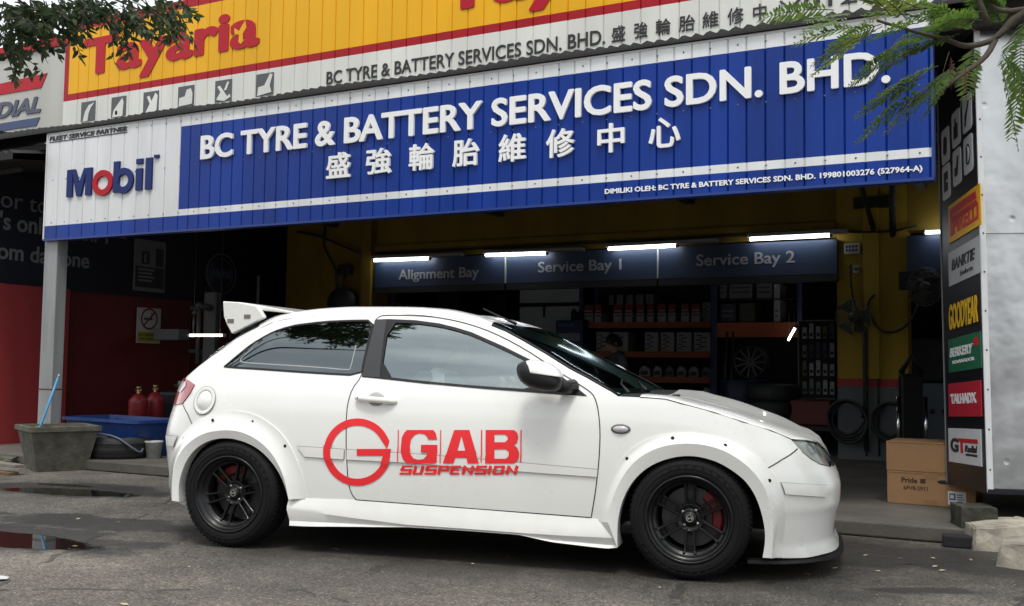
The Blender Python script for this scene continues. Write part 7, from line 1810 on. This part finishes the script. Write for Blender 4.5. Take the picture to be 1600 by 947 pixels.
def frond(mb, base, d, L, rg, mats_n, wid=.075, npair=17):
    """one feathery compound leaf: an arching stem with paired narrow pinnae"""
    d = Vector(d).normalized(); side_ = d.cross(Vector((0, 0, 1))); side_ = side_.normalized() if side_.length > .1 else Vector((1, 0, 0))
    side_ = (side_ + Vector((0, 0, rg.uniform(-.5, .5)))).normalized(); pts = []
    for k in range(9):
        u = k/8; pts.append(Vector(base) + d*L*u + Vector((0, 0, -.22*L*u*u)))
    mb.tube(pts, [.0022*(1-.6*k/8) for k in range(9)], 4, 4, cap=False)
    mi = rg.choice(mats_n)
    for k in range(npair):
        u = .12 + .86*k/(npair-1); f = u*8; i = min(int(f), 7); p = pts[i].lerp(pts[i+1], f-i); tg = (pts[i+1]-pts[i]).normalized()
        w = wid*(sin(pi*(.12+.83*u)))**.6
        for q in (-1, 1):
            e = (side_*q + tg*.55 + Vector((0, 0, rg.uniform(-.25, .1)))).normalized(); up2 = tg.cross(e).normalized(); a = tg*w*.13
            c1, c2 = p + e*w*.55, p + e*w; j = up2*w*rg.uniform(-.1, .1)
            mb.add([p - a*.3, c1 - a + j, c2, c1 + a + j, p + a*.3], [(0, 1, 2, 3, 4)] if q > 0 else [(4, 3, 2, 1, 0)], mi if rg.random() < .8 else rg.choice(mats_n))
def tree_root(name, label, loc): return thing(name, label, 'tree', loc)
# feathery tree at the right, close to the camera
rg = random.Random(21)
tb0 = Vector((1.9, 3.3, 0)); tr_ = tree_root('feathery_tree', 'feathery leaved green tree whose fronds hang over the right end of the blue sign', tb0); tinv = Matrix.Translation(-tb0)
wood = MB(); fork = Vector((1.75, 3.4, 2.3))
wood.tube([tb0, Vector((1.88, 3.34, 1.0)), fork], [.11, .09, .075], 0, 10)
E1 = at_depth(1600, 15, 4.5); E2 = at_depth(1555, 62, 4.5); E3 = at_depth(1480, 62, 4.4); E4 = at_depth(1370, 32, 4.3)
E2b = at_depth(1525, 95, 4.4); E5 = at_depth(1460, 150, 4.2); E6 = at_depth(1590, -60, 4.6)
limbs = [[fork, at_depth(1700, -30, 4.6), E1, E2, at_depth(1530, 72, 4.45)], [E2, at_depth(1510, 75, 4.4), E3, at_depth(1430, 50, 4.3), E4], [E1, at_depth(1560, 20, 4.5), at_depth(1520, -20, 4.6)], [E2, at_depth(1540, 92, 4.4), at_depth(1500, 118, 4.3), E5],
         [at_depth(1545, 40, 4.5), at_depth(1530, 0, 4.5), at_depth(1500, -80, 4.6)], [fork, fork + Vector((-.3, -.6, 1.2)), fork + Vector((-.9, -1.0, 2.0))], [fork, fork + Vector((.5, .3, 1.0)), fork + Vector((1.1, .5, 1.7))], [fork, fork + Vector((-.2, .5, 1.4)), fork + Vector((-.5, .9, 2.2))]]
for i, l in enumerate(limbs): wood.tube(smooth_line(l, it=2), list(np.linspace(.045 if i in (0, 5, 6, 7) else .014, .006, len(smooth_line(l, it=2)))), 0, 7)
o = wood.build('trunk', [bark], tr_); o.matrix_parent_inverse = tinv
fo = MB()
vis = [(1420, 100, 4.2, -1, -.5), (1405, 88, 4.2, -1, -.38), (1452, 138, 4.15, -1, -.55), (1470, 150, 4.15, -.9, -.6), (1375, 48, 4.2, -1, -.3), (1400, 40, 4.3, -1, .1), (1390, 30, 4.3, -1, .0), (1440, 20, 4.3, -.8, .2), (1330, 35, 4.25, -1, -.05), (1360, 55, 4.2, -1, -.3), (1420, 70, 4.2, -1, -.5), (1385, 62, 4.2, -.9, -.45), (1480, 66, 4.3, -.8, -.6), (1470, 88, 4.2, -1, -.35), (1490, 100, 4.2, -1, -.6), (1460, 98, 4.2, -1, -.45), (1452, 120, 4.15, -1, -.65), (1475, 125, 4.2, -.8, -.7), (1440, 112, 4.2, -.9, -.4),
       (1500, 60, 4.3, -.6, .1), (1520, 50, 4.4, -.6, .5), (1510, 30, 4.4, -.9, .3), (1480, 10, 4.4, -.9, .2), (1530, 100, 4.3, -.4, -.8), (1550, 90, 4.3, .3, -.6), (1570, 80, 4.4, .5, -.8), (1590, 85, 4.4, .1, -.9), (1585, 60, 4.4, .7, -.3), (1600, 50, 4.4, -.3, -.7), (1560, 40, 4.5, -.4, .5), (1575, 10, 4.5, -.4, -.1), (1540, 15, 4.4, -.7, -.1), (1515, 85, 4.3, -.8, -.5), (1500, 120, 4.25, -.6, -.7), (1405, 20, 4.3, -.7, .4), (1350, 20, 4.3, -1, .05), (1450, 5, 4.4, -1, -.05), (1310, 22, 4.3, -1, .15), (1425, 45, 4.25, -1, -.25), (1600, 20, 4.5, -.5, -.6), (1595, 110, 4.4, .0, -.8), (1400, 52, 4.25, -1, -.12), (1340, 48, 4.2, -1, -.2), (1440, 60, 4.25, -1, -.2), (1500, 45, 4.3, -1, -.1), (1470, 40, 4.35, -1, -.2), (1520, 70, 4.3, -1, -.3), (1480, 110, 4.2, -1, -.5), (1510, 105, 4.25, -1, -.55), (1535, 62, 4.4, -.3, -.9), (1545, 30, 4.4, -.9, .25), (1500, 15, 4.4, -1, .15), (1580, 35, 4.4, -.8, -.4)]
for px, py, D, dx, dz in vis:
    for k in range(0 if rg.random() < .18 else 1 if rg.random() < .7 else 2):
        p = at_depth(px + rg.uniform(-14, 14), py + rg.uniform(-10, 10), D + rg.uniform(-.18, .18))
        d = RT*(dx + rg.uniform(-.2, .2)) + UP*(dz + rg.uniform(-.22, .22)) + FW*rg.uniform(-.5, .5)
        frond(fo, p, d, rg.uniform(.20, .33), rg, (0, 1, 1, 0, 2, 3) if dz > -.5 else (0, 0, 2, 1))
for k in range(5):   # a few dry brown fronds
    frond(fo, at_depth(1505 + rg.uniform(-35, 25), 105 + rg.uniform(-30, 30), 4.15), RT*rg.uniform(-.5, .3) - UP, .09, rg, (5,), .02, 8)
n_ = 0
while n_ < 330:
    c = Vector((1.6, 3.3, 4.0)) + Vector((rg.gauss(0, 1)*1.3, rg.gauss(0, 1)*1.2, rg.gauss(0, .5)*1.1))
    v = in_view(c, -100, 1700, -140)
    if v or c.z < 2.7: continue
    d = (c - Vector((1.7, 3.3, 3.4))); d.z *= .3; frond(fo, c, d + Vector((rg.uniform(-.4, .4), rg.uniform(-.4, .4), rg.uniform(-.3, .4))), rg.uniform(.3, .45), rg, (0, 1, 2, 0), .10, 12); n_ += 1
o = fo.build('crown', fern + [bark, mat('dry_frond', (.20, .09, .045), .8)], tr_); o.matrix_parent_inverse = tinv

# broad leaved tree at the left: its low twigs hang into the top left corner
rg = random.Random(5); tl0 = Vector((-8.6, 2.2, 0)); tl_r = tree_root('leafy_tree', 'dark green leafy tree whose twigs hang over the yellow sign at the top left', tl0); tinv = Matrix.Translation(-tl0)
wood = MB(); f0 = Vector((-8.3, 2.5, 2.9)); wood.tube([tl0, Vector((-8.5, 2.3, 1.5)), f0], [.19, .15, .12], 0, 12)
lv = MB()
def spray(c, d, L, n, size, mids):
    c = Vector(c); d = Vector(d).normalized(); pts = [c + d*L*u/5 + Vector((0, 0, -.25*L*(u/5)**2)) for u in range(6)]
    lv.tube(pts, [.004, .0036, .003, .0025, .002, .001], 4, 4, cap=False)
    for k in range(n):
        u = rg.uniform(.1, 1)*4.99; p = pts[int(u)].lerp(pts[int(u)+1], u-int(u)); a = Vector((rg.gauss(0, 1), rg.gauss(0, 1), rg.gauss(-.5, .6))).normalized(); a = (a + d*.5).normalized()
        s_ = size*rg.uniform(.7, 1.3); w = a.cross(Vector((rg.gauss(0, 1), rg.gauss(0, 1), rg.gauss(0, 1)))).normalized()*s_*.21; q = a*s_; nn = a.cross(w).normalized()*s_*.08
        lv.add([p, p + q*.35 + w + nn, p + q*.75 + w*.6, p + q, p + q*.75 - w*.6, p + q*.35 - w + nn], [(0, 1, 2, 3, 4, 5)], rg.choice(mids))
hang = []
for px, py, D in ((10, 15, 6.2), (40, 8, 6.4), (75, 12, 6.3), (110, 5, 6.6), (20, 50, 6.2), (5, 75, 6.1), (55, 45, 6.4), (95, 30, 6.5), (125, 40, 6.6), (150, 18, 6.7), (170, 42, 6.6), (190, 10, 6.8), (205, 36, 6.7), (215, 62, 6.6), (235, 20, 6.8), (250, 40, 6.7), (268, 12, 6.9), (150, 2, 6.8), (225, 2, 6.9), (60, 22, 6.3), (130, 15, 6.6), (30, 30, 6.2), (85, 5, 6.4), (180, 55, 6.6), (275, 32, 6.8), (245, 55, 6.7), (20, 5, 6.3), (200, 25, 6.7)):
    hang.append((px, py, D))
for px, py, D in hang:
    if px > 100: py = py*.72 - 6
    for k in range(6 if px < 135 else (4 if py < 30 else 3)):
        p = at_depth(px + rg.uniform(-16, 16), py + rg.uniform(-14, 8), D + rg.uniform(-.3, .3)); spray(p, RT*rg.uniform(-.1, .9) - UP*rg.uniform(.05, .6) + FW*rg.uniform(-.4, .4), rg.uniform(.12, .24), 12, .066, (0, 1, 2, 0, 3))
for a_, c_ in (((-20, -40, 6.3), (60, 25, 6.3)), ((-20, -60, 6.6), (150, 20, 6.6)), ((20, -70, 6.9), (240, 25, 6.8)), ((-40, 0, 6.1), (20, 60, 6.2))):
    A_, C_ = at_depth(*a_), at_depth(*c_); wood.tube(smooth_line([f0, f0.lerp(A_, .55) + Vector((0, 0, .35)), A_, C_], it=3), list(np.linspace(.06, .005, len(smooth_line([f0, A_, A_, C_], it=3)))), 0, 7)
QW = CM @ Vector((-1.0, -.70, 1.15)); QD = CM @ Vector((-.42, -.68, 1.2))
cc = [Vector((-7.4, 2.2, 5.2)), Vector((-6.1, 1.6, 5.4)), Vector((-5.4, .9, 5.7)), Vector((-8.6, 2.8, 5.0)), Vector((-9.5, 1.2, 5.2)), Vector((-7.6, .4, 5.6)), Vector((-6.6, 3.2, 5.3)), Vector((-5.9, 2.6, 5.0)), Vector((-8.0, 1.4, 6.3))]
for c in cc: wood.tube(smooth_line([f0, f0.lerp(c, .5) + Vector((0, 0, .25)), c], it=2), list(np.linspace(.07, .015, len(smooth_line([f0, c, c], it=2)))), 0, 7)
for a_, c_ in (((-20, -40, 6.3), (60, 25, 6.3)), ((-20, -60, 6.6), (150, 20, 6.6)), ((20, -70, 6.9), (240, 25, 6.8)), ((-40, 0, 6.1), (20, 60, 6.2))):
    A_ = at_depth(*a_)
    for k in range(46):
        c = f0.lerp(A_, rg.uniform(.3, 1)) + Vector((rg.gauss(0, .25), rg.gauss(0, .25), rg.uniform(-.05, .5)))
        if not in_view(c, -40, 1700, -40): spray(c, (rg.uniform(-1, 1), rg.uniform(-1, 1), rg.uniform(-.5, .5)), rg.uniform(.2, .3), 12, .075, (0, 1, 2, 0, 3))
n_ = 0
while n_ < 950:
    c = rg.choice(cc) + Vector((rg.gauss(0, .75), rg.gauss(0, .75), rg.gauss(0, .38)))
    if c.z < 4.2 or in_view(c, -150, 1750, -30): continue
    q1 = c - QW; q2 = c - QD
    if math.degrees(math.atan2(q1.z, math.hypot(q1.x, q1.y))) < 50: continue
    if -121 < math.degrees(math.atan2(q2.y, q2.x)) < 0: continue
    spray(c, (rg.uniform(-1, 1), rg.uniform(-1, 1), rg.uniform(-.6, .3)), rg.uniform(.2, .35), 12, .10, (0, 1, 2, 0, 3)); n_ += 1
o = wood.build('trunk', [bark], tl_r); o.matrix_parent_inverse = tinv
o = lv.build('crown', broad + [bark], tl_r); o.matrix_parent_inverse = tinv

# ================================================================== shop row added behind the camera: blocks low sky light, shows in reflections
ob = thing('sky_block_row', 'plain unseen two storey row added across the street to block low sky light', 'building', (-3, -17, 0)); oinv = Matrix.Translation((3, 17, 0))
b = MB().box((-40, -21, 0), (34, -17, 6.6), 0)
o = b.build('front_wall', [mat('row_wall', (.20, .19, .18), .8, var=.25, vscale=.5)], ob); o.matrix_parent_inverse = oinv
for i in range(12):
    x = -38 + i*6; o = MB().box((x, -16.99, .0), (x+5, -16.95, 2.8), 0).build('shutter', [mat('row_shutter', (.07, .075, .08), .6)], ob); o.matrix_parent_inverse = oinv
    o = MB().box((x+.6, -16.99, 3.9), (x+4.4, -16.95, 5.5), 0).build('window', [mat('row_window', (.03, .035, .04), .2)], ob); o.matrix_parent_inverse = oinv
